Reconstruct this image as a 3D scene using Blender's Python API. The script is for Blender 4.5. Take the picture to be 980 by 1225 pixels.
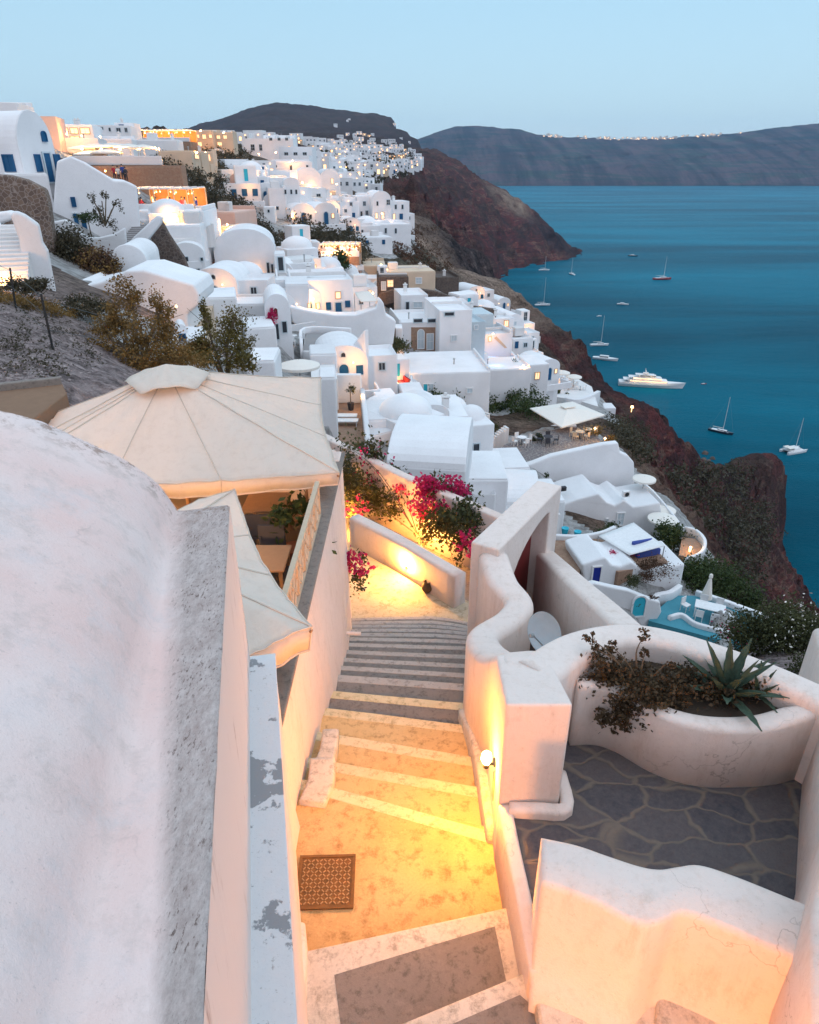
import bpy, bmesh, math, random
import numpy as np
from math import sin, cos, tan, pi, radians, sqrt, atan2, exp, log
from mathutils import Vector, Matrix, noise

random.seed(7)
for o in list(bpy.data.objects):
    bpy.data.objects.remove(o)
SC = bpy.context.scene
COL = SC.collection

# ------------------------------------------------------------ camera
FPX = 817.0                      # focal length in photo pixels
PITCH = radians(26.8)            # camera looks this far down
cam = bpy.data.cameras.new('camera')
camo = bpy.data.objects.new('camera', cam)
COL.objects.link(camo)
camo.location = (0, 0, 0)        # heights are measured from the eye: the sea lies at -120 m
camo.rotation_euler = (pi/2 - PITCH, 0, 0)
cam.sensor_fit = 'VERTICAL'; cam.sensor_height = 36; cam.lens = 36*FPX/1225
cam.clip_start = 0.05; cam.clip_end = 60000
SC.camera = camo
SEA = -120.0

# ------------------------------------------------------------ world: dusk sky
W = bpy.data.worlds.new("World"); SC.world = W; W.use_nodes = True
nt = W.node_tree; nt.nodes.clear()
out = nt.nodes.new('ShaderNodeOutputWorld')
sky = nt.nodes.new('ShaderNodeTexSky'); sky.sky_type = 'NISHITA'; sky.sun_disc = False
sky.sun_elevation = radians(3.0); sky.sun_rotation = radians(215); sky.altitude = 120
sky.ozone_density = 3.0
bg1 = nt.nodes.new('ShaderNodeBackground'); bg1.inputs[1].default_value = 0.05
nt.links.new(sky.outputs[0], bg1.inputs[0])
tc = nt.nodes.new('ShaderNodeTexCoord'); sp = nt.nodes.new('ShaderNodeSeparateXYZ')
nt.links.new(tc.outputs['Generated'], sp.inputs[0])
rp = nt.nodes.new('ShaderNodeValToRGB')
e = rp.color_ramp.elements
e[0].position = 0.0; e[0].color = (0.52, 0.67, 0.78, 1)
e[1].position = 1.0; e[1].color = (0.70, 0.91, 1.10, 1)
x = rp.color_ramp.elements.new(0.05); x.color = (0.50, 0.68, 0.79, 1)
x = rp.color_ramp.elements.new(0.17); x.color = (0.41, 0.62, 0.76, 1)
x = rp.color_ramp.elements.new(0.4); x.color = (0.62, 0.86, 1.04, 1)
nt.links.new(sp.outputs['Z'], rp.inputs[0])
# the side of the sky where the sun has set is pinker and brighter
dk = nt.nodes.new('ShaderNodeMath'); dk.operation = 'MULTIPLY_ADD'
dk.inputs[1].default_value = -0.75; dk.inputs[2].default_value = 0.1
nt.links.new(sp.outputs['Y'], dk.inputs[0])
cl = nt.nodes.new('ShaderNodeClamp'); nt.links.new(dk.outputs[0], cl.inputs[0])
mx = nt.nodes.new('ShaderNodeMixRGB'); mx.inputs[2].default_value = (0.74, 0.70, 0.80, 1)
nt.links.new(cl.outputs[0], mx.inputs[0]); nt.links.new(rp.outputs[0], mx.inputs[1])
bg2 = nt.nodes.new('ShaderNodeBackground'); bg2.inputs[1].default_value = 1.03
nt.links.new(mx.outputs[0], bg2.inputs[0])
ad = nt.nodes.new('ShaderNodeAddShader')
nt.links.new(bg1.outputs[0], ad.inputs[0]); nt.links.new(bg2.outputs[0], ad.inputs[1])
nt.links.new(ad.outputs[0], out.inputs[0])

# afterglow: one very soft, weak sun from behind the camera
sl = bpy.data.lights.new('sun', 'SUN'); sl.energy = 0.5; sl.angle = radians(60); sl.color = (1.0, 0.92, 0.90)
so = bpy.data.objects.new('sun', sl); COL.objects.link(so)
so.rotation_euler = (radians(38), 0, radians(65))

SC.view_settings.view_transform = 'Standard'; SC.view_settings.look = 'None'
SC.view_settings.gamma = 1; SC.view_settings.exposure = 0.17
SC.view_settings.use_curve_mapping = False
SC.render.engine = 'CYCLES'

# ------------------------------------------------------------ pixels of the photo <-> metres
def ray(px, py):
    r = (px-490)/FPX; u = (612-py)/FPX
    return Vector((r, cos(PITCH)+u*sin(PITCH), -sin(PITCH)+u*cos(PITCH)))
def P(px, py, zc): return ray(px, py)*zc
def PZ(px, py, z):
    d = ray(px, py); return d*(z/d.z)
def PY(px, py, Y):
    d = ray(px, py); return d*(Y/d.y)
def toPx(v):
    zc = v.y*cos(PITCH) - v.z*sin(PITCH); up = v.y*sin(PITCH)+v.z*cos(PITCH)
    return (490+FPX*v.x/zc, 612-FPX*up/zc, zc)

# ------------------------------------------------------------ objects
WL = {}      # world location of each object (no rotation on roots while building)
def thing(name, label, cat, loc=(0, 0, 0), group=None):
    o = bpy.data.objects.new(name, None); COL.objects.link(o)
    o.empty_display_size = 0.2
    o.location = loc; WL[o.name] = Vector(loc)
    o['label'] = label; o['category'] = cat
    if group: o['group'] = group
    return o
def tag(o, label, cat, group=None):
    o['label'] = label; o['category'] = cat
    if group: o['group'] = group
    return o
def obj(name, bm, mats, parent=None, smooth=False, label=None, free=True, origin=None):
    me = bpy.data.meshes.new(name)
    base = WL[parent.name] if parent else (Vector(origin) if origin is not None else Vector((0, 0, 0)))
    if base.length > 0: bmesh.ops.translate(bm, verts=bm.verts[:], vec=-base)
    if smooth:
        for f in bm.faces: f.smooth = True
    bm.to_mesh(me)
    if free: bm.free()
    o = bpy.data.objects.new(name, me); COL.objects.link(o)
    if not isinstance(mats, (list, tuple)): mats = [mats]
    for m in mats: me.materials.append(m)
    WL[o.name] = Vector(base)
    if parent: o.parent = parent
    else: o.location = base
    if label: o['label'] = label
    return o
def struct(name, bm, mats, smooth=False, kind='structure'):
    o = obj(name, bm, mats, None, smooth); o['kind'] = kind; return o
def copy_tree(o, parent=None):
    c = o.copy(); COL.objects.link(c); c.parent = parent
    if parent is None: WL[c.name] = Vector(o.location)
    for ch in list(o.children): copy_tree(ch, c)
    return c
def lampo(loc, energy, color=(1.0, 0.55, 0.18), r=0.06, name='lamp_light', parent=None):
    l = bpy.data.lights.new(name, 'POINT'); l.energy = energy; l.color = color; l.shadow_soft_size = r
    o = bpy.data.objects.new(name, l); COL.objects.link(o)
    if parent:
        o.parent = parent; o.location = Vector(loc)-WL[parent.name]
    else: o.location = loc
    return o

# ------------------------------------------------------------ materials
MATS = {}
class NB:
    def __init__(s, name):
        s.m = bpy.data.materials.new(name); s.m.use_nodes = True
        s.t = s.m.node_tree; s.b = s.t.nodes['Principled BSDF']
        s.tc = None
    def n(s, kind, **kw):
        a = s.t.nodes.new('ShaderNode'+kind)
        for k, v in kw.items():
            if k.startswith('i_'):
                key = k[2:]; key = int(key) if key.isdigit() else key.replace('_', ' ')
                a.inputs[key].default_value = v
            else: setattr(a, k, v)
        return a
    def l(s, a, b): s.t.links.new(a, b)
    def pos(s):
        if not s.tc: s.tc = s.n('TexCoord')
        return s.tc.outputs['Object']
    def gpos(s):
        return s.n('NewGeometry').outputs['Position']
    def noise(s, scale, detail=4, rough=0.55, vec=None, dist=0.0):
        a = s.n('TexNoise'); a.inputs['Scale'].default_value = scale; a.inputs['Detail'].default_value = detail
        a.inputs['Roughness'].default_value = rough; a.inputs['Distortion'].default_value = dist
        s.l(vec if vec is not None else s.pos(), a.inputs['Vector']); return a.outputs['Fac']
    def ramp(s, fac, stops):
        r = s.n('ValToRGB'); el = r.color_ramp.elements
        while len(el) < len(stops): el.new(0.5)
        for i, (p, c) in enumerate(stops):
            el[i].position = p
            el[i].color = (c[0], c[1], c[2], 1) if isinstance(c, (tuple, list)) else (c, c, c, 1)
        s.l(fac, r.inputs[0]); return r.outputs[0]
    def mix(s, fac, a, b, mode='MIX'):
        m = s.n('MixRGB'); m.blend_type = mode
        for i, v in ((0, fac), (1, a), (2, b)):
            if hasattr(v, 'is_linked'): s.l(v, m.inputs[i])
            elif i == 0: m.inputs[0].default_value = v
            else: m.inputs[i].default_value = (v[0], v[1], v[2], 1)
        return m.outputs[0]
    def math(s, op, a, b=0.0):
        m = s.n('Math'); m.operation = op
        for i, v in ((0, a), (1, b)):
            if hasattr(v, 'is_linked'): s.l(v, m.inputs[i])
            else: m.inputs[i].default_value = v
        return m.outputs[0]
    def bump(s, h, strength=0.3, dist=0.02):
        b = s.n('Bump'); b.inputs['Strength'].default_value = strength; b.inputs['Distance'].default_value = dist
        s.l(h, b.inputs['Height']); s.l(b.outputs[0], s.b.inputs['Normal'])
    def col(s, c):
        if hasattr(c, 'is_linked'): s.l(c, s.b.inputs['Base Color'])
        else: s.b.inputs['Base Color'].default_value = (c[0], c[1], c[2], 1)
    def rough(s, r, spec=0.3):
        s.b.inputs['Roughness'].default_value = r; s.b.inputs['Specular IOR Level'].default_value = spec

def plaster(name, base=(0.8, 0.8, 0.8), dirt=(0.45, 0.42, 0.4), amt=0.35, scale=1.0, bump=0.25, rand=True, grain=0.012, worn=False):
    n = NB(name)
    big = n.noise(0.5*scale, 3, 0.6); fine = n.noise(9*scale, 6, 0.7); gr = n.noise(70*scale, 3, 0.7)
    c = n.mix(n.ramp(big, [(0.35, 0.0), (0.75, 1.0)]), base, tuple(x*0.9 for x in base))
    c = n.mix(n.math('MULTIPLY', n.ramp(fine, [(0.52, 0.0), (0.78, 1.0)]), amt), c, dirt)
    if worn:
        mp = n.n('Mapping'); mp.inputs['Scale'].default_value = (5, 5, .7); n.l(n.pos(), mp.inputs[0])
        drip = n.noise(1.0, 7, .75, mp.outputs[0]); patch = n.noise(1.7, 8, .7)
        c = n.mix(n.math('MULTIPLY', n.ramp(drip, [(.50, 0.), (.66, .45)]), n.ramp(patch, [(.42, 0.), (.6, 1.)])), c, tuple(x*1.05 for x in dirt))
        c = n.mix(n.ramp(n.noise(24, 6, .8), [(.60, 0.), (.70, .5)]), c, tuple(x*.7 for x in dirt))
        vc = n.n('TexVoronoi'); vc.feature = 'DISTANCE_TO_EDGE'; vc.inputs['Scale'].default_value = 1.3
        nz = n.n('TexNoise'); nz.inputs['Scale'].default_value = 4; nz.inputs['Detail'].default_value = 7; n.l(n.pos(), nz.inputs['Vector'])
        n.l(n.mix(.4, n.pos(), nz.outputs['Color']), vc.inputs['Vector'])
        c = n.mix(n.math('MULTIPLY', n.ramp(vc.outputs['Distance'], [(0., 1.), (.008, 0.)]), n.ramp(big, [(.5, 0.), (.6, .55)])), c, tuple(x*.6 for x in dirt))
    if rand:
        oi = n.n('ObjectInfo')
        hs = n.n('HueSaturation'); n.l(c, hs.inputs['Color'])
        n.l(n.math('ADD', n.math('MULTIPLY', oi.outputs['Random'], 0.14), 0.9), hs.inputs['Value'])
        c = hs.outputs[0]
    n.col(c); n.rough(0.92, 0.15)
    hgt = n.math('ADD', n.math('MULTIPLY', fine, 0.6), n.math('MULTIPLY', gr, 0.25))
    n.bump(hgt, bump, grain*2)
    return n.m
def plain(name, c, rough=0.6, spec=0.3, metal=0.0, var=0.15, scale=6.0, bump=0.0):
    n = NB(name)
    f = n.noise(scale, 4, 0.6)
    cc = n.mix(f, tuple(x*(1-var) for x in c), tuple(min(1, x*(1+var)) for x in c))
    n.col(cc); n.rough(rough, spec); n.b.inputs['Metallic'].default_value = metal
    if bump: n.bump(f, bump, 0.02)
    return n.m
def emis(name, c, s):
    n = NB(name); n.col((0.8, 0.8, 0.8))
    n.b.inputs['Emission Color'].default_value = (c[0], c[1], c[2], 1)
    n.b.inputs['Emission Strength'].default_value = s
    return n.m

M = {}
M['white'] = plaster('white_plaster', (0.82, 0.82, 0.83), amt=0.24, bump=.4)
M['white2'] = plaster('white_plaster_old', (0.74, 0.73, 0.72), amt=0.32)
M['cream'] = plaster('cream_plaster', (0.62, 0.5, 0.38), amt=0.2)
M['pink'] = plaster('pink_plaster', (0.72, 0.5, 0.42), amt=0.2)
M['grey'] = plaster('cement', (0.32, 0.31, 0.31), (0.2, 0.19, 0.18), amt=0.5)
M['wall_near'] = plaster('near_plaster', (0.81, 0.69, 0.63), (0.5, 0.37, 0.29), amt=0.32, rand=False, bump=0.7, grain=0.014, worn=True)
M['wood'] = plain('wood', (0.3, 0.18, 0.1), 0.7, scale=14)
M['wood_pale'] = plain('pale_wood', (0.55, 0.42, 0.3), 0.7, scale=14)
M['redwood'] = plain('red_door_paint', (0.17, 0.022, 0.022), 0.5)
M['blue'] = plain('blue_paint', (0.008, 0.085, 0.20), 0.5)
M['navy'] = plain('navy_paint', (0.01, 0.025, 0.24), 0.5)
M['teal'] = plain('turquoise_paint', (0.03, 0.42, 0.55), 0.5)
M['palepaint'] = plain('pale_paint', (0.5, 0.58, 0.62), 0.5)
M['dark'] = plain('dark_glass', (0.03, 0.035, 0.045), 0.2, 0.5)
M['metal'] = plain('dark_metal', (0.05, 0.05, 0.05), 0.45, metal=0.6)
M['steel'] = plain('steel', (0.4, 0.4, 0.4), 0.4, metal=0.8)
M['canvas'] = plain('canvas', (0.76, 0.72, 0.66), 0.9, 0.1, scale=3, var=0.06)
M['plasticwhite'] = plain('white_paint', (0.75, 0.75, 0.75), 0.45)
M['terracotta'] = plain('terracotta', (0.28, 0.1, 0.05), 0.8)
M['cloth_blue'] = plain('blue_cloth', (0.05, 0.08, 0.3), 0.9)
M['cloth_red'] = plain('red_cloth', (0.4, 0.04, 0.06), 0.9)
M['cloth_dark'] = plain('dark_cloth', (0.05, 0.05, 0.06), 0.9)
M['skin'] = plain('skin', (0.45, 0.25, 0.17), 0.6)
M['lit'] = emis('lit_window', (1.0, 0.42, 0.08), 1.3)
M['litpale'] = emis('lit_window_pale', (1.0, 0.68, 0.32), 1.8)
M['bulb'] = emis('lamp_bulb', (1.0, 0.62, 0.25), 25)
M['bulb_far'] = emis('far_lamp_bulb', (1.0, 0.50, 0.16), 4)
M['fire'] = emis('fairy_bulb', (1.0, 0.40, 0.08), 8)
M['pool'] = emis('lit_pool_water', (0.12, 0.38, 1.0), 1.0)

def stone_mat(name, c1, c2, mortar, scale):
    n = NB(name)
    v = n.n('TexVoronoi'); v.feature = 'DISTANCE_TO_EDGE'; v.inputs['Scale'].default_value = scale
    v2 = n.n('TexVoronoi'); v2.inputs['Scale'].default_value = scale
    ns = n.n('TexNoise'); ns.inputs['Scale'].default_value = scale*1.2; n.l(n.pos(), ns.inputs['Vector'])
    mm = n.n('MixRGB'); mm.inputs[0].default_value = 0.18/scale*1.0
    n.l(n.pos(), mm.inputs[1]); n.l(ns.outputs['Color'], mm.inputs[2])
    n.l(mm.outputs[0], v.inputs['Vector']); n.l(mm.outputs[0], v2.inputs['Vector'])
    f = n.noise(scale*5, 5, 0.7)
    sep = n.n('SeparateColor'); n.l(v2.outputs['Color'], sep.inputs[0])
    stone = n.mix(sep.outputs[0], c1, c2)
    stone = n.mix(n.ramp(f, [(0.3, 0.0), (0.8, 0.7)]), stone, tuple(x*0.5 for x in c1))
    edge = n.ramp(v.outputs['Distance'], [(0.02, 1.0), (0.09, 0.0)])
    n.col(n.mix(edge, stone, mortar)); n.rough(0.9, 0.15)
    n.bump(n.math('SUBTRACT', n.math('MULTIPLY', f, 0.4), edge), 0.6, 0.06/scale)
    return n.m
M['stone'] = stone_mat('rubble_stone', (0.24, 0.17, 0.13), (0.12, 0.09, 0.08), (0.30, 0.25, 0.22), 4.5)
M['stone_dark'] = stone_mat('dark_rubble_stone', (0.15, 0.11, 0.09), (0.08, 0.065, 0.06), (0.17, 0.14, 0.125), 4.5)
M['tanstone'] = stone_mat('tan_stone', (0.42, 0.28, 0.2), (0.34, 0.2, 0.14), (0.30, 0.2, 0.14), 6)
M['paving'] = stone_mat('paving', (0.22, 0.2, 0.2), (0.15, 0.14, 0.15), (0.3, 0.28, 0.27), 3)

def leaf_mat(name, stops, scale=1.2, trans=0.25):
    n = NB(name)
    oi = n.noise(scale, 3, 0.6); f = n.noise(scale*11, 2, 0.6)
    c = n.ramp(n.math('ADD', n.math('MULTIPLY', oi, 0.55), n.math('MULTIPLY', f, 0.45)), stops)
    n.col(c); n.rough(0.6, 0.25)
    n.b.inputs['Transmission Weight'].default_value = 0.0
    tr = n.n('BsdfTranslucent'); n.l(c, tr.inputs[0])
    ms = n.n('MixShader'); ms.inputs[0].default_value = trans
    n.l(n.b.outputs[0], ms.inputs[1]); n.l(tr.outputs[0], ms.inputs[2])
    n.l(ms.outputs[0], n.t.nodes['Material Output'].inputs[0])
    return n.m
M['leaf'] = leaf_mat('leaf_green', [(0.3, (0.02, 0.035, 0.012)), (0.5, (0.045, 0.07, 0.02)), (0.7, (0.09, 0.11, 0.035))])
M['leaf_olive'] = leaf_mat('leaf_olive', [(0.3, (0.03, 0.035, 0.015)), (0.55, (0.075, 0.08, 0.03)), (0.75, (0.14, 0.12, 0.05))])
M['leaf_dry_lit'] = leaf_mat('leaf_dry_lit', [(0.3, (0.09, 0.055, 0.018)), (0.5, (0.22, 0.13, 0.04)), (0.72, (0.36, 0.23, 0.08))])  # dry leaves, brightened so warm light from below is in their colour
M['leaf_red'] = leaf_mat('leaf_red', [(0.3, (0.05, 0.03, 0.02)), (0.5, (0.11, 0.06, 0.035)), (0.72, (0.2, 0.08, 0.05))])
M['scrub'] = leaf_mat('scrub', [(0.3, (0.03, 0.03, 0.018)), (0.5, (0.07, 0.06, 0.035)), (0.72, (0.14, 0.11, 0.07))])
M['magenta'] = leaf_mat('bougainvillea_bract', [(0.35, (0.42, 0.012, 0.08)), (0.6, (0.72, 0.05, 0.19))], 2.0, 0.4)
M['bark'] = plain('bark', (0.12, 0.09, 0.06), 0.9, scale=10, bump=0.5)
M['leaf_tam'] = leaf_mat('leaf_tamarisk', [(0.3, (0.05, 0.045, 0.012)), (0.5, (0.14, 0.11, 0.03)), (0.72, (0.27, 0.19, 0.06))])  # olive leaves with the warm light on them mixed into the colour
M['agave'] = leaf_mat('agave_leaf', [(0.3, (0.035, 0.06, 0.045)), (0.6, (0.08, 0.12, 0.08))], 3.0, 0.1)

# ------------------------------------------------------------ mesh helpers
def nb(): return bmesh.new()
def add_box(bm, c, s, rz=0.0, mi=0, M4=None):
    r = bmesh.ops.create_cube(bm, size=1.0)
    m = Matrix.Translation(c) @ Matrix.Rotation(rz, 4, 'Z') @ Matrix.Diagonal((s[0], s[1], s[2], 1))
    if M4 is not None: m = M4 @ m
    bmesh.ops.transform(bm, matrix=m, verts=r['verts'])
    for f in {f for v in r['verts'] for f in v.link_faces}: f.material_index = mi
    return r['verts']
def add_prism(bm, pts, off):
    """closed prism: polygon pts (3D) extruded by vector off"""
    off = Vector(off)
    a = [bm.verts.new(p) for p in pts]; b = [bm.verts.new(Vector(p)+off) for p in pts]
    n = len(pts)
    fs = [bm.faces.new(a), bm.faces.new(b[::-1])]
    for i in range(n): fs.append(bm.faces.new((a[i], b[i], b[(i+1) % n], a[(i+1) % n])))
    bmesh.ops.recalc_face_normals(bm, faces=fs)
    return fs
def add_cyl(bm, a, b, r0, r1=None, seg=8, cap=True):
    a = Vector(a); b = Vector(b); r1 = r0 if r1 is None else r1
    d = (b-a); q = d.to_track_quat('Z', 'Y'); A = []; B = []
    for i in range(seg):
        t = 2*pi*i/seg; o = q @ Vector((cos(t), sin(t), 0))
        A.append(bm.verts.new(a+o*r0)); B.append(bm.verts.new(b+o*r1))
    for i in range(seg): bm.faces.new((A[i], A[(i+1) % seg], B[(i+1) % seg], B[i]))
    if cap:
        bm.faces.new(A[::-1]); bm.faces.new(B)
def add_lathe(bm, c, prof, seg=16, M4=None):
    c = Vector(c); rings = []
    for r, z in prof:
        if r < 1e-5: v = bm.verts.new(c+Vector((0, 0, z))); rings.append([v])
        else: rings.append([bm.verts.new(c+Vector((r*cos(2*pi*i/seg), r*sin(2*pi*i/seg), z))) for i in range(seg)])
    for A, B in zip(rings, rings[1:]):
        for i in range(seg):
            j = (i+1) % seg
            if len(A) == 1 and len(B) == 1: continue
            if len(A) == 1: bm.faces.new((A[0], B[j], B[i]))
            elif len(B) == 1: bm.faces.new((A[i], A[j], B[0]))
            else: bm.faces.new((A[i], A[j], B[j], B[i]))
def bevel(bm, off=0.05, seg=2, ang=35):
    bmesh.ops.remove_doubles(bm, verts=bm.verts[:], dist=1e-4)
    bm.normal_update()
    es = [e for e in bm.edges if len(e.link_faces) == 2 and e.calc_face_angle(0) > radians(ang)]
    if es: bmesh.ops.bevel(bm, geom=es, offset=off, segments=seg, affect='EDGES', profile=0.5, clamp_overlap=True)
    return bm
def catmull(pts, n=8):
    pts = [Vector(p) for p in pts]; q = [2*pts[0]-pts[1]]+pts+[2*pts[-1]-pts[-2]]; o = []
    for i in range(1, len(q)-2):
        for k in range(n):
            t = k/n; a, b, c, d = q[i-1], q[i], q[i+1], q[i+2]
            o.append(0.5*((2*b)+(c-a)*t+(2*a-5*b+4*c-d)*t*t+(3*b-a-3*c+d)*t*t*t))
    o.append(pts[-1]); return o
def sweep(bm, pts, width, zb, r=0.07, seg=4, n=8, smooth=True, ends=True):
    """wall along pts=(x,y,ztop) with rounded top corners, width number or list, foot zb number or list"""
    C = catmull(pts, n) if smooth else [Vector(p) for p in pts]
    N = len(C); rows = []
    for i, c in enumerate(C):
        a = C[max(0, i-1)]; b = C[min(N-1, i+1)]; t = Vector((b.x-a.x, b.y-a.y, 0)).normalized()
        nrm = Vector((t.y, -t.x, 0)); f = i/(N-1)*(len(pts)-1); k = min(int(f), len(pts)-2); ff = f-k
        w = (width[k]*(1-ff)+width[k+1]*ff if isinstance(width, (list, tuple)) else width)/2
        z0 = zb[k]*(1-ff)+zb[k+1]*ff if isinstance(zb, (list, tuple)) else zb
        prof = [(-w, z0)]
        for j in range(seg+1):
            an = pi/2*j/seg; prof.append((-w+r-r*cos(an), c.z-r+r*sin(an)))
        for j in range(seg+1):
            an = pi/2*(1-j/seg); prof.append((w-r+r*cos(an), c.z-r+r*sin(an)))
        prof.append((w, z0))
        rows.append([bm.verts.new((c.x+nrm.x*u, c.y+nrm.y*u, z)) for u, z in prof])
    for A, B in zip(rows, rows[1:]):
        for i in range(len(A)-1): bm.faces.new((A[i], A[i+1], B[i+1], B[i]))
        bm.faces.new((A[-1], A[0], B[0], B[-1]))
    if ends:
        bm.faces.new(rows[0][::-1]); bm.faces.new(rows[-1])
    bmesh.ops.recalc_face_normals(bm, faces=bm.faces[:])
def leaves(bm, c, rad, n, size, clumps=10, hollow=0.5, flat=1.0, seed=0, mi=0, asp=1.8, low=-1.0, spread=0.45):
    """leaf-sized quads gathered in clumps through an ellipsoid"""
    rg = random.Random(seed); c = Vector(c); cs = []
    for _ in range(clumps):
        while True:
            v = Vector((rg.uniform(-1, 1), rg.uniform(-1, 1), rg.uniform(low, 1)))
            if hollow < v.length < 1: break
        cs.append((v, rg.uniform(0.6, 1.25)))
    for _ in range(n):
        k, s = rg.choice(cs)
        p = k + Vector((rg.gauss(0, 1), rg.gauss(0, 1), rg.gauss(0, 1)*flat))*spread*s*0.6
        p = c + Vector((p.x*rad[0], p.y*rad[1], p.z*rad[2]))
        d = Vector((rg.gauss(0, 1), rg.gauss(0, 1), rg.gauss(0.2, 1))).normalized()
        e = d.orthogonal().normalized(); e.rotate(Matrix.Rotation(rg.uniform(0, 6.3), 3, d))
        f = d.cross(e); a = size*rg.uniform(0.6, 1.3); b = a/asp
        vs = [bm.verts.new(p+e*a*0.5), bm.verts.new(p+f*b*0.5), bm.verts.new(p-e*a*0.5), bm.verts.new(p-f*b*0.5)]
        fc = bm.faces.new(vs); fc.material_index = mi
# ------------------------------------------------------------ the village, measured off the photo (pixels + distance along the view axis)
HOUSES_BASE = []
def hold(pts, zc, i=0, low=1.1):
    z = P(pts[i][0], pts[i][1], zc).z; ps = [PZ(x, y, z) for x, y in pts]; c = sum(ps, Vector())/len(ps)
    for p in ps+[c, (ps[0]+c)/2, (ps[len(ps)//2]+c)/2]: HOUSES_BASE.append((p.x, p.y, z-low))
hold([(462, 420), (478, 424), (497, 432), (488, 412), (480, 395), (474, 372)], 78, 0, .4)
hold([(362, 419), (414, 419), (422, 400), (366, 398)], 52)
hold([(401, 548), (438, 548), (434, 480), (399, 480)], 45, 3)
hold([(449, 486), (462, 484), (486, 468), (490, 456), (468, 448), (450, 458)], 60)
hold([(572, 444), (622, 446), (626, 426), (574, 424)], 86)
hold([(655, 462), (664, 474), (690, 478), (716, 486), (708, 462), (672, 442), (652, 444)], 104)
hold([(570, 572), (584, 552), (603, 532), (640, 520), (668, 512), (700, 510), (722, 528), (700, 538), (650, 550), (600, 568)], 58)
hold([(764, 612), (800, 640), (820, 640), (790, 606), (766, 590)], 58)
hold([(664, 646), (716, 644), (745, 652), (790, 662), (800, 672), (740, 684), (715, 668), (696, 676), (690, 694), (664, 700)], 46)
hold([(776, 742), (790, 726), (806, 712), (840, 712), (914, 742), (890, 770), (850, 762)], 41)
hold([(812, 664), (834, 668), (842, 655), (832, 644), (816, 642)], 49)
HD = []
def H(name, label, cat, blocks, ops=(), prisms=(), lamps=(), auto=0, mat='white', group=None):
    HD.append((name, label, cat, blocks, ops, prisms, lamps, auto, mat, group))
    for b in blocks:
        o = P((b[0]+b[2])/2, b[3], b[4]); HOUSES_BASE.append((o.x, o.y, o.z-.4))
# blocks: (xl, ytop, xr, ybase, zc, depth, yaw, roof[, rise][, mat])   ops: (x0, y0, x1, y1, style)
# white roofs filling the hollow behind the gateway
H('white_house', 'smooth low white roofs in the hollow right behind the gateway', 'house', [(566, 604, 640, 660, 44, 5, -6, 'h', .9), (628, 600, 672, 640, 50, 4, 4, 's')], [])
H('white_house', 'small white flat roofs between the stepped roofs and the green slope', 'house', [(586, 560, 632, 590, 50, 4, 6, 's'), (540, 590, 590, 640, 36, 3, 0, 'f')], [(610, 568, 616, 576, 'D')])
H('white_house', 'white cube houses crowding below the tall house on the lane', 'house', [(636, 462, 662, 480, 92, 4, 12, 'f'), (470, 440, 490, 462, 76, 4, 4, 's')], [(644, 468, 649, 474, 'D')])
# ---- left skyline
H('vaulted_house', 'tall white vaulted house with blue door and blue shutters on the left skyline', 'house',
  [(36, 172, 73, 222, 50, 10, 72, 'v', 2.1), (14, 208, 60, 232, 47, 3, 30, 's')],
  [(53, 181, 63, 219, 'bd'), (42, 184, 49, 205, 'B'), (65, 184, 72, 204, 'B'), (49, 156, 55, 169, 'Ba'), (5, 184, 18, 205, 'B')])
H('white_house', 'plain white box shaped top storey rising behind the tall vaulted house', 'house', [(-14, 121, 24, 150, 66, 6, 12, 'f')], [])
H('stepped_house', 'white stepped house wing with small blue door below the tall vaulted house', 'house', [],
  [(88, 254, 95, 273, 'bd'), (86, 235, 90, 247, 'B'), (98, 256, 103, 275, 'B')],
  [([(68, 192), (84, 186), (100, 193), (118, 204), (136, 215), (150, 216), (164, 222), (168, 292), (100, 300), (60, 288)], 46, 22, 7)])
H('garden_wall', 'low wavy white wall in front of the stepped house', 'wall', [], [],
  [([(58, 266), (78, 262), (88, 268), (97, 279), (106, 284), (118, 284), (136, 280), (150, 272), (152, 290), (120, 302), (100, 296), (60, 280)], 43.5, 18, .5)])
H('stone_wall', 'brown rubble stone retaining wall at the left edge below the vaulted house', 'wall', [], [],
  [([(-20, 207), (10, 209), (30, 214), (53, 226), (57, 240), (61, 282), (-20, 290)], 37, 8, .8)], mat='stone')
H('stair_house', 'white house with broad outside stairs between thick parapets at the left edge', 'house', [], [],
  [([(12, 256), (18, 251), (30, 256), (47, 268), (52, 290), (58, 300), (66, 352), (34, 362), (28, 330), (22, 285)], 29, 25, .7),
   ([(-25, 262), (-5, 254), (8, 252), (16, 254), (18, 262), (-2, 268), (-25, 285)], 31.5, 10, .8), ([(-40, 300), (0, 262), (4, 270), (0, 350), (-40, 350)], 30.5, 40, .5)],
  lamps=[(6, 326, 28.6, 22)])
H('white_house', 'small rounded white outhouse beside the grey ramp with dark stone wall', 'house', [(138, 312, 176, 326, 41, 5, 10, 'v', .9)], [])
H('parapet_wall', 'white diagonal parapet running up the cobbled ramp', 'wall', [], [], [([(138, 308), (160, 283), (188, 257), (195, 260), (192, 268), (170, 296), (150, 318)], 46, 5, .5)])
H('stone_wall', 'dark triangular rubble wall under the white diagonal parapet', 'wall', [], [], [([(166, 298), (180, 281), (193, 263), (202, 280), (220, 308), (238, 337), (200, 334), (168, 324)], 48, 12, 1.0)], mat='stone_dark')
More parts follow.
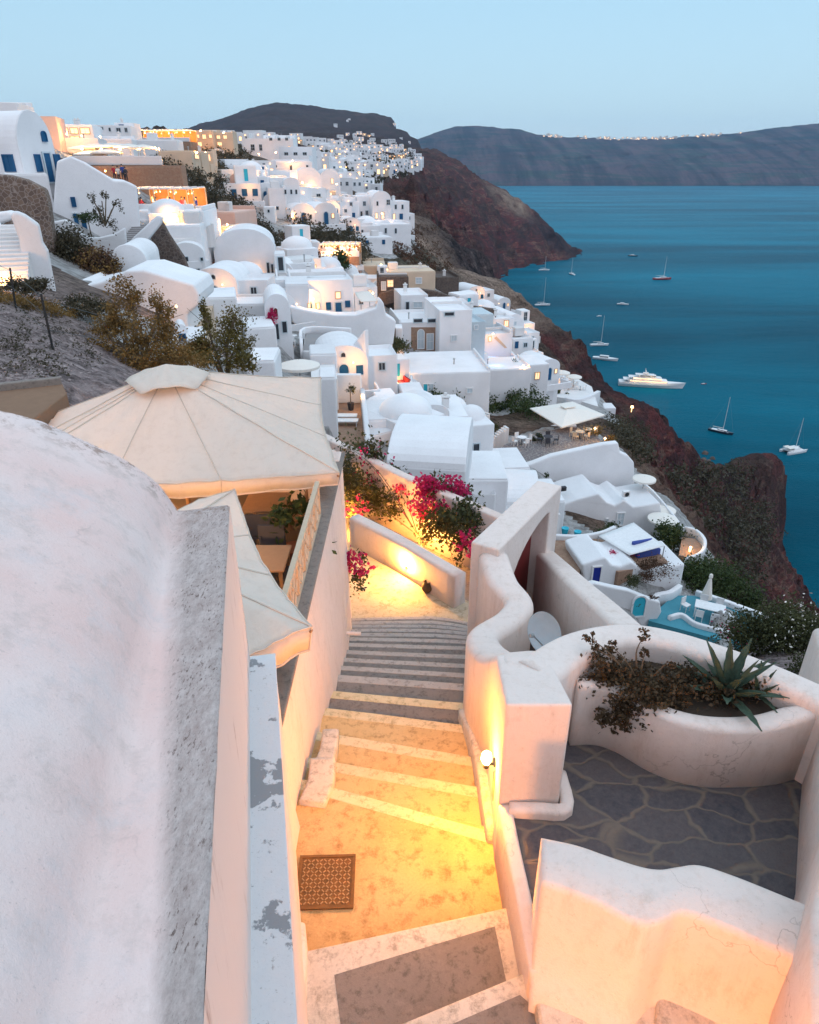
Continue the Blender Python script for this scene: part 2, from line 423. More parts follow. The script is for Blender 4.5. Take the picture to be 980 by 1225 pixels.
H('vaulted_house', 'long low white vaulted roof behind the brown tamarisk tree', 'house', [], [(200, 388, 203, 408, 'bd')],
  [([(72, 354), (80, 345), (90, 336), (96, 342), (120, 337), (140, 329), (150, 323), (172, 322), (205, 332), (232, 340), (238, 352), (238, 364), (224, 375), (222, 408), (204, 412), (196, 400), (150, 384), (110, 364), (78, 362)], 36, 4, 4.5)],
  lamps=[(211, 366, 35.3, 16)])
H('shed', 'tiny white gabled hut with blue front below the lamp', 'shed', [(213, 399, 226, 407, 31, 1.5, 20, 'v', .4), (206, 408, 240, 422, 30, 3, 10, 's')], [(214, 399, 223, 406, 'B')])
# ---- restaurants on the upper left
H('white_house', 'peach coloured cube house on the skyline right of the vaulted house', 'house', [(55, 138, 72, 172, 82, 6, 15, 'f')], [], mat='pink')
H('restaurant', 'glazed rooftop restaurant glowing orange on the skyline', 'restaurant', [(70, 149, 112, 170, 96, 8, 12, 's')], [(72, 152, 82, 160, 'L'), (84, 152, 94, 160, 'L'), (96, 152, 108, 160, 'L'), (84, 162, 96, 168, 'L')], lamps=[(80, 158, 94, 60), (104, 166, 94, 60)])
H('white_house', 'white flat roofed house with four dark windows on the skyline', 'house', [(118, 149, 156, 166, 128, 8, 8, 'f'), (140, 146, 162, 164, 132, 6, 8, 'f')], [(120, 151, 124, 155, 'D'), (130, 152, 133, 157, 'D'), (139, 152, 145, 158, 'D'), (149, 152, 153, 158, 'D')])
H('white_house', 'broad white terrace house below the skyline restaurants', 'house', [(72, 164, 118, 180, 86, 6, 12, 'f'), (112, 166, 158, 178, 98, 5, 12, 's'), (150, 167, 212, 180, 108, 5, 6, 's')], [], lamps=[(80, 160, 84, 40), (98, 162, 84, 50), (120, 163, 94, 40)])
H('retaining_wall', 'tan stone retaining wall under the umbrella restaurant', 'wall', [(118, 199, 217, 222, 80, 3, 6, 's')], [], mat='tanstone', lamps=[(138, 206, 78, 60), (126, 204, 78, 30)])
H('cream_house', 'low cream house at the end of the skyline pergola', 'house', [(192, 180, 230, 195, 102, 6, 4, 's'), (228, 181, 242, 197, 108, 6, 4, 'f')], [(232, 184, 238, 190, 'L')], mat='cream', lamps=[(236, 182, 105, 50)])
H('white_house', 'white house with a lit arch below the orange pergola restaurant', 'house', [(166, 252, 244, 276, 66, 7, 4, 's'), (200, 270, 242, 296, 63, 5, 10, 's')], [(202, 254, 211, 264, 'La')], lamps=[(205, 256, 65, 60)])
H('white_house', 'small white arched house with three little dark windows near the red door', 'house', [(210, 304, 248, 336, 62, 6, 14, 'v', 1.0)], [(221, 306, 226, 314, 'D'), (224, 319, 231, 328, 'D'), (234, 320, 240, 327, 'D'), (240, 307, 243, 312, 'D')])
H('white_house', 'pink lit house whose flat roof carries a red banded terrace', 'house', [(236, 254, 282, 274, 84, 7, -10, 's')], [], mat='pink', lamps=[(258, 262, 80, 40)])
H('gate_house', 'small white gatehouse with a dark red double door above brick stairs', 'gatehouse', [(246, 263, 264, 293, 74, 2.5, 8, 's')], [(250, 268, 261, 289, 'rd')], lamps=[(252, 305, 72, 20)])
H('restaurant', 'little terrace restaurant glowing orange right of the red door', 'restaurant', [(266, 271, 297, 284, 76, 3, 10, 's')], [], mat='cream', lamps=[(272, 268, 75, 50), (286, 270, 75, 50)])
# ---- upper middle
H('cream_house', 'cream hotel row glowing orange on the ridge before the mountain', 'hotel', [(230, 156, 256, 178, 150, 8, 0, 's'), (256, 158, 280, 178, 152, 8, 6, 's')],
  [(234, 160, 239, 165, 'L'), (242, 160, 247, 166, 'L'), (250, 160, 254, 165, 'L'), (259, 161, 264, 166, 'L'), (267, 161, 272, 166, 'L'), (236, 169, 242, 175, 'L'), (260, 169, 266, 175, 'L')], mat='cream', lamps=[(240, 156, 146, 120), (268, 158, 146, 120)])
H('cream_house', 'brownish house with lit doorway standing over a pale blue wall', 'house', [(232, 181, 256, 197, 118, 6, 8, 's'), (240, 196, 254, 213, 114, 5, 8, 's')], [(243, 184, 247, 192, 'L'), (249, 184, 252, 192, 'L')], mat='cream', lamps=[(246, 182, 115, 40)])
H('white_house', 'long white hotel block with an orange lit doorway under the mountain', 'hotel', [(292, 165, 352, 192, 195, 14, 6, 'f'), (316, 161, 353, 172, 205, 10, 4, 'f')], [(300, 172, 305, 180, 'D'), (310, 172, 314, 180, 'D'), (345, 174, 348, 189, 'L'), (322, 164, 326, 168, 'D'), (332, 164, 336, 168, 'D'), (341, 164, 345, 168, 'D')], lamps=[(330, 182, 190, 130), (310, 184, 190, 80)])
H('white_house', 'white house with three blue windows in a row below the long hotel', 'house', [(271, 197, 320, 212, 132, 7, 6, 's')], [(302, 199, 305, 206, 'B'), (308, 199, 311, 206, 'B'), (313, 199, 316, 206, 'B'), (279, 200, 282, 204, 'D'), (295, 200, 297, 204, 'D')])
H('pink_house', 'small pink arched house with four dark panes', 'house', [(277, 214, 299, 230, 120, 5, 4, 'v', 1.0)], [(283, 216, 287, 220, 'D'), (283, 222, 288, 227, 'D'), (290, 222, 294, 227, 'D')], mat='pink')
H('white_house', 'white house with turquoise door right of the small pink arched house', 'house', [(298, 211, 322, 232, 122, 5, 6, 'f')], [(304, 214, 308, 225, 'td'), (312, 215, 316, 221, 'B')])
H('white_house', 'wide white house stepped in two tiers under the long hotel', 'house', [(326, 193, 374, 214, 155, 9, 10, 's'), (338, 186, 372, 196, 170, 8, 10, 'f')], [(342, 188, 346, 192, 'L'), (352, 188, 356, 192, 'L')], lamps=[(350, 192, 153, 80)])
H('terrace_house', 'white house with an orange lit roof terrace left of the two storey house', 'house', [(319, 211, 343, 222, 135, 6, 4, 'f')], [(324, 213, 329, 219, 'L'), (333, 213, 338, 219, 'L')], lamps=[(331, 212, 132, 50)])
H('white_house', 'two storey white house with brown door and paired windows', 'house', [(324, 224, 344, 258, 118, 6, 14, 'f'), (343, 218, 360, 256, 120, 5, 14, 'v', .8)], [(340, 226, 343, 232, 'D'), (347, 226, 350, 232, 'D'), (353, 226, 356, 232, 'D'), (342, 248, 346, 255, 'L'), (330, 246, 334, 251, 'D'), (354, 243, 357, 248, 'D'), (354, 250, 358, 255, 'D')])
H('vaulted_house', 'large white vaulted house lit peach from below in the middle village', 'house', [(355, 214, 386, 240, 142, 9, 12, 'v', 2.2)], [(360, 222, 365, 228, 'L'), (372, 222, 377, 228, 'La')], lamps=[(362, 218, 138, 110), (378, 234, 138, 70)])
H('vaulted_house', 'tall pale vaulted house at the right shoulder of the middle village', 'house', [(385, 213, 408, 240, 158, 8, 16, 'v', 2.0)], [], lamps=[(403, 220, 154, 60)])
H('restaurant', 'two small arched openings glowing orange below the large vaulted house', 'restaurant', [(360, 236, 386, 248, 132, 6, 8, 's')], [(362, 239, 368, 246, 'La'), (374, 238, 383, 245, 'La')], mat='cream', lamps=[(368, 238, 129, 40)])
H('white_house', 'white house glowing bright yellow green from its courtyard lamps', 'house', [(372, 250, 404, 265, 126, 6, 6, 'f')], [(378, 254, 382, 260, 'L'), (392, 254, 396, 260, 'L')], lamps=[(382, 252, 123, 110), (396, 254, 123, 90)])
H('white_house', 'white house row with small windows right of the glowing courtyard', 'house', [(408, 240, 430, 264, 142, 8, 14, 'f'), (428, 234, 448, 262, 148, 8, 14, 'f')], [(418, 241, 422, 247, 'D'), (434, 240, 438, 246, 'D'), (412, 250, 416, 256, 'L'), (420, 254, 425, 262, 'B'), (431, 252, 434, 261, 'D'), (437, 251, 441, 262, 'D')])
H('white_house', 'white house with rounded gable and lit doorway at the village edge', 'house', [(446, 238, 468, 264, 146, 9, 14, 'v', 1.6), (466, 240, 490, 264, 148, 7, 14, 'f')], [(450, 240, 453, 246, 'D'), (462, 238, 467, 245, 'D'), (449, 254, 452, 261, 'L'), (456, 253, 460, 262, 'L'), (472, 244, 475, 250, 'D'), (480, 244, 483, 250, 'D'), (470, 255, 473, 262, 'L'), (478, 255, 482, 262, 'B')], lamps=[(457, 255, 143, 30)])
H('terrace_house', 'stepped white terraces below the row with rounded gable', 'house', [(418, 270, 456, 291, 138, 7, 16, 's'), (450, 268, 492, 286, 140, 7, 16, 's'), (430, 284, 470, 300, 132, 6, 20, 's')], [(424, 272, 427, 278, 'D'), (432, 274, 435, 280, 'D'), (446, 278, 449, 284, 'Da'), (460, 272, 463, 279, 'D'), (472, 272, 475, 279, 'Da')])
H('white_house', 'small white hut left of the green scrub slope', 'house', [(316, 247, 329, 260, 112, 4, 6, 'f')], [(320, 250, 323, 254, 'D')])
H('white_house', 'low white walls with lit niches above the scrub slope', 'house', [(331, 258, 372, 267, 120, 4, 6, 's')], [(344, 259, 348, 263, 'L'), (354, 259, 358, 263, 'L')], lamps=[(350, 257, 117, 40)])
H('white_house', 'low irregular white hut in the dark scrub above the lantern terrace', 'house', [(343, 282, 358, 296, 100, 4, 12, 's'), (356, 290, 384, 298, 98, 4, 16, 's')], [])
H('white_house', 'white house under the terrace of red and orange lanterns', 'house', [(384, 304, 430, 318, 98, 5, 14, 's')], [(392, 307, 396, 313, 'D')], lamps=[(395, 296, 97, 60), (412, 298, 97, 60)])
# ---- centre left
H('domed_house', 'big white house with broad rounded roof and a small square dark window', 'house', [(262, 298, 332, 342, 70, 8, 10, 'v', 1.9), (256, 336, 346, 366, 64, 5, 8, 's')],
  [(297, 318, 305, 328, 'N'), (319, 313, 323, 328, 'N'), (325, 315, 327, 328, 'N')])
H('stair_tower', 'white stairhead with a navy door at the top of ladder like steps', 'stairhead', [(330, 304, 343, 328, 67, 3, 10, 's')], [(332, 306, 340, 324, 'Nd')])
H('white_house', 'white house with a rounded corner and roof terrace right of the navy door', 'house', [(343, 314, 378, 336, 72, 6, 10, 'f'), (372, 320, 392, 334, 76, 5, 10, 's')], [(346, 318, 349, 323, 'D')])
H('white_house', 'white house with grey blue door and small lit window over a long wall', 'house', [(352, 334, 424, 378, 64, 8, 12, 'f'), (344, 340, 372, 378, 62, 5, 10, 's')],
  [(401, 348, 408, 357, 'L'), (390, 361, 396, 370, 'B'), (400, 360, 410, 374, 'bd'), (413, 359, 419, 367, 'B'), (368, 362, 372, 368, 'L')], lamps=[(375, 357, 62.5, 45)])
H('white_house', 'white cube house behind the awning of the house with grey blue door', 'house', [(422, 342, 452, 368, 72, 6, 14, 'f')], [(429, 358, 435, 364, 'D'), (440, 346, 444, 352, 'L')], lamps=[(446, 350, 69, 40)])
H('long_wall', 'long smooth white wall running right below the grey blue door', 'wall', [], [], [([(346, 366), (372, 372), (400, 376), (426, 376), (450, 368), (454, 357), (459, 362), (462, 376), (474, 384), (470, 392), (400, 394), (350, 386)], 60, 8, 1.6)])
H('arched_house', 'white arched house with dark red door and magenta flowers', 'house', [(320, 370, 350, 405, 51, 5, 12, 'v', 1.1)], [(327, 367, 333, 379, 'ra'), (337, 383, 344, 398, 'D'), (330, 386, 334, 406, 'D')])
H('white_house', 'low white terraced house between the ladder steps and the arched house', 'house', [(262, 364, 322, 392, 54, 6, 6, 's'), (296, 392, 332, 414, 48, 4, 16, 's')], [])
H('white_house', 'broken white walls beside the brown steps in the left centre', 'house', [(250, 356, 288, 404, 45, 4, 14, 's')], [])
H('stone_wall', 'low tan stone wall below the brick stairs', 'wall', [(238, 340, 276, 352, 60, 2, 6, 's')], [], mat='stone')
H('white_house', 'square white roof slab beside the small grey umbrella', 'house', [(296, 432, 330, 448, 33, 2.6, 4, 's')], [])
H('terrace_wall', 'white wall with blue shadowed steps beside the small grey umbrella', 'wall', [(372, 424, 404, 446, 47, 3, 8, 's'), (384, 452, 404, 500, 37, 2, 6, 's')], [])
H('diagonal_wall', 'tall white diagonal wall with a glowing lamp and lantern niche', 'wall', [], [], [([(396, 456), (404, 440), (420, 414), (436, 394), (437, 440), (410, 470), (400, 490), (396, 490)], 52, -35, .5)], lamps=[(425, 438, 50.5, 34)])
H('stone_wall', 'grey rubble wall left of the sloping lane', 'wall', [(434, 393, 474, 416, 74, 1.5, 4, 's')], [], mat='stone')
# ---- centre
H('cream_house', 'long cream house with pale blue window on a stone base', 'house', [(458, 325, 521, 346, 108, 8, 10, 's'), (430, 318, 462, 334, 112, 7, 4, 's')], [(497, 331, 505, 339, 'W')], mat='cream', lamps=[(463, 322, 105, 60), (456, 316, 108, 40)])
H('stone_house', 'dark stone house with a bright orange window under the long cream house', 'house', [(452, 331, 489, 352, 99, 4, 4, 's')], [(463, 334, 471, 343, 'L'), (456, 336, 462, 347, 'W')], mat='stone_dark', lamps=[(447, 346, 97, 40)])
H('curved_wall', 'long curved dark stone wall with white coping above the tall house', 'wall', [], [], [([(452, 356), (456, 350), (476, 345), (500, 345), (522, 348), (545, 356), (565, 366), (594, 370), (594, 376), (560, 372), (530, 362), (500, 354), (476, 360), (454, 368)], 98, 4, 1)], mat='stone_dark')
H('round_terrace', 'rounded stone walled terrace at the edge of the rocks', 'terrace', [(522, 331, 549, 349, 122, 8, 10, 'f')], [], mat='stone_dark')
H('tall_house', 'tall white house with twin arched doors on a stone panel and roof terrace', 'house',
  [(478, 384, 527, 424, 82, 8, 10, 'f'), (525, 370, 563, 436, 81, 9, 10, 'f'), (480, 352, 512, 378, 90, 6, 10, 'f'), (508, 362, 532, 374, 91, 5, 10, 'f'), (541, 362, 562, 374, 88, 4, 10, 'f')],
  [(499, 393, 508, 417, 'Wa'), (510, 398, 519, 418, 'W'), (539, 400, 547, 408, 'W'), (534, 421, 549, 429, 'Da'), (485, 360, 490, 372, 'D'), (494, 360, 506, 368, 'W'), (494, 380, 506, 386, 'D'), (511, 380, 524, 386, 'D'), (531, 372, 544, 378, 'D')],
  prisms=[([(492, 391), (525, 391), (524, 420), (492, 418)], 81.4, 10, .25, 'tanstone'), ([(499, 420), (527, 424), (526, 438), (516, 434), (499, 430)], 80.3, 10, .3, 'stone'), ([(528, 434), (562, 434), (562, 450), (545, 446), (528, 440)], 80.4, 10, .3, 'tanstone')])
H('blue_house', 'pale blue washed house with balcony stairs right of the tall house', 'house', [(563, 384, 580, 420, 84, 5, 14, 'f'), (566, 376, 590, 392, 92, 5, 14, 's')], [(567, 388, 572, 394, 'W')], mat='palepaint')
H('white_house', 'white house with a lit diagonal stair on its front', 'house', [(578, 398, 612, 424, 90, 6, 14, 'f'), (590, 380, 614, 400, 99, 6, 14, 'f')], [(584, 402, 588, 408, 'L')], lamps=[(590, 399, 88, 30)],
  prisms=[([(594, 402), (604, 412), (607, 416), (604, 416), (591, 404)], 88.6, 14, .3, 'wood_pale')])
H('vaulted_house', 'pale vaulted house stepping down at the right of the pool terrace', 'house', [(604, 388, 626, 404, 108, 8, 18, 'v', 1.6), (612, 404, 636, 436, 98, 6, 16, 'f')], [(616, 408, 620, 416, 'B'), (626, 409, 631, 415, 'D')])
H('pool_house', 'white terraced house holding a small pool lit electric blue', 'house', [(566, 442, 634, 466, 84, 6, 8, 's'), (632, 436, 654, 472, 88, 5, 16, 's'), (572, 424, 616, 432, 91, 2, 8, 's')], [(564, 436, 568, 450, 'D')], lamps=[(626, 437, 84, 20)])
H('white_house', 'wide low white roof with a teal door beside the green slope', 'house', [(486, 446, 586, 474, 70, 9, 6, 's'), (484, 436, 502, 452, 74, 3, 6, 's')], [(506, 458, 512, 475, 'T'), (512, 458, 519, 475, 'W'), (558, 463, 566, 470, 'W')], lamps=[(482, 445, 69, 34)])
H('white_house', 'white stepped roofs with small dark doors left of the umbrella terrace', 'house',
  [(440, 502, 484, 530, 42, 4, 6, 's'), (498, 500, 560, 538, 46, 5, 6, 's'), (556, 508, 590, 540, 50, 4, 14, 'd', .9), (454, 480, 480, 506, 47, 3, 14, 's'), (484, 476, 512, 508, 50, 4, 8, 's')],
  [(513, 528, 519, 534, 'D'), (555, 525, 560, 540, 'D'), (565, 529, 574, 540, 'D')], lamps=[(548, 530, 44.5, 14)])
H('chimney_block', 'upright white block glowing orange at its foot', 'wall', [(480, 510, 498, 540, 40, 1.2, 6, 's')], [], lamps=[(489, 541, 38.6, 10)])
H('vaulted_house', 'smooth white vaulted roof below the stepped roofs behind the bougainvillea', 'house', [(462, 560, 556, 592, 32, 6, -8, 'h', 1.2), (552, 574, 606, 610, 36, 4, 0, 's')], [])
H('terrace_wall', 'low white rim wall along the umbrella terrace with one floor lamp', 'wall', [], [], [([(597, 524), (612, 521), (640, 515), (668, 508), (690, 508), (690, 514), (668, 514), (640, 521), (612, 527), (597, 532)], 75, 4, .5)], lamps=[(606, 527, 73.5, 22), (668, 517, 72, 26)])
H('great_wall', 'broad smooth white wall and roof below the umbrella terrace', 'wall', [], [],
  [([(572, 580), (590, 571), (614, 561), (640, 553), (660, 545), (700, 536), (722, 531), (740, 529), (742, 540), (752, 545), (759, 553), (760, 592), (720, 600), (640, 624), (590, 640), (560, 620)], 58, 6, .7)])
H('white_house', 'white house with pale blue door and teal windows under the broad wall', 'house', [], [(737, 612, 747, 628, 'W'), (672, 631, 680, 640, 'T'), (697, 626, 703, 634, 'D'), (724, 619, 728, 625, 'W')],
  [([(664, 606), (690, 597), (716, 590), (726, 600), (736, 604), (747, 598), (758, 606), (790, 601), (792, 618), (786, 640), (720, 648), (664, 650)], 54, 6, 4)])
H('white_house', 'white house with navy door and wavy roofline above the teal terrace', 'house', [], [(707, 676, 719, 699, 'nd')],
  [([(696, 675), (724, 666), (732, 675), (744, 677), (756, 672), (764, 678), (772, 684), (790, 680), (820, 674), (813, 710), (790, 722), (745, 716), (700, 704)], 42, 8, 3.2)])
H('garden_wall', 'rounded white wall with a teal arched gate beside the navy door house', 'wall', [], [(755, 711, 773, 737, 'ta')],
  [([(698, 700), (712, 698), (735, 703), (752, 706), (776, 716), (790, 720), (792, 732), (776, 742), (750, 742), (720, 732), (700, 716)], 39.5, 6, .45)])
# ------------------------------------------------------------ terrain
TC = []            # (X, Y, z) control points
def g(*pts):
    for px, py, zc in pts: TC.append(tuple(P(px, py, zc)))
def gw(*pts):
    for q in pts: TC.append(q)
# under and beside the near stairs
gw((0,1.5,-8.5),(-3,1.5,-8.5),(3,1.5,-8.5),(0,5,-8.5),(0,8,-9.5),(0,11,-10.5),(0,14,-11),(0,17,-11),(4,5,-8.5),(7,5,-10),(6,8,-11.5),(4,9,-10.5),
   (4,12,-11.5),(-5,5,-8),(-5,9,-7.6),(-3,12,-7.6),(-2.5,15,-9.5),(-1,20,-11.5),(9,9,-14),(-9,6,-6.5),(-8,11,-6.2),(3,15,-12.5),(6,15,-14))
# left slope
g((200,420,28),(150,430,24),(250,430,32),(60,400,21),(0,420,18),(0,350,26),(100,440,18.5),(50,470,14),(0,470,14),(140,460,17),(100,330,38),(60,350,30),
  (20,350,28),(100,280,46),(60,290,42),(30,250,42),(140,300,48),(180,325,48),(40,215,55),(-60,350,28),(-80,250,40),(-150,300,30),(-150,450,14),(-100,200,60),
  (250,455,30),(330,440,42))
# middle of the village
g((300,440,40),(350,440,50),(400,440,56),(440,420,68),(450,380,88),(480,400,85),(400,370,75),(350,370,70),(300,350,66),(260,340,60),(235,335,58),(420,500,46),
  (460,520,42),(520,540,42),(500,590,33),(560,580,42),(480,610,26),(430,640,21),(520,440,80),(470,440,68),(560,450,85),(620,450,95),(600,425,100),(560,400,95))
g((280,300,85),(270,255,100),(250,225,115),(340,290,100),(320,265,110),(380,300,105),(350,275,112),(400,290,112),(440,322,112),(430,300,120),(470,315,125),(530,335,135),
  (360,255,130),(300,235,120),(280,200,140),(230,255,85),(200,275,72),(330,215,150),(430,275,150),(470,292,150),(400,235,180),(360,195,200),
  (300,180,200),(260,175,150),(230,205,118),(220,170,150),(160,170,125),(100,190,85),(60,170,90),(0,180,70),(200,190,130),(150,200,110))
g((600,490,86),(560,485,80),(520,475,75),(640,470,92),(620,545,55),(620,640,45),(640,560,58),(800,740,42),(760,700,42),
  (800,610,58),(860,730,40),(930,770,26),(980,790,22),(880,745,40),(1000,860,16),(1100,800,20))
# far village
g((430,245,240),(460,217,350),(400,205,380),(480,202,560),(500,192,700),(350,182,330),(400,178,600),(440,180,700),(320,170,300),(380,170,600),(250,170,260),(150,168,260),(50,170,220))
# edge above the sea, and the cliff below it
g((860,700,50),(830,650,55),(795,595,62),(770,560,70),(755,520,82),(735,500,95),(720,475,105),(680,450,112),(650,425,116),(610,385,128),(580,365,140),(555,345,145))
g((930,760,60),(880,700,110),(820,620,120),(790,560,130),(850,620,150),(900,600,190),(745,500,145),(900,700,150),(960,700,180),(930,650,190),(830,600,150),(960,780,90),(700,455,155),(660,415,160),(620,385,170))
g((520,262,225),(545,290,220),(500,300,165),(545,320,190),(575,345,210),(590,330,250),(560,300,240),(600,350,240),(470,200,560),(520,240,420),(490,230,380),(470,250,260))
# skyline of the cliff against the water, and the drop behind it
def sil(pts, f=1.12, drop=-128, far=1.5):
    for px, py, zc in pts:
        a = P(px, py, zc); TC.append(tuple(a)); TC.append((a.x*f, a.y*f, a.z*f*1.0+ (drop-a.z*f)*0.75)); TC.append((a.x*far, a.y*far, -150))
sil([(605,362,215),(625,378,205),(640,386,200),(665,408,196),(690,430,190),(712,455,184),(735,485,178),(765,492,174),(790,497,172),(803,520,172),(820,538,178),(845,557,188),
     (865,553,205),(890,549,218),(915,547,226),(935,550,228),(943,575,226)])
sil([(944,605,220),(938,650,212),(952,680,205),(965,700,200),(978,735,197),(1000,760,196),(1060,790,190),(1150,850,170),(1300,900,160)], 1.05)
for yy, xx in ((260, 175), (320, 190), (420, 240), (500, 280), (650, 330), (900, 330), (1200, 420), (1500, 500), (2200, 700), (3000, 1000), (400, 500), (700, 800), (1500, 1500), (3000, 3500), (250, 300), (1300, 900), (2500, 1800)):
    TC.append((xx, yy, -150.0))
for px in range(540, 1041, 50):
    for py in (224, 227, 232, 240, 252, 270, 290, 315):
        if py > 226+max(0, (700-px))*-.0 and (px > 715 or py < 222+(px-590)*.62):
            a = PZ(px, py, SEA); TC.append((a.x, a.y, -175.0 if py > 240 else -200.0))
# red headland across the small bay
g((697,305,1035),(685,309,1000),(660,314,960),(640,318,930),(620,323,900),(608,330,850),(600,345,760),(590,350,640))
for px, py in ((620,345),(640,340),(670,325),(700,322),(640,370),(610,345)):
    a = PZ(px, py, SEA); TC.append((a.x, a.y, -150))
g((600,260,950),(560,250,800),(520,225,640),(560,295,760),(600,300,860),(640,290,960),(560,330,560),(540,300,500),(575,320,600),(545,265,600))
sil([(688,296,1040),(672,280,1060),(655,265,1070),(632,246,1080),(615,235,1090),(600,226,1100),(570,212,1130),(545,192,1180),(530,186,1230)], 1.12, -130, 1.35)
sil([(515,180,1500),(500,163,1900),(490,156,2100)], 1.15, -130, 1.4)
for px, py in ((470, 150), (430, 147), (400, 145), (380, 140), (350, 136), (330, 134), (300, 140), (270, 150), (240, 160)): TC.append(tuple(P(px, py, 2750)))
for px, py in ((470, 152), (455, 151), (430, 149), (415, 147), (400, 145), (380, 141), (350, 134), (330, 131), (300, 139), (270, 148)): TC.append(tuple(P(px, py, 2080)))
g((470,139,2300),(455,140,2350),(430,137,2400),(400,130,2450),(380,127,2500),(355,124,2500),(330,121,2500),(300,128,2450),(270,138,2350),(245,146,2250),(225,152,2200),(200,160,2200),(100,170,2000),(0,178,2000),(-100,180,2000))
for px, py in ((470,160),(430,160),(380,155),(330,150),(270,160),(200,180),(0,195),(-100,195)): TC.append(tuple(P(px, py, 3300)))
g((450,165,1400),(400,160,1500),(350,158,1500),(300,160,1400),(480,172,1300),(440,172,1000),(500,178,1200),(510,195,900),(200,172,900),(50,180,900),(300,168,800))
for h in HOUSES_BASE: TC.append(h)

def wcoord(X, Y):
    return X/Y*2.2, np.log(Y)
TCa = []
for t in TC:
    if t[1] <= .5: continue
    a = (t[0]/t[1]*2.2, log(t[1]))
    if all((a[0]-b[0]/b[1]*2.2)**2+(a[1]-log(b[1]))**2 > .012**2 for b in TCa): TCa.append(t)
TCa = np.array(TCa)
cu, cw = wcoord(TCa[:, 0], TCa[:, 1]); cs_ = TCa[:, 2]/TCa[:, 1]
D = np.sqrt((cu[:, None]-cu[None])**2+(cw[:, None]-cw[None])**2)
A = np.zeros((len(cu)+3, len(cu)+3)); n_ = len(cu)
A[:n_, :n_] = -D + 0.0001*np.eye(n_)
A[:n_, n_] = 1; A[:n_, n_+1] = cu; A[:n_, n_+2] = cw; A[n_:, :n_] = A[:n_, n_:].T
sol = np.linalg.lstsq(A, np.concatenate([cs_, [0, 0, 0]]), rcond=None)[0]
def terr(X, Y):
    X = np.atleast_1d(np.asarray(X, float)); Y = np.atleast_1d(np.asarray(Y, float))
    u, w = wcoord(X, Y)
    d = np.sqrt((u[:, None]-cu[None])**2+(w[:, None]-cw[None])**2)
    return (-(d@sol[:n_]) + sol[n_]+sol[n_+1]*u+sol[n_+2]*w)*Y
def T(X, Y): return float(terr(X, Y)[0])

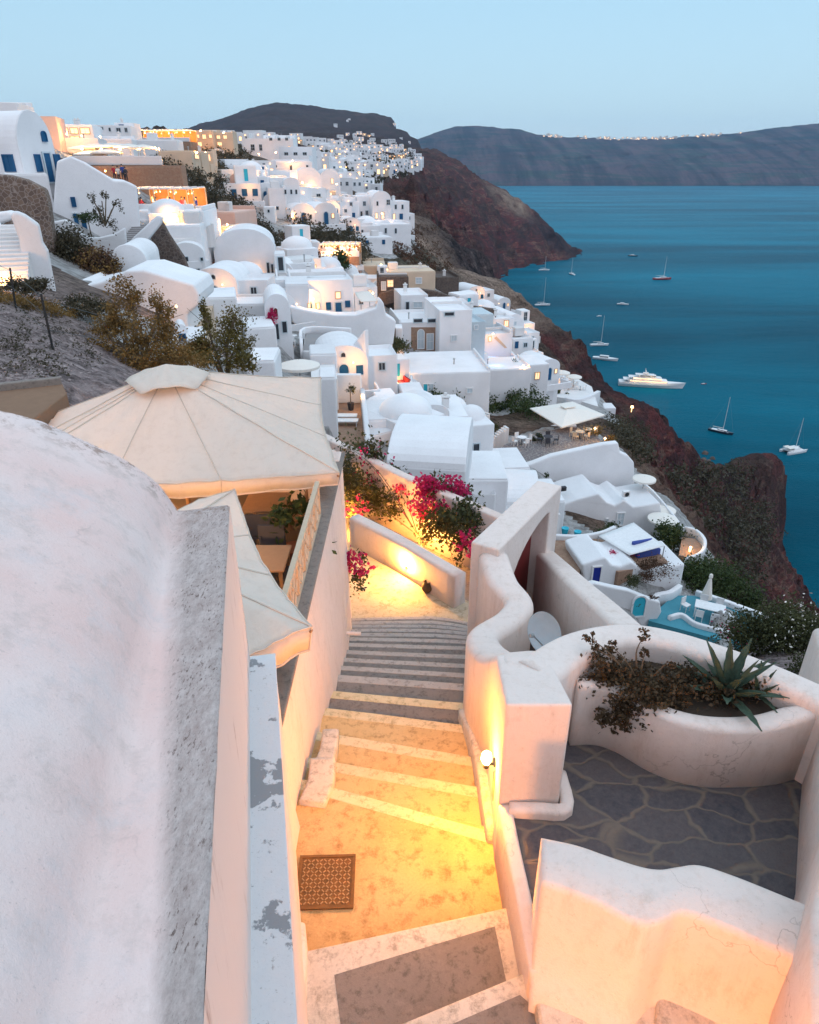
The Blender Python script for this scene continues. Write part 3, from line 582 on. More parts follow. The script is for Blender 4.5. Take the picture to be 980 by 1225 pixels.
HBa = np.array(HOUSES_BASE)
def paved_at(X, Y, z):
    d = np.sqrt((HBa[:, 0]-X)**2+(HBa[:, 1]-Y)**2).min()
    return 1.0 if d < 4.5+1.2*noise.noise(Vector((X*.3, Y*.3, 0))) else 0.0
def build_terrain():
    us = np.linspace(-1.0, 1.1, 500); ws = np.linspace(log(1.5), log(3600), 740)
    Z = np.zeros((len(ws), len(us)))
    for i, w in enumerate(ws):
        Y = exp(w); Z[i] = terr(us*Y, np.full(len(us), Y))
    me = bpy.data.meshes.new('hillside'); vs = []; fs = []; PV = []
    for i, w in enumerate(ws):
        Y = exp(w)
        for j, u in enumerate(us):
            z = Z[i, j]; X = u*Y
            pv = paved_at(X, Y, z) if 22 < Y < 170 and -.65 < u < .62 else 0.0
            PV.append(pv)
            if Y > 30:
                a = min(1.0, (Y-30)/60)
                gx = abs(Z[i, min(j+1, len(us)-1)]-Z[i, max(j-1, 0)])/(Y*2*(us[1]-us[0])); gy = abs(Z[min(i+1, len(ws)-1), j]-Z[max(i-1, 0), j])/(Y*2*(ws[1]-ws[0])); st = min(1.0, max(0.0, gx*0.9+gy*.5-.25)+0.13)*(1-.9*pv)
                s = 14.0 if Y < 300 else (75.0 if Y < 1350 else 200.0)
                k = noise.fractal(Vector((X/s, Y/s, z/s)), 0.9, 2.2, 5)
                k2 = abs(noise.noise(Vector((X/(s*.5)+9, Y/(s*.5), z/(s*1.5)))))+.5*abs(noise.noise(Vector((X/(s*.2)+3, Y/(s*.2), z/(s*.5)))))
                k3 = noise.fractal(Vector((X/(s*.13), Y/(s*.13), z/(s*.2))), .7, 2.2, 4)*1.6; st = .15 if Y > 1350 else (max(st, .36) if Y > 300 else st); z += a*st*(k*s*0.20 - k2*s*0.34 + k3*s*.07)
            elif Y > 12: z += 0.12*noise.fractal(Vector((X, Y, 0)), 1, 2, 4)
            vs.append((X, Y, max(z, -140)))
    N = len(us)
    for i in range(len(ws)-1):
        for j in range(N-1):
            a = i*N+j
            if max(vs[a][2], vs[a+1][2], vs[a+N][2], vs[a+N+1][2]) < -132: continue
            fs.append((a, a+1, a+N+1, a+N))
    me.from_pydata(vs, [], fs); me.update()
    for p_ in me.polygons: p_.use_smooth = True
    at = me.attributes.new('paved', 'FLOAT', 'POINT'); at.data.foreach_set('value', PV)
    o = bpy.data.objects.new('hillside', me); COL.objects.link(o); o['kind'] = 'structure'
    # material: gravelly beige near, tan rock, dark scrub, iron red cliffs
    n = NB('hillside_rock'); gp = n.gpos(); sx = n.n('SeparateXYZ'); n.l(gp, sx.inputs[0])
    def vn(scale, det=5, ro=0.6, d=0.0): return n.noise(scale, det, ro, gp, d)
    mp = n.n('Mapping'); mp.inputs['Scale'].default_value = (0.012, 0.012, 0.06); n.l(gp, mp.inputs[0])
    band = n.noise(1.0, 6, 0.62, mp.outputs[0], 0.6)
    mp2 = n.n('Mapping'); mp2.inputs['Scale'].default_value = (0.20, 0.20, 0.10); n.l(gp, mp2.inputs[0])
    streak = n.noise(1.0, 6, 0.7, mp2.outputs[0], 0.3)
    red = n.ramp(band, [(0.28, (0.05, 0.02, 0.024)), (0.40, (0.17, 0.045, 0.042)), (0.455, (0.075, 0.028, 0.032)), (0.5, (0.20, 0.06, 0.048)), (0.53, (0.24, 0.14, 0.105)), (0.55, (0.13, 0.038, 0.038)), (0.6, (0.18, 0.052, 0.046)), (0.72, (0.042, 0.026, 0.03))])
    rock = n.ramp(vn(0.35, 6, 0.7), [(0.3, (0.05, 0.042, 0.038)), (0.5, (0.2, 0.155, 0.12)), (0.7, (0.34, 0.26, 0.2))])
    scr = n.ramp(vn(0.6, 7, 0.75), [(0.35, (0.035, 0.035, 0.022)), (0.55, (0.10, 0.088, 0.06)), (0.7, (0.2, 0.165, 0.13))])
    near = n.ramp(vn(5.0, 8, 0.8), [(0.3, (0.17, 0.13, 0.125)), (0.46, (0.36, 0.28, 0.27)), (0.58, (0.48, 0.39, 0.38)), (0.72, (0.66, 0.57, 0.55))])
    veg = n.ramp(vn(0.055, 4, 0.6), [(0.46, 0.0), (0.56, 1.0)])
    far = n.ramp(n.math('DIVIDE', sx.outputs['Y'], 200.0), [(0.32, 0.0), (0.75, 1.0)])
    zr = n.ramp(n.math('DIVIDE', sx.outputs['Z'], -60.0), [(0.36, 0.0), (0.62, 1.0)])
    base = n.mix(veg, rock, scr)
    isred = n.math('MAXIMUM', n.math('MULTIPLY', zr, 1.0), n.ramp(n.math('DIVIDE', sx.outputs['Y'], 1000.0), [(0.25, 0.0), (0.45, 1.0)]))
    hi = n.ramp(n.math('DIVIDE', sx.outputs['Z'], 100.0), [(0.0, 0.0), (0.35, 0.85)])
    redv = n.mix(hi, red, n.ramp(vn(0.004, 8, 0.7), [(0.35, (0.05, 0.035, 0.038)), (0.65, (0.105, 0.07, 0.06))]))
    dk = n.ramp(vn(0.03, 6, 0.65), [(0.42, 0.0), (0.6, 0.75)])
    redv = n.mix(dk, redv, (0.045, 0.036, 0.03))
    redv = n.mix(n.math('MULTIPLY', n.ramp(streak, [(0.4, 1.0), (0.62, 0.0)]), 0.55), redv, (0.03, 0.022, 0.022))
    c = n.mix(isred, base, redv)
    nearf = n.ramp(n.math('DIVIDE', sx.outputs['Y'], 60.0), [(0.35, 1.0), (0.75, 0.0)])
    c = n.mix(nearf, c, near)
    def blob(c, r0, r1):
        dv = n.n('VectorMath'); dv.operation = 'DISTANCE'; n.l(gp, dv.inputs[0]); dv.inputs[1].default_value = c
        return n.ramp(n.math('DIVIDE', n.math('ADD', dv.outputs['Value'], n.math('MULTIPLY', n.math('SUBTRACT', vn(0.04, 5, .6), .5), r0)), r1), [(r0/r1*.8, 1.0), (1.0, 0.0)])
    tuff = n.ramp(n.math('ADD', n.math('MULTIPLY', vn(0.25, 7, .75), .6), n.math('MULTIPLY', streak, .4)), [(.36, (.06, .045, .038)), (.46, (.24, .165, .125)), (.6, (.42, .31, .245))])
    c = n.mix(blob(tuple(P(520, 292, 200)), 34, 60), c, tuff)
    lava = n.ramp(vn(0.2, 7, .75), [(.4, (.018, .016, .018)), (.55, (.07, .05, .05)), (.7, (.18, .14, .13))])
    c = n.mix(blob(tuple(P(590, 345, 228)), 26, 46), c, lava)
    tan_ = n.ramp(vn(0.05, 8, .75), [(.38, (.10, .06, .05)), (.52, (.27, .19, .145)), (.65, (.38, .29, .22))])
    c = n.mix(n.math('MULTIPLY', blob(tuple(P(608, 243, 1040)), 30, 62), .8), c, tan_)
    c = n.mix(blob(tuple(P(668, 287, 1035)), 38, 75), c, n.ramp(vn(0.06, 7, .75), [(.4, (.022, .015, .018)), (.6, (.06, .035, .036))]))
    pa = n.n('Attribute'); pa.attribute_name = 'paved'
    pavc = n.ramp(vn(1.1, 6, 0.7), [(0.35, (0.30, 0.28, 0.27)), (0.5, (0.56, 0.55, 0.54)), (0.62, (0.70, 0.70, 0.70))])
    rk = n.ramp(vn(1.7, 8, 0.8), [(0.38, 0.35), (0.5, 1.0), (0.64, 1.6)])
    c = n.mix(1.0, c, rk, 'MULTIPLY')
    n.col(n.mix(n.ramp(pa.outputs['Fac'], [(0.35, 0.0), (0.6, 1.0)]), c, pavc)); n.rough(0.95, 0.1)
    b1 = n.n('Bump'); b1.inputs['Strength'].default_value = 0.9; b1.inputs['Distance'].default_value = 2.2
    n.l(n.math('ADD', vn(0.5, 8, 0.75), n.math('MULTIPLY', streak, 1.5)), b1.inputs['Height'])
    b2 = n.n('Bump'); b2.inputs['Strength'].default_value = 0.7; b2.inputs['Distance'].default_value = 0.06
    n.l(vn(7, 6, 0.8), b2.inputs['Height']); n.l(b1.outputs[0], b2.inputs['Normal'])
    b3 = n.n('MixRGB')
    n.l(b2.outputs[0], n.b.inputs['Normal'])
    me.materials.append(n.m)
build_terrain()

# sea
bm = nb()
vs = [bm.verts.new(v) for v in ((-9000, -600, SEA), (9000, -600, SEA), (9000, 8900, SEA), (-9000, 8900, SEA))]
bm.faces.new(vs)
n = NB('sea_water'); gp = n.gpos()
mp = n.n('Mapping'); mp.inputs['Scale'].default_value = (0.0011, 0.005, 1); n.l(gp, mp.inputs[0])
pat = n.noise(1.0, 5, 0.6, mp.outputs[0], 0.5)
n.col(n.ramp(pat, [(0.38, (0.001, 0.085, 0.135)), (0.62, (0.001, 0.185, 0.275))])); n.rough(0.3, 0.15)
n.b.inputs['IOR'].default_value = 1.1
mp = n.n('Mapping'); mp.inputs['Scale'].default_value = (0.35, 0.8, 1); n.l(gp, mp.inputs[0])
n.bump(n.math('ADD', n.noise(1.0, 6, 0.75, mp.outputs[0]), n.noise(0.12, 3, 0.6, mp.outputs[0])), 1.0, 1.8)
struct('sea', bm, n.m)

# far side of the caldera
def far_ridge():
    top = [(300,158),(420,160),(500,166),(520,158),(545,151),(580,150),(600,153),(622,154),(640,160),(665,163),(700,164),(740,166),(790,165),(840,162),(880,159),(930,152),(980,147),(1050,140),(1200,138),(1400,150)]
    X = [t[0] for t in top]; Yy = [t[1] for t in top]
    bm = nb(); rows = []
    N = 420; K = 34
    for j in range(K+1):
        f = j/K; row = []
        for i in range(N+1):
            px = 300+1100*i/N; py = np.interp(px, X, Yy)
            a = P(px, py, 6000); foot = P(px, 223.0, 4835)
            x = foot.x*(1-f)+a.x*f; y = foot.y*(1-f)+a.y*f
            z = (SEA-6)*(1-f**0.75)+a.z*f**0.75
            s = 260.0; am = sin(pi*min(1, f*1.02))*0.9+0.05
            k = noise.fractal(Vector((x/s, y/s, z/s)), 0.8, 2.1, 6); r = abs(noise.noise(Vector((x/300, 0, z/1400))))
            y += am*(k*90-r*230); z += k*5*am
            if j == K: z += noise.fractal(Vector((x/120, 3, 0)), 0.9, 2.1, 4)*9
            row.append(bm.verts.new((x, y, z)))
        rows.append(row)
    back = [bm.verts.new((v.co.x*1.3, v.co.y*1.3, -130)) for v in rows[-1]]; rows.append(back)
    for A, B in zip(rows, rows[1:]):
        for i in range(N): bm.faces.new((A[i], A[i+1], B[i+1], B[i]))
    n = NB('far_cliff'); gp = n.gpos()
    mp = n.n('Mapping'); mp.inputs['Scale'].default_value = (0.0012, 0.0012, 0.018); n.l(gp, mp.inputs[0])
    mq = n.n('Mapping'); mq.inputs['Scale'].default_value = (0.009, 0.001, 0.0015); n.l(gp, mq.inputs[0])
    a = n.ramp(n.noise(1, 7, 0.65, mp.outputs[0], 0.4), [(0.35, (0.022, 0.036, 0.03)), (0.5, (0.10, 0.055, 0.055)), (0.58, (0.035, 0.052, 0.036)), (0.7, (0.15, 0.075, 0.075))])
    b = n.ramp(n.noise(1, 6, 0.7, mq.outputs[0], 0.3), [(0.4, 0.45), (0.6, 1.35)])
    n.col(n.mix(1.0, a, b, 'MULTIPLY')); n.rough(0.95, 0.05)
    n.bump(n.noise(0.02, 8, 0.75, gp), 0.8, 25)
    struct('far_island', bm, n.m, smooth=True)
far_ridge()

# evening haze over the caldera
bm = nb(); add_box(bm, (0, 4300, 190), (19000, 10400, 624)); hz = struct('haze', bm, [], kind='stuff')
hm = bpy.data.materials.new('haze_air'); hm.use_nodes = True; ht = hm.node_tree; ht.nodes.clear()
ho = ht.nodes.new('ShaderNodeOutputMaterial'); hv = ht.nodes.new('ShaderNodeVolumePrincipled')
hv.inputs['Color'].default_value = (.40, .68, 1, 1); hv.inputs['Density'].default_value = 5.2e-5; hv.inputs['Anisotropy'].default_value = 0.0
ht.links.new(hv.outputs[0], ho.inputs['Volume']); hz.data.materials.append(hm)
# ------------------------------------------------------------ near: stairs, landing and the white walls around them
LX = [(3.2,-1.07),(3.9,-1.1),(4.9,-1.22),(5.8,-1.18),(7.0,-1.1),(7.7,-1.0),(8.2,-.9),(9.5,-.93),(11,-1.08),(12.5,-1.27)]
RX = [(3.2,.98),(4.4,1.0),(5.3,.94),(6.6,.93),(7.4,.84),(8.0,.79),(9.0,.88),(11,1.05),(12.5,1.2),(13.2,1.3)]
def lx(y): return float(np.interp(y, [a for a, b in LX], [b for a, b in LX]))
def rx(y): return float(np.interp(y, [a for a, b in RX], [b for a, b in RX]))

def paint_floor(name, base, dirt, scale=1.0, thr=0.5):
    n = NB(name)
    a = n.noise(1.3*scale, 5, 0.65); b = n.noise(6*scale, 6, 0.75); c3 = n.noise(40*scale, 3, 0.7)
    c = n.mix(n.ramp(a, [(thr-0.08, 0.0), (thr+0.25, 0.8)]), base, dirt)
    c = n.mix(n.ramp(b, [(0.50, 0.0), (0.66, 0.75)]), c, tuple(x*0.5 for x in dirt))
    wst = n.noise(2.6*scale, 8, 0.8); c = n.mix(n.ramp(wst, [(0.53, 0.0), (0.62, 0.6)]), c, tuple(min(1, x*1.15) for x in base))
    c = n.mix(n.ramp(c3, [(0.35, 0.25), (0.6, 0.0)]), c, dirt)
    n.col(c); n.rough(0.8, 0.25); n.bump(n.math('ADD', b, n.math('MULTIPLY', c3, 0.4)), 0.45, 0.012); return n.m
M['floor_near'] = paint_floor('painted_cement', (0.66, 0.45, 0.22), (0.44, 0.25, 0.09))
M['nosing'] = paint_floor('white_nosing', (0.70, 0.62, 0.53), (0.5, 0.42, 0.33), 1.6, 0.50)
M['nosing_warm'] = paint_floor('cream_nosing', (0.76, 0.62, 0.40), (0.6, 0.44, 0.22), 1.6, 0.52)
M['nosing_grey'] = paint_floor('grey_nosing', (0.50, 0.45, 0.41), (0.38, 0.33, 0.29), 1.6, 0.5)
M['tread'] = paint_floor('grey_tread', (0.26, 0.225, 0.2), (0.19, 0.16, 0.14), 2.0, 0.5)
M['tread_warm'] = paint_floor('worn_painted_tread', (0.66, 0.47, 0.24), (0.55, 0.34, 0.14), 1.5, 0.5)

# landing
ZL = -6.65
def strip_poly(bm, pts, th=0.25):
    add_prism(bm, [Vector(p) for p in pts], (0, 0, -th))
b1l = PZ(362, 940, ZL); b1r = PZ(600, 992, ZL)
bm = nb()
strip_poly(bm, [(-1.5, 3.2, ZL), (1.15, 3.2, ZL), (1.15, b1r.y, ZL), (b1r.x, b1r.y, ZL), (b1l.x-0.2, b1l.y, ZL), (-1.5, b1l.y, ZL)], 1.5)
struct('landing', bm, M['floor_near'])
bands = [(966, 27), (926, 17), (892, 16), (858, 12), (834, 9), (812.5, 7), (800.5, 6), (790, 5), (780, 4), (770.5, 3), (763, 2), (757, 1), (751.5, 0.5), (746.5, 0), (742, -1), (737, -2.5)]
EDGE = []
for k, (py, sk) in enumerate(bands):
    z = ZL - 0.15*k
    a = PZ(400, py-sk*0.9, z); b = PZ(575, py+sk*0.9, z)
    EDGE.append((a, b))
def on_edge(k, x, off=0.0):
    a, b = EDGE[k]; t = (x-a.x)/(b.x-a.x); return a.y+(b.y-a.y)*t+off
stair = thing('staircase', 'worn cement stairs with white painted edges going down between plaster walls', 'stairs', (0, 5.5, -9.2))
def curve_x(k): return [-1.45, -1.0, -0.5, 0, 0.5, 0.9, 1.35]
for k in range(0, len(bands)):
    z = ZL-0.15*k
    # tread k lies between edge k-1 and edge k, nosing along edge k
    nw = (0.17 if k < 6 else 0.12)
    xs = curve_x(k)
    def curl(x, kk): return -0.28*max(0, (x-0.35))**1.6*max(0, (kk-9)/6)
    if k > 0:
        bm = nb()
        near = [Vector((x, on_edge(k-1, x)+0.012+curl(x, k-1), z)) for x in xs]; farr = [Vector((x, on_edge(k, x, -nw+0.0)+curl(x, k), z)) for x in xs]
        add_prism(bm, near+farr[::-1], (0, 0, -0.3))
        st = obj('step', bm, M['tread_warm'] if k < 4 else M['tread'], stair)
    else: st = stair
    bm = nb()
    near = [Vector((x, on_edge(k, x, -nw)+curl(x, k), z+0.004)) for x in xs]; farr = [Vector((x, on_edge(k, x)+curl(x, k)+0.01*noise.noise(Vector((x*3, k, 0))), z+0.004)) for x in xs]
    add_prism(bm, near+farr[::-1], (0, 0, -0.3)); bevel(bm, 0.015, 2, 60)
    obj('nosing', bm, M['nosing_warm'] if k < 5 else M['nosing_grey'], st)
# rounded cement build-ups at the foot of the left wall and small kerb by the right wall
bm = nb()
for (y0, y1, w, z0) in ((5.55, 6.25, 0.2, -6.62), (6.25, 6.9, 0.14, -6.78)):
    sweep(bm, [(lx(y0)+w*0.3, y0, z0+0.06), (lx((y0+y1)/2)+w*0.5, (y0+y1)/2, z0+0.04), (lx(y1)+w*0.3, y1, z0+0.02)], w*1.6, z0-0.5, 0.04)
tag(obj('kerb', bm, M['nosing'], smooth=True), 'rounded plaster skirting at the foot of the left wall beside the upper stairs', 'kerb')
bm = nb()
pts = [(rx(y)-0.03, y, z) for y, z in ((5.1, -6.45), (5.7, -6.5), (6.2, -6.6), (6.8, -6.75), (7.2, -6.9), (7.6, -7.05))]
sweep(bm, pts, 0.16, -8, 0.05)
tag(obj('kerb', bm, M['nosing'], smooth=True), 'white plaster skirting running down beside the lamp at the foot of the wavy wall', 'kerb')

# manhole cover, rusty, chequered
mc = PZ(390, 1055, ZL+0.0)
cover = thing('manhole_cover', 'square rusty cast iron cover with diamond tread on the yellow lit landing', 'manhole cover', (mc.x, mc.y, ZL))
rust = plain('rusty_iron', (0.20, 0.105, 0.04), 0.75, 0.3, 0.3, 0.45, 14)
bm = nb(); add_box(bm, (mc.x, mc.y, ZL+0.009), (0.60, 0.60, 0.018), 0.03); bevel(bm, 0.01, 2)
obj('lid', bm, rust, cover)
bm = nb(); R_ = Matrix.Translation((mc.x, mc.y, ZL+0.02)) @ Matrix.Rotation(0.03, 4, 'Z')
for i in range(12):
    for j in range(12):
        x = -0.237+0.043*i; y = -0.237+0.043*j
        add_box(bm, (x, y, 0), (0.034, 0.011, 0.012), pi/4 if (i+j) % 2 else -pi/4, M4=R_)
obj('tread_pattern', bm, plain('worn_iron', (0.42, 0.26, 0.12), 0.5, 0.5, 0.3, 0.3, 14), cover)
bm = nb()
for a, b, c, d in ((0, .285, .6, .03), (0, -.285, .6, .03)): add_box(bm, (a, b, 0.002), (c, d, .014), M4=R_)
for a, b, c, d in ((.285, 0, .03, .535), (-.285, 0, .03, .535)): add_box(bm, (a, b, 0.002), (c, d, .014), M4=R_)
obj('frame', bm, rust, cover)

# lower path below the stairs
ZP = -9.07
bm = nb()
strip_poly(bm, [(-1.9, 12.2, ZP), (1.6, 12.2, ZP), (1.5, 13.2, ZP), (-1.35, 16.0, ZP), (-2.4, 16.6, ZP), (-4, 14.5, ZP)], 2.5)
struct('path', bm, paint_floor('lit_path', (0.55, 0.48, 0.36), (0.44, 0.34, 0.2), 1.2))
bm = nb()
strip_poly(bm, [(-3.2, 17.0, -9.62), (-1.5, 15.9, -9.62), (1.3, 13.2, -9.62), (4.2, 13.9, -9.62), (2.5, 17.4, -9.62), (-0.2, 18.1, -9.62), (-1.7, 19.6, -9.62), (-4, 19.6, -9.62)], 2.5)
struct('lower_yard', bm, M['tread'])
# diagonal parapet beside the path
bm = nb(); sweep(bm, [(-1.45, 16.05, -8.2), (-0.2, 14.75, -8.2), (1.15, 13.15, -8.2)], 0.36, -9.9, 0.09)
tag(obj('parapet_wall', bm, M['wall_near'], smooth=True), 'low diagonal parapet wall lit by a small lamp beyond the foot of the stairs', 'wall')
# yellow courtyard wall behind the parapet
a = PZ(395, 592, -9.7); 
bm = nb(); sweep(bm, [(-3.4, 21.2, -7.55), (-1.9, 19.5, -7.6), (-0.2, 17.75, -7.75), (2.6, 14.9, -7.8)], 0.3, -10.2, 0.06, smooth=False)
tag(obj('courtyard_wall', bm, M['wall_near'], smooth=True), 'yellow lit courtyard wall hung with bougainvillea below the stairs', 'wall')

# restaurant building on the left of the stairs
rb = thing('restaurant_building', 'plaster restaurant building with a railed terrace left of the lit stairs', 'restaurant', (-3, 8, -9.5))
bm = nb()
ys = [5.0, 5.8, 7.0, 7.7, 8.2, 9.5, 11, 12.5]
face = [Vector((lx(y), y, -10)) for y in ys]
top = -5.06
for A_, B_ in zip(ys, ys[1:]):
    add_prism(bm, [Vector((lx(A_), A_, -10.5)), Vector((lx(B_), B_, -10.5)), Vector((-1.36 if B_ < 12.4 else lx(B_)-.12, B_, top)), Vector((-1.36 if A_ < 12.4 else lx(A_)-.12, A_, top))], (-0.24, 0, 0))
# end walls and back wall
add_prism(bm, [(-1.2, 4.98, -7), (-1.4, 4.98, -5.07), (-8, 4.98, -5.07), (-8, 4.98, -7)], (0, .3, 0))
add_prism(bm, [(-1.28, 12.5, -10.5), (-1.4, 12.5, -5.07), (-7, 14.6, -5.07), (-7, 14.6, -10.5)], (-.1, .3, 0))
bmesh.ops.remove_doubles(bm, verts=bm.verts[:], dist=0.001)
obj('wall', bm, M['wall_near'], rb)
bm = nb(); add_prism(bm, [(-1.5, 5.1, -6.2), (-1.5, 12.4, -6.2), (-7, 14.5, -6.2), (-8, 5.1, -6.2)], (0, 0, -.3))
obj('terrace_floor', bm, plain('dark_floor', (0.09, 0.07, 0.055), 0.7), rb)
bm = nb(); add_prism(bm, [(-1.28, 5.0, top), (-1.26, 12.5, top), (-1.56, 12.5, top), (-1.60, 5.0, top)], (0, 0, .06)); bevel(bm, .02, 2)
obj('ledge', bm, M['tread'], rb)
# corner pier at the far end
bm = nb(); add_prism(bm, [(-1.27, 12.52, -10), (-1.33, 12.52, -4.98), (-1.62, 12.52, -4.98), (-1.65, 12.52, -10)], (0, -.5, 0)); bevel(bm, .03, 2)
obj('pier', bm, M['wall_near'], rb)
# lattice railing on the ledge
bm = nb(); y0, y1 = 6.3, 9.8; zb, zt = top+.07, top+.62
rxp = -1.45
add_box(bm, (rxp, (y0+y1)/2, zt), (.07, y1-y0, .06)); add_box(bm, (rxp, (y0+y1)/2, zb), (.06, y1-y0, .05))
obj('rail', bm, M['wood_pale'], rb)
bm = nb(); nbay = 6
for i in range(nbay+1):
    y = y0+(y1-y0)*i/nbay; add_box(bm, (rxp, y, (zb+zt)/2), (.05, .05, zt-zb))
    if i < nbay:
        y2 = y0+(y1-y0)*(i+1)/nbay
        add_cyl(bm, (rxp, y, zb), (rxp, y2, zt), .016, seg=6); add_cyl(bm, (rxp, y, zt), (rxp, y2, zb), .016, seg=6)
        add_cyl(bm, (rxp, y, (zb+zt)/2), (rxp, (y+y2)/2, zt), .014, seg=6); add_cyl(bm, (rxp, y2, (zb+zt)/2), (rxp, (y+y2)/2, zt), .014, seg=6)
        add_cyl(bm, (rxp, y, (zb+zt)/2), (rxp, (y+y2)/2, zb), .014, seg=6); add_cyl(bm, (rxp, y2, (zb+zt)/2), (rxp, (y+y2)/2, zb), .014, seg=6)
obj('lattice', bm, M['wood_pale'], rb)
# small drain spout on the stair face
sp_ = PY(402, 757, 9.9); bm = nb(); add_cyl(bm, (lx(9.9)-.15, 9.9, sp_.z), (lx(9.9)+.1, 9.9, sp_.z-.01), .035, seg=10); obj('drain_spout', bm, M['wall_near'], rb)

# tables and chairs inside the terrace
def small_table(x, y, z, s=.8, h=.74, group='tables under the restaurant canopy', label='dark square dining table under the big canvas canopy beside the stairs'):
    t = thing('table', label, 'table', (x, y, z), group)
    bm = nb(); add_box(bm, (x, y, z+h), (s, s, .04)); bevel(bm, .01, 1); obj('tabletop', bm, M['wood'], t)
    for i in (-1, 1):
        for j in (-1, 1):
            bm = nb(); add_box(bm, (x+i*s*.42, y+j*s*.42, z+h/2-.01), (.05, .05, h-.03)); obj('leg', bm, M['wood'], t)
    return t
def chair(x, y, z, rz, mat, label, group, s=1.0):
    t = thing('chair', label, 'chair', (x, y, z), group); R = Matrix.Translation((x, y, z)) @ Matrix.Rotation(rz, 4, 'Z') @ Matrix.Scale(s, 4)
    bm = nb(); add_box(bm, (0, 0, .45), (.44, .44, .05), M4=R); obj('seat', bm, mat, t)
    bm = nb(); add_box(bm, (0, .21, .7), (.44, .035, .4), M4=R); obj('backrest', bm, mat, t)
    for i in (-1, 1):
        for j in (-1, 1):
            bm = nb(); add_box(bm, (i*.19, j*.19, .215 if j < 0 else .35), (.035, .035, .43 if j < 0 else .7), M4=R); obj('leg', bm, mat, t)
    return t
small_table(-2.3, 9.2, -6.2); small_table(-2.6, 11.2, -6.2)
for i, (x, y, r) in enumerate(((-1.85, 9.2, -pi/2), (-2.85, 9.2, pi/2), (-2.3, 9.8, 0), (-2.1, 11.2, -pi/2), (-2.6, 10.6, pi))):
    chair(x, y, -6.2, r, M['wood'] if i % 2 else M['cloth_dark'], 'dark wooden chair at a table in the shade under the canvas canopy', 'chairs under the restaurant canopy')
vbm = nb(); leaves(vbm, (-2.0, 10.3, -5.5), (.45, .5, .5), 500, .14, 8, .1, seed=5)
pp = thing('potted_plant', 'bushy dark green plant standing under the canvas canopy', 'plant', (-2.0, 10.3, -6.2))
obj('foliage', vbm, M['leaf'], pp); bm = nb(); add_lathe(bm, (-2.0, 10.3, -6.2), [(0, 0), (.16, 0), (.2, .3), (.22, .32), (.18, .32), (0, .28)], 14); obj('pot', bm, M['terracotta'], pp)

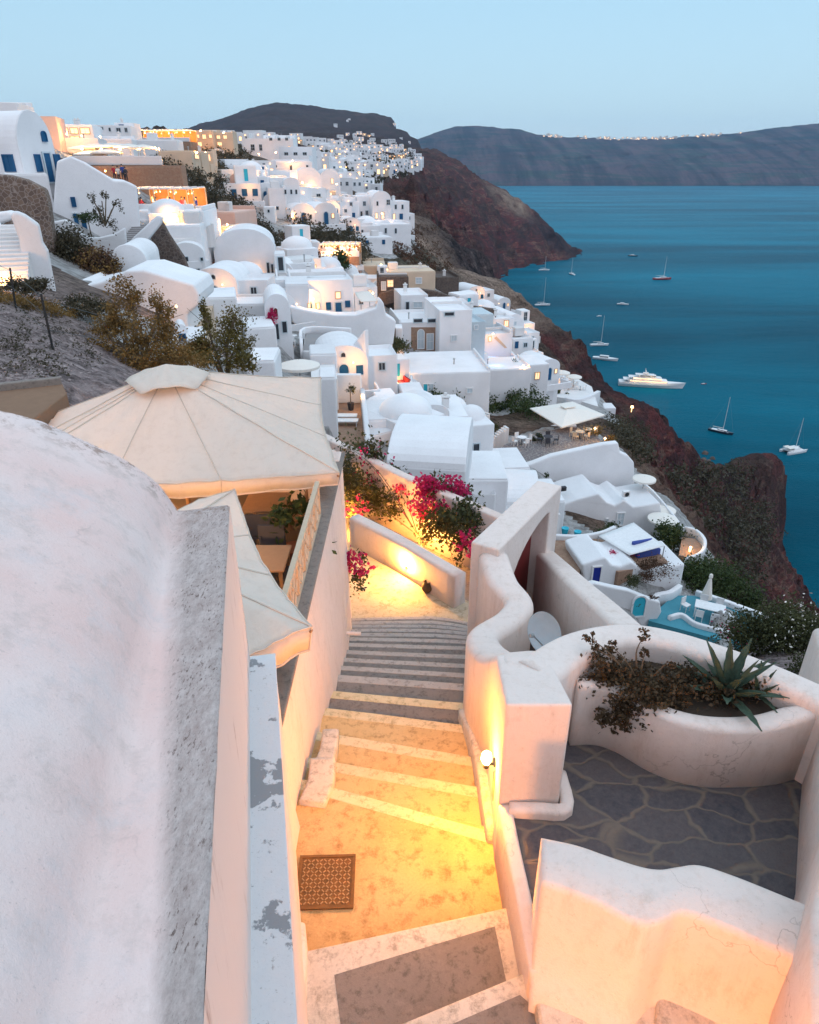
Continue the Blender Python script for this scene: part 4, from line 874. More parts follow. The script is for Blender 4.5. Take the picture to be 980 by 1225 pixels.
# ---- canopies
def canopy(name, label, peak, corners, sag, valance, loc, vent=None, pole=None, seedv=0):
    t = thing(name, label, 'umbrella', loc)
    bm = nb(); K = 26; nC = len(corners); per = 30; peak = Vector(peak); rows = []
    rim = []
    for c in range(nC):
        a = Vector(corners[c]); b = Vector(corners[(c+1) % nC])
        for i in range(per):
            f = i/per; p = a.lerp(b, f); mid = 4*f*(1-f)
            inw = (Vector((peak.x, peak.y, 0))-Vector((p.x, p.y, 0))).normalized()
            rim.append((p+inw*.12*mid+Vector((0, 0, -.0*mid)), mid, f))
    for k in range(K+1):
        s = k/K; row = []
        for (p, mid, f) in rim:
            q = peak.lerp(p, 0.03+0.97*s)
            # fabric sags between ridge lines, most towards the rim
            q = q+Vector((0, 0, -sag*mid*s**1.3*1.0 - 0.05*s*(1-s)))
            an_ = atan2(q.y-peak.y, q.x-peak.x)
            q = q+Vector((0, 0, s*(1-.35*s)*(.11*noise.noise(Vector((an_*4.5, seedv, s*.6)))+.06*noise.noise(Vector((an_*13, seedv+3, s)))+.02*noise.noise(Vector((an_*30, seedv, s*1.5))))))
            q = q+Vector((0, 0, .018*noise.noise(Vector((q.x*1.6+seedv, q.y*1.6, 0)))))
            row.append(bm.verts.new(q))
        rows.append(row)
    row = []
    for v, (p, mid, f) in zip(rows[-1], rim):
        o = (v.co-peak); o.z = 0; o.normalize()
        row.append(bm.verts.new(v.co+Vector((0, 0, -valance*(.75+.25*mid)))-o*(.05+.05*mid+.02*sin(f*40))))
    # a little seam step
    rows.append(row); n_r = len(rim)
    for A_, B_ in zip(rows, rows[1:]):
        for i in range(n_r): bm.faces.new((A_[i], A_[(i+1) % n_r], B_[(i+1) % n_r], B_[i]))
    bmesh.ops.recalc_face_normals(bm, faces=bm.faces[:])
    sm_ = nb()
    for i in range(0, n_r, per//3):
        for A_, B_ in zip(rows[:-1], rows[1:]): add_cyl(sm_, A_[i].co+Vector((0, 0, .006)), B_[i].co+Vector((0, 0, .006)), .011, seg=5, cap=False)
    for i in range(n_r): add_cyl(sm_, rows[-1][i].co, rows[-1][(i+1) % n_r].co, .014, seg=5, cap=False); add_cyl(sm_, rows[-2][i].co, rows[-2][(i+1) % n_r].co, .011, seg=5, cap=False)
    if vent is None: bm.faces.new(rows[0])
    obj('seams', sm_, M['canopy_seam'], t, smooth=True)
    o = obj('canvas', bm, M['canopy'], t, smooth=True)
    so_ = o.modifiers.new('thick', 'SOLIDIFY'); so_.thickness = .008
    if vent:
        bm = nb(); rr = []
        nn = 80
        for s in (0, .2, .4, .6, .8, 1.0):
            row = []
            for i in range(nn):
                an = 2*pi*i/nn+vent[1]; sc_ = abs(sin(an*2)) ; r = vent[0]*s*(1.0-.10*abs(cos(2.5*an)))
                row.append(bm.verts.new(peak+Vector((r*cos(an), r*sin(an), .12-.40*s**1.15*vent[0]+.10*s*s*abs(cos(2.5*an))+.012*sin(11*an)*s))))
            rr.append(row)
        for A_, B_ in zip(rr, rr[1:]):
            for i in range(nn): bm.faces.new((A_[i], A_[(i+1) % nn], B_[(i+1) % nn], B_[i]))
        bmesh.ops.remove_doubles(bm, verts=bm.verts[:], dist=.001)
        o = obj('vent_cap', bm, M['canopy'], t, smooth=True); so_ = o.modifiers.new('thick', 'SOLIDIFY'); so_.thickness = .008
    for c in corners:
        bm = nb(); add_cyl(bm, peak+Vector((0, 0, -.12)), Vector(c)+Vector((0, 0, -.05)), .022, seg=8); obj('rib', bm, M['wood'], t)
    if pole:
        bm = nb(); add_cyl(bm, (peak.x, peak.y, pole), peak+Vector((0, 0, -.05)), .045, seg=12); obj('pole', bm, M['wood'], t)
    return t
n = NB('canopy_canvas')
wv = n.n('TexWave'); wv.inputs['Scale'].default_value = 110; n.l(n.pos(), wv.inputs['Vector'])
f = n.noise(1.2, 4, .6); f2 = n.noise(7, 5, .7)
c_ = n.mix(f, (.84, .75, .66), (.90, .82, .74)); c_ = n.mix(n.ramp(f2, [(.50, 0.), (.72, .30)]), c_, (.66, .56, .47))
n.col(c_); n.rough(.95, .08)
mpx = n.n('Mapping'); mpx.inputs['Scale'].default_value = (3.2, .9, 1.2); n.l(n.pos(), mpx.inputs[0])
wr = n.noise(1.0, 5, .6, mpx.outputs[0], 1.0)
n.bump(n.math('ADD', n.math('MULTIPLY', wr, 1.0), n.math('MULTIPLY', wv.outputs['Fac'], .012)), .5, .09)
tr = n.n('BsdfTranslucent'); n.l(c_, tr.inputs[0]); ms = n.n('MixShader'); ms.inputs[0].default_value = .35
n.l(n.b.outputs[0], ms.inputs[1]); n.l(tr.outputs[0], ms.inputs[2]); n.l(ms.outputs[0], n.t.nodes['Material Output'].inputs[0])
M['canopy'] = n.m; M['canopy_seam'] = plain('canvas_hem', (.62, .53, .45), .95, .05)

cB = PZ(406, 566, -4.45); cA = PZ(384, 450, -4.45); cC = Vector((-6.7, 9.7, -4.5)); cD = PZ(42, 499, -4.45)
pk = PZ(212, 440, -3.35)
pk = Vector((-4.55, 13.6, 0)); 
_r = ray(200, 443); pk = Vector((_r.x*(12.6/_r.y), 12.6, _r.z*(12.6/_r.y)))
canopy('canopy_umbrella', 'huge square off white canvas umbrella spread over the restaurant terrace', pk, [cB, cA, cD, cC], .10, .30, (pk.x, pk.y, -6.2), vent=(.82, .6), pole=-6.2)
c2 = PZ(373, 750, -4.25); c2f = PZ(281, 586, -4.25); c2l = Vector((-4.4, 4.6, -4.25)); c2n = Vector((-3.4, 3.2, -4.3))
c2l = c2f + (Vector((-2.6, -1.6, 0))); c2n = c2 + (Vector((-2.3, -2.0, 0))); c2n.z = c2l.z = -4.25
pk2 = (c2+c2f+c2l+c2n)/4; pk2.z = -3.72
canopy('canopy_umbrella', 'smaller off white canvas umbrella half hidden behind the weathered roof parapet', pk2, [c2, c2f, c2l, c2n], .06, .42, (pk2.x, pk2.y, -6.2), pole=-6.2, seedv=4)

# ---- vaulted roof in the left foreground
vd = Vector((-.208, .978, 0)).normalized(); vn_ = Vector((-vd.y, vd.x, 0))
V0 = Vector((-.65, 1.19, 0))
prof = [(0, -2.4), (.4, -2.4), (.507, -2.16), (.6, -2.045), (.71, -1.94), (.97, -1.766), (1.22, -1.607), (1.47, -1.508), (1.9, -1.38), (2.5, -1.33), (3.2, -1.45), (3.9, -1.75), (4.3, -2.1), (4.5, -2.4), (4.9, -2.4)]
pt_ = [a for a, b in prof]; pz_ = [b for a, b in prof]
n = NB('weathered_roof_plaster')
uvn = n.n('UVMap'); uvn.uv_map = 'uv'; sx = n.n('SeparateXYZ'); n.l(uvn.outputs[0], sx.inputs[0])
f1 = n.noise(.9, 4, .6); f2 = n.noise(5, 7, .72); f3 = n.noise(38, 5, .75)
mpg = n.n('Mapping'); mpg.inputs['Scale'].default_value = (12, 4.5, 1); mpg.inputs['Rotation'].default_value = (0, 0, radians(-12)); n.l(n.pos(), mpg.inputs[0]); st_ = n.noise(1.6, 10, .85, mpg.outputs[0], .1)
c_ = n.mix(n.ramp(f1, [(.38, 0.), (.62, 1.)]), (.80, .66, .62), (.80, .58, .53))
c_ = n.mix(n.ramp(f2, [(.50, 0.), (.66, .5)]), c_, (.56, .46, .42))
c_ = n.mix(n.ramp(f3, [(.60, 0.), (.72, .5)]), c_, (.42, .37, .35))
c_ = n.mix(n.math('MULTIPLY', n.ramp(n.noise(2.1, 6, .7), [(.5, 0.), (.62, .55)]), n.ramp(f2, [(.4, .3), (.6, 1.)])), c_, (.72, .63, .62))
edge = n.ramp(n.math('ADD', sx.outputs['X'], n.math('MULTIPLY', f2, .12)), [(.36, 1.), (.54, 0.)])
g_ = n.mix(n.ramp(st_, [(.40, 0.), (.60, 1.)]), (.58, .50, .47), (.27, .22, .20))
c_ = n.mix(n.math('MULTIPLY', edge, n.ramp(n.math('ADD', n.math('MULTIPLY', st_, .6), n.math('MULTIPLY', f3, .4)), [(.38, 1.), (.66, .55)])), c_, g_)
mps = n.n('Mapping'); mps.inputs['Scale'].default_value = (75, 22, 40); mps.inputs['Rotation'].default_value = (0, 0, radians(-12)); n.l(n.pos(), mps.inputs[0]); spk = n.noise(1, 5, .7, mps.outputs[0]); spb = n.noise(3.5, 5, .7)
c_ = n.mix(n.math('MULTIPLY', n.math('MULTIPLY', edge, n.ramp(spk, [(.56, 0.), (.62, .8)])), n.ramp(spb, [(.40, .15), (.58, 1.)])), c_, (.10, .065, .05))
c_ = n.mix(n.math('MULTIPLY', n.ramp(n.noise(55, 5, .8), [(.62, 0.), (.68, .6)]), n.ramp(spb, [(.45, .1), (.62, .9)])), c_, (.30, .24, .22))
# rusty stains along the upper end of the roof
en = n.math('MULTIPLY', n.ramp(sx.outputs['Y'], [(.955, 0.), (.995, 1.)]), n.ramp(n.noise(9, 6, .75), [(.50, 0.), (.6, .85)]))
c_ = n.mix(en, c_, (.24, .13, .08))
# fine cracks
vc = n.n('TexVoronoi'); vc.feature = 'DISTANCE_TO_EDGE'; vc.inputs['Scale'].default_value = .9
mw = n.n('MixRGB'); mw.inputs[0].default_value = .35; n.l(n.pos(), mw.inputs[1]); nz = n.n('TexNoise'); nz.inputs['Scale'].default_value = 3; nz.inputs['Detail'].default_value = 6; n.l(n.pos(), nz.inputs['Vector']); n.l(nz.outputs['Color'], mw.inputs[2]); n.l(mw.outputs[0], vc.inputs['Vector'])
ck = n.math('MULTIPLY', n.ramp(vc.outputs['Distance'], [(.0, 1.), (.006, 0.)]), n.ramp(f1, [(.52, 0.), (.6, .3)]))
c_ = n.mix(ck, c_, (.3, .26, .25))
n.col(c_); n.rough(.9, .12)
n.bump(n.math('ADD', n.math('ADD', n.math('MULTIPLY', f2, .7), n.math('MULTIPLY', f3, .35)), n.math('MULTIPLY', n.math('MULTIPLY', st_, edge), .7)), .7, .02)
M['roofold'] = n.m
vr = thing('vaulted_building', 'weathered pinkish white vaulted roof with a flat grey parapet filling the left foreground', 'building', (-2.5, 2, -6))
bm = nb(); uvl = bm.loops.layers.uv.new('uv'); rows = []; uvs = {}
s0, s1 = -4.0, (4.92-1.19)/vd.y; NS = 90; NT = 70
for i in range(NS+1):
    s = s0+(s1-s0)*i/NS; base = V0+vd*s
    bw = np.interp(s, [-1, 0, 1.74, s1], [.10, .14, .26, .4]); row = []
    for j in range(NT+1):
        t = 4.9*(j/NT)**1.35
        # map so the flat strip has width bw at this distance
        tt = t/bw*.4; z = float(np.interp(t, pt_, pz_)); p = base+vn_*t
        z += .012*noise.fractal(Vector((p.x*1.3, p.y*1.3, 0)), 1, 2, 4)
        z -= .03*max(0, (s-s1+.12)/.12)**2
        if j == 0: z -= .02
        v = bm.verts.new((p.x+.006*noise.noise(p*4), p.y, z)); uvs[v] = (tt, (s-s0)/(s1-s0)); row.append(v)
    rows.append(row)
for A_, B_ in zip(rows, rows[1:]):
    for j in range(NT):
        f = bm.faces.new((A_[j], B_[j], B_[j+1], A_[j+1]))
        for l in f.loops: l[uvl].uv = uvs[l.vert]
bm.normal_update()
obj('roof', bm, M['roofold'], vr, smooth=True)
bm = nb()
# outer face of the parapet and the far gable wall (below the roof surface)
A_ = [V0+vd*(s0+(s1-s0)*i/30) for i in range(31)]
top_ = [bm.verts.new((p.x, p.y, -2.418)) for p in A_]; low_ = [bm.verts.new((p.x+vn_.x*.02, p.y+vn_.y*.02, -6.6)) for p in A_]
for i in range(30): bm.faces.new((top_[i], low_[i], low_[i+1], top_[i+1]))
E0 = V0+vd*(s1-.01)
ts = [0]+[.4+.15*k for k in range(30)]
tv = [bm.verts.new((E0.x+vn_.x*t, E0.y+vn_.y*t, float(np.interp(t, pt_, pz_))-.035)) for t in ts]; lv = [bm.verts.new((E0.x+vn_.x*t, E0.y+vn_.y*t, -6.6)) for t in ts]
for i in range(len(ts)-1): bm.faces.new((tv[i], tv[i+1], lv[i+1], lv[i]))
n = NB('streaked_plaster'); mpg = n.n('Mapping'); mpg.inputs['Scale'].default_value = (9, 9, .8); n.l(n.pos(), mpg.inputs[0]); q = n.noise(1, 6, .7, mpg.outputs[0])
q2 = n.noise(2.5, 5, .7)
n.col(n.mix(n.math('MULTIPLY', n.ramp(q, [(.55, 0.), (.7, .8)]), n.ramp(q2, [(.45, 0.), (.6, 1.)])), (.72, .64, .60), (.33, .22, .18))); n.rough(.9, .1); n.bump(q, .4, .02)
obj('wall', bm, n.m, vr)
# lower wall beside it with a blue-grey peeling top
lw = thing('side_wall', 'long narrow wall with a peeling blue grey top between the vaulted roof and the landing', 'wall', (-.8, 2.5, -6.6))
L0 = Vector((-.87, 1.98, 0)); sE = (4.98-1.98)/vd.y; bm = nb()
w_ = .265
a0 = L0+vd*-3.2; a1 = L0+vd*sE; b1 = a1-vn_*w_; b0 = a0-vn_*w_
def V3(v, z): return (v.x, v.y, z)
add_prism(bm, [V3(a0, -4.03), V3(b0, -4.03), V3(b1, -4.03), V3(a1, -4.03)], (0, 0, -3)); obj('wall', bm, M['wall_near'], lw)
bm = nb()
add_prism(bm, [V3(a0, -4.0), V3(b0-vn_*.012, -4.0), V3(b1-vn_*.012, -4.0), V3(a1, -4.0)], (0, 0, -.028)); bevel(bm, .008, 2, 60)
n = NB('peeling_blue_grey'); f1 = n.noise(3.2, 6, .62); f2 = n.noise(12, 6, .75); f3 = n.noise(50, 4, .7)
c_ = n.mix(f2, (.58, .58, .60), (.66, .65, .65)); c_ = n.mix(n.ramp(f1, [(.56, 0.), (.585, 1.)]), c_, (.27, .27, .28)); c_ = n.mix(n.ramp(f2, [(.62, 0.), (.68, .8)]), c_, (.28, .25, .24)); c_ = n.mix(n.ramp(f3, [(.6, 0.), (.7, .4)]), c_, (.3, .28, .27))
n.col(c_); n.rough(.85, .15); n.bump(n.math('ADD', n.ramp(f1, [(.56, 1.), (.585, .0)]), f2), .4, .01)
obj('coping', bm, n.m, lw)
# end of that wall: pilaster, warm lamp light put into its colour, then the low block at its foot
pil = nb(); q0 = PY(325, 790, 5.08); add_prism(pil, [(-1.62, 5.05, -7), (-1.30, 5.05, -7), (-1.30, 5.05, -4.9), (-1.62, 5.05, -4.9)], (0, -.06, 0)); obj('pilaster', pil, plain('glow_tinted_plaster', (.52, .32, .16), .9, .1), rb)

# ---- landing edge: steps that climb back up towards the camera
st2 = thing('staircase', 'grey steps with wide white borders climbing from the landing towards the camera', 'stairs', (0, 3, -6.6))
def quad_step(pts, z, inset, th=.6):
    bm = nb(); add_prism(bm, [Vector((p[0], p[1], z)) for p in pts], (0, 0, -th)); bevel(bm, .025, 3, 50)
    o = obj('step', bm, M['nosing'], st2)
    c = Vector((sum(p[0] for p in pts)/len(pts), sum(p[1] for p in pts)/len(pts), 0))
    if inset:
        bm = nb(); bm.faces.new([bm.verts.new((p[0], p[1], z+.004)) for p in inset]); bmesh.ops.subdivide_edges(bm, edges=bm.edges[:], cuts=3, use_grid_fill=True)
        obj('tread', bm, M['tread'], o)
zA = -6.45; zB = -6.25; zC_ = -6.05
a = PZ(349, 1140, zA); b = PZ(612, 1083, zA); 
a2 = PZ(400, 1166, zA); b2 = PZ(592, 1108, zA); b3 = PZ(604, 1160, zA); a3 = PZ(412, 1222, zA)
quad_step([(a.x, a.y), (b.x+.1, b.y+.02), (1.2, 2.5), (-1.15, 2.5)], zA, [(a2.x, a2.y), (b2.x, b2.y), (b3.x+.02, b3.y-.3), (a3.x, a3.y-.15)], .4)
a = PZ(455, 1232, zB); b = PZ(628, 1163, zB); a2 = PZ(492, 1244, zB); b2 = PZ(622, 1190, zB); b3 = PZ(668, 1228, zB); a3 = PZ(520, 1300, zB)
quad_step([(a.x-1.1, a.y-.42), (b.x+.15, b.y+.06), (1.4, 2.0), (-1.1, 2.0)], zB, [(a2.x-.5, a2.y-.2), (b2.x, b2.y), (b3.x+.05, b3.y-.05), (.9, 2.3), (-.6, 2.3)], .8)
# rounded corner steps climbing right
for (l, r, zz) in (((690, 1232), (722, 1182), -6.07), ((785, 1230), (802, 1190), -5.9), ((900, 1240), (925, 1205), -5.75)):
    a = PZ(*l, zz); b = PZ(*r, zz)
    bm = nb(); add_prism(bm, [Vector((a.x, a.y, zz)), Vector((b.x, b.y+.3, zz)), Vector((b.x+2.5, b.y-.3, zz)), Vector((a.x+2.5, a.y-1.6, zz)), Vector((a.x-.1, a.y-1.6, zz))], (0, 0, -1)); bevel(bm, .05, 3, 50)
    obj('step', bm, M['nosing'], st2)
bm = nb(); add_prism(bm, [(1.02, 3.62, -6.0), (2.4, 3.15, -5.9), (3.6, 2.9, -5.8), (3.6, 1.0, -5.8), (1.3, 1.0, -6.2), (1.05, 2.5, -6.22)], (0, 0, -1.2)); bevel(bm, .05, 3, 40)
obj('step', bm, M['nosing'], st2)
# left pink kerb at the bottom
bm = nb(); sweep(bm, [(-1.02, 2.2, -6.05), (-1.0, 3.1, -6.15), (-1.05, 3.7, -6.3), (-1.12, 4.05, -6.45)], .24, -7, .06)
tag(obj('kerb', bm, M['wall_near'], smooth=True), 'thick rounded plaster kerb left of the lowest grey step', 'kerb')

# ---- wavy wall right of the stairs, with the pillar end
WW = thing('wavy_wall', 'thick wavy white plaster wall right of the stairs ending in a square pillar', 'wall', (1.2, 5, -6))
cpts = [(1.42, 9.95, -5.78), (1.50, 9.3, -5.88), (1.70, 8.85, -5.98), (1.50, 8.45, -6.0), (1.08, 7.95, -5.93), (1.03, 7.4, -5.72), (1.12, 6.7, -5.35), (1.22, 6.0, -4.76), (1.24, 5.5, -4.66)]
bm = nb(); sweep(bm, cpts, [.5, .5, .46, .44, .46, .48, .5, .56, .58], [-9.4, -9.2, -9, -8.8, -8.6, -8.4, -7.6, -7.2, -7], .13, 5, 8)
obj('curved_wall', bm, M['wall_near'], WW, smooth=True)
a = PZ(606, 842, -4.52); b = PZ(686, 842, -4.52)
bm = nb(); add_prism(bm, [Vector((a.x, a.y, -4.52)), Vector((b.x, a.y, -4.52)), Vector((b.x-.04, a.y+1.0, -4.74)), Vector((.94, a.y+1.02, -4.74))], (0, 0, -2.6))
for v in bm.verts:
    if v.co.z < -6: v.co.z = -7.2
bevel(bm, .035, 3, 40); obj('pillar', bm, M['wall_near'], WW, smooth=False)
bm = nb(); sweep(bm, [(.98, 4.9, -5.84), (1.0, 4.4, -5.85), (1.03, 3.9, -5.86), (1.06, 3.3, -5.9)], .14, -7, .03)
obj('edge_wall', bm, M['wall_near'], WW, smooth=True)
bm = nb(); sweep(bm, [(1.02, 4.86, -5.8), (1.3, 4.84, -5.78), (1.6, 4.86, -5.78), (1.62, 5.3, -5.78)], .14, -6.3, .05, n=4); obj('skirting', bm, M['wall_near'], WW, smooth=True)

# gate wall with an arched opening
GA = Vector((1.26, 9.95, 0)); GD = Vector((.524, .852, 0)); GN = Vector((GD.y, -GD.x, 0))    # along, and to the right/near side
gate = thing('gate_wall', 'tall white wall pierced by an arched gateway with a dark red door', 'gateway', (2, 11, -9))
Lg = 2.95; th = .52
def G(s, z, n_=0.0): p = GA+GD*s+GN*n_; return Vector((p.x, p.y, z))
zt = -5.66
arc = [(.62, -6.95)]+[(.62+(1.62)*(1-cos(t)), -6.95+.98*sin(t)) for t in [pi/2*k/10 for k in range(1, 11)]]
outer = [(0, -10.5), (0, zt), (Lg, zt+.02), (Lg, -10.5), (2.4, -10.5), (2.4, -6.02)]+[(2.24-.0, -5.97)]+[p for p in arc[::-1]]+[(.62, -10.5)]
bm = nb(); add_prism(bm, [G(s, z, -th/2) for s, z in outer], GN*th); bevel(bm, .035, 3, 40)
obj('wall', bm, M['wall_near'], gate)
bm = nb(); add_prism(bm, [G(.7, -10, -th/2+.14), G(.7, -6.0, -th/2+.14), G(1.35, -6.0, -th/2+.14), G(2.38, -6.0, -th/2+.14), G(2.38, -10, -th/2+.14)], GN*.05)
obj('door', bm, M['redwood'], gate)
# right wall of the gate yard, down to the planter
bm = nb(); sweep(bm, [(2.78, 12.1, -7.0), (2.8, 11, -6.62), (2.82, 9.5, -6.1), (2.86, 8.2, -5.65), (2.88, 7.3, -5.35)], .42, [-10.5, -10, -9.5, -9, -9], .1, 5)
tag(obj('yard_wall', bm, M['wall_near'], smooth=True), 'smooth white wall sloping from the gateway to the planter', 'wall')
bm = nb(); strip_poly(bm, [(1.1, 5.9, -8.1), (2.8, 6.6, -8.1), (2.9, 12, -8.6), (2.2, 11.8, -8.6), (1.4, 9.8, -8.4), (1.1, 8, -8.2)], 1.5); struct('gate_yard', bm, M['tread'])
# satellite dish
dp = PY(655, 756, 7.7); dish = thing('satellite_dish', 'pale round satellite dish behind the wavy wall', 'satellite dish', (dp.x, dp.y, dp.z-.5))
bm = nb(); add_lathe(bm, (0, 0, 0), [(0, .0), (.12, .01), (.22, .035), (.29, .07), (.30, .075), (.29, .06), (.2, .015), (0, -.015)], 32)
nrm = Vector((-.75, -.55, .25)).normalized(); bmesh.ops.transform(bm, matrix=Matrix.Translation(dp) @ nrm.to_track_quat('Z', 'Y').to_matrix().to_4x4(), verts=bm.verts[:])
obj('reflector', bm, plain('dish_paint', (.52, .58, .62), .5), dish, smooth=True)
bm = nb(); add_cyl(bm, dp-nrm*.02, dp+Vector((.12, .1, -.75)), .02); obj('mast', bm, M['steel'], dish)
bm = nb(); add_cyl(bm, dp+Vector((0, 0, -.28)), dp+nrm*.3, .01); add_cyl(bm, dp+nrm*.3, dp+nrm*.36, .03); obj('feed_arm', bm, M['steel'], dish)

# ---- planter terrace
bm = nb(); strip_poly(bm, [(1.05, 3.6, -5.9), (3.3, 3.2, -5.9), (5.4, 5.5, -5.9), (4.8, 6.4, -5.9), (3, 6.3, -5.9), (1.5, 6.3, -5.9), (1.2, 5.2, -5.9), (1.05, 4.9, -5.9)], 1.2)
n = NB('flagstones'); pv = n.pos(); ns = n.n('TexNoise'); ns.inputs['Scale'].default_value = 2.2; ns.inputs['Detail'].default_value = 3; n.l(pv, ns.inputs['Vector'])
mm = n.n('MixRGB'); mm.inputs[0].default_value = .22; n.l(pv, mm.inputs[1]); n.l(ns.outputs['Color'], mm.inputs[2])
mp = n.n('Mapping'); mp.inputs['Rotation'].default_value = (0, 0, radians(38)); mp.inputs['Scale'].default_value = (2.3, 4.0, 0); n.l(mm.outputs[0], mp.inputs[0])
v = n.n('TexVoronoi'); v.feature = 'DISTANCE_TO_EDGE'; v.inputs['Scale'].default_value = 1; n.l(mp.outputs[0], v.inputs['Vector'])
v2 = n.n('TexVoronoi'); v2.inputs['Scale'].default_value = 1; n.l(mp.outputs[0], v2.inputs['Vector'])
sep = n.n('SeparateColor'); n.l(v2.outputs['Color'], sep.inputs[0]); f = n.noise(14, 6, .75); f2 = n.noise(60, 3, .7)
stn = n.mix(sep.outputs[0], (.052, .05, .062), (.105, .085, .085)); stn = n.mix(n.ramp(f, [(.35, 0.), (.75, .7)]), stn, (.15, .125, .12)); stn = n.mix(n.ramp(f2, [(.55, 0.), (.75, .5)]), stn, (.04, .035, .035))
ed = n.ramp(n.math('ADD', v.outputs['Distance'], n.math('MULTIPLY', f, .05)), [(.04, 1.), (.085, 0.)])
n.col(n.mix(ed, stn, n.mix(f, (.22, .165, .13), (.12, .10, .085)))); n.rough(.7, .3); n.bump(n.math('SUBTRACT', n.math('MULTIPLY', f, .5), ed), .5, .015)
struct('terrace_paving', bm, n.m)
pl = thing('planter', 'curved white plaster planter around the flagstone terrace', 'planter', (3, 6, -5.9))
# outer wall ribbon
o_ = [PZ(640, 800, -4.66), PZ(690, 768, -4.8), PZ(745, 755, -4.85), PZ(800, 760, -4.85), PZ(880, 785, -4.85), PZ(960, 818, -4.85), PZ(1040, 860, -4.85), PZ(1150, 950, -4.9)]
bm = nb(); sweep(bm, [tuple(p) for p in o_], [.5, .46, .40, .36, .36, .38, .4, .4], -9.5, .1, 5)
obj('outer_wall', bm, M['wall_near'], pl, smooth=True)
# inner rim and front face
i_ = [PZ(690, 812, -5.0), PZ(722, 816, -5.05), PZ(752, 826, -5.07), PZ(800, 850, -5.08), PZ(850, 862, -5.08), PZ(905, 862, -5.08), PZ(945, 852, -5.0), PZ(972, 846, -4.97)]
bm = nb(); sweep(bm, [tuple(p) for p in i_], [.16, .16, .17, .2, .22, .24, .24, .18], -6.3, .07, 5)
obj('rim', bm, M['wall_near'], pl, smooth=True)
bm = nb(); poly = [(p.x, p.y) for p in i_]+[(p.x, p.y) for p in o_[1:7]][::-1]
add_prism(bm, [Vector((x, y, -5.13)) for x, y in poly], (0, 0, -.3)); obj('soil', bm, plain('soil', (.06, .045, .035), .95, .1, bump=.6, scale=20), pl)
# right end wall
a = Vector((4.62, 5.75, 0)); b = Vector((3.44, 3.98, 0)); c = Vector((2.75, 2.9, 0)); d = Vector((2.3, 2.0, 0))
bm = nb(); sweep(bm, [(5.0, 6.6, -4.9), (a.x+.10, a.y, -4.93), (4.2, 4.85, -4.75), (b.x+.22, b.y-.1, -4.55), (c.x+.12, c.y-.1, -4.5), (d.x+.0, d.y-.3, -4.5)], .36, -7.2, .08, 5, smooth=False)
tag(obj('terrace_wall', bm, M['wall_near'], smooth=True), 'peach lit wall closing the right side of the flagstone terrace', 'wall')
# bench wall with a wavy top
far_ = [(648, 998), (690, 1007), (725, 1019), (765, 1032), (790, 1036), (812, 1033), (838, 1031), (880, 1044), (945, 1070), (990, 1088)]
near_ = [(648, 1056), (685, 1068), (720, 1083), (752, 1100), (775, 1106), (795, 1100), (818, 1092), (865, 1108), (938, 1140), (985, 1162)]
bm = nb(); zt_ = -4.98; F_ = catmull([PZ(x, y, zt_) for x, y in far_], 5); N_ = catmull([PZ(x, y, zt_) for x, y in near_], 5); rows = []
for fp, np_ in zip(F_, N_):
    d_ = (np_-fp); d_.z = 0; dn = d_.normalized(); r_ = .06
    row = [Vector((fp.x, fp.y, -6.6)), Vector((fp.x, fp.y, zt_-r_)), Vector((fp.x+dn.x*r_*.3, fp.y+dn.y*r_*.3, zt_-r_*.3)), Vector((fp.x+dn.x*r_, fp.y+dn.y*r_, zt_)),
           Vector((np_.x-dn.x*.05, np_.y-dn.y*.05, zt_-.0)), Vector((np_.x-dn.x*.015, np_.y-dn.y*.015, zt_-.015)), Vector((np_.x, np_.y, zt_-.06)), Vector((np_.x+dn.x*.02, np_.y+dn.y*.02, -5.6)), Vector((np_.x+dn.x*.10, np_.y+dn.y*.10, -5.85)), Vector((np_.x+dn.x*.16, np_.y+dn.y*.16, -5.98)), Vector((np_.x+dn.x*.26, np_.y+dn.y*.26, -6.06)), Vector((np_.x+dn.x*.28, np_.y+dn.y*.28, -7))]
    rows.append([bm.verts.new(p) for p in row])
for A_, B_ in zip(rows, rows[1:]):
    for k in range(len(A_)-1): bm.faces.new((A_[k], A_[k+1], B_[k+1], B_[k]))
bm.faces.new(rows[0]); bm.faces.new(rows[-1][::-1]); bmesh.ops.recalc_face_normals(bm, faces=bm.faces[:])
tag(obj('bench_wall', bm, M['wall_near'], smooth=True), 'low thick wall with a wavy white top between the flagstones and the steps', 'wall')

# ---- lamps on the stairs
def wall_lamp(p, nrm, label, e, bulb=True, s=1.0, group=None, col=(1.0, .52, .15), r=.05):
    p = Vector(p); nrm = Vector(nrm).normalized(); t = thing('wall_lamp', label, 'lamp', tuple(p), group)
    bm = nb(); add_cyl(bm, p, p+nrm*.03*s, .045*s, seg=12); add_cyl(bm, p+Vector((0, 0, -.02*s)), p+nrm*.10*s+Vector((0, 0, -.02*s)), .012*s); add_cyl(bm, p+nrm*.10*s+Vector((0, 0, -.05*s)), p+nrm*.10*s, .03*s, .035*s, 12); obj('bracket', bm, M['metal'], t)
    bm = nb(); add_lathe(bm, p+nrm*.10*s, [(0, 0), (.03*s, .0), (.05*s, .05*s), (.045*s, .11*s), (.02*s, .14*s), (0, .145*s)], 16); obj('bulb', bm, M['bulb'], t, smooth=True)
    if e: lampo(p+nrm*.17*s+Vector((0, 0, .07*s)), e, col, r, parent=t)
    return t
wall_lamp((rx(5.35)+.0, 5.35, -5.72), (-1, -.1, 0), 'bright glowing wall lamp on the wavy wall over the lit landing', 215, s=1.15, col=(1.0, .35, .03))
lampp = PZ(497, 695, -8.75)
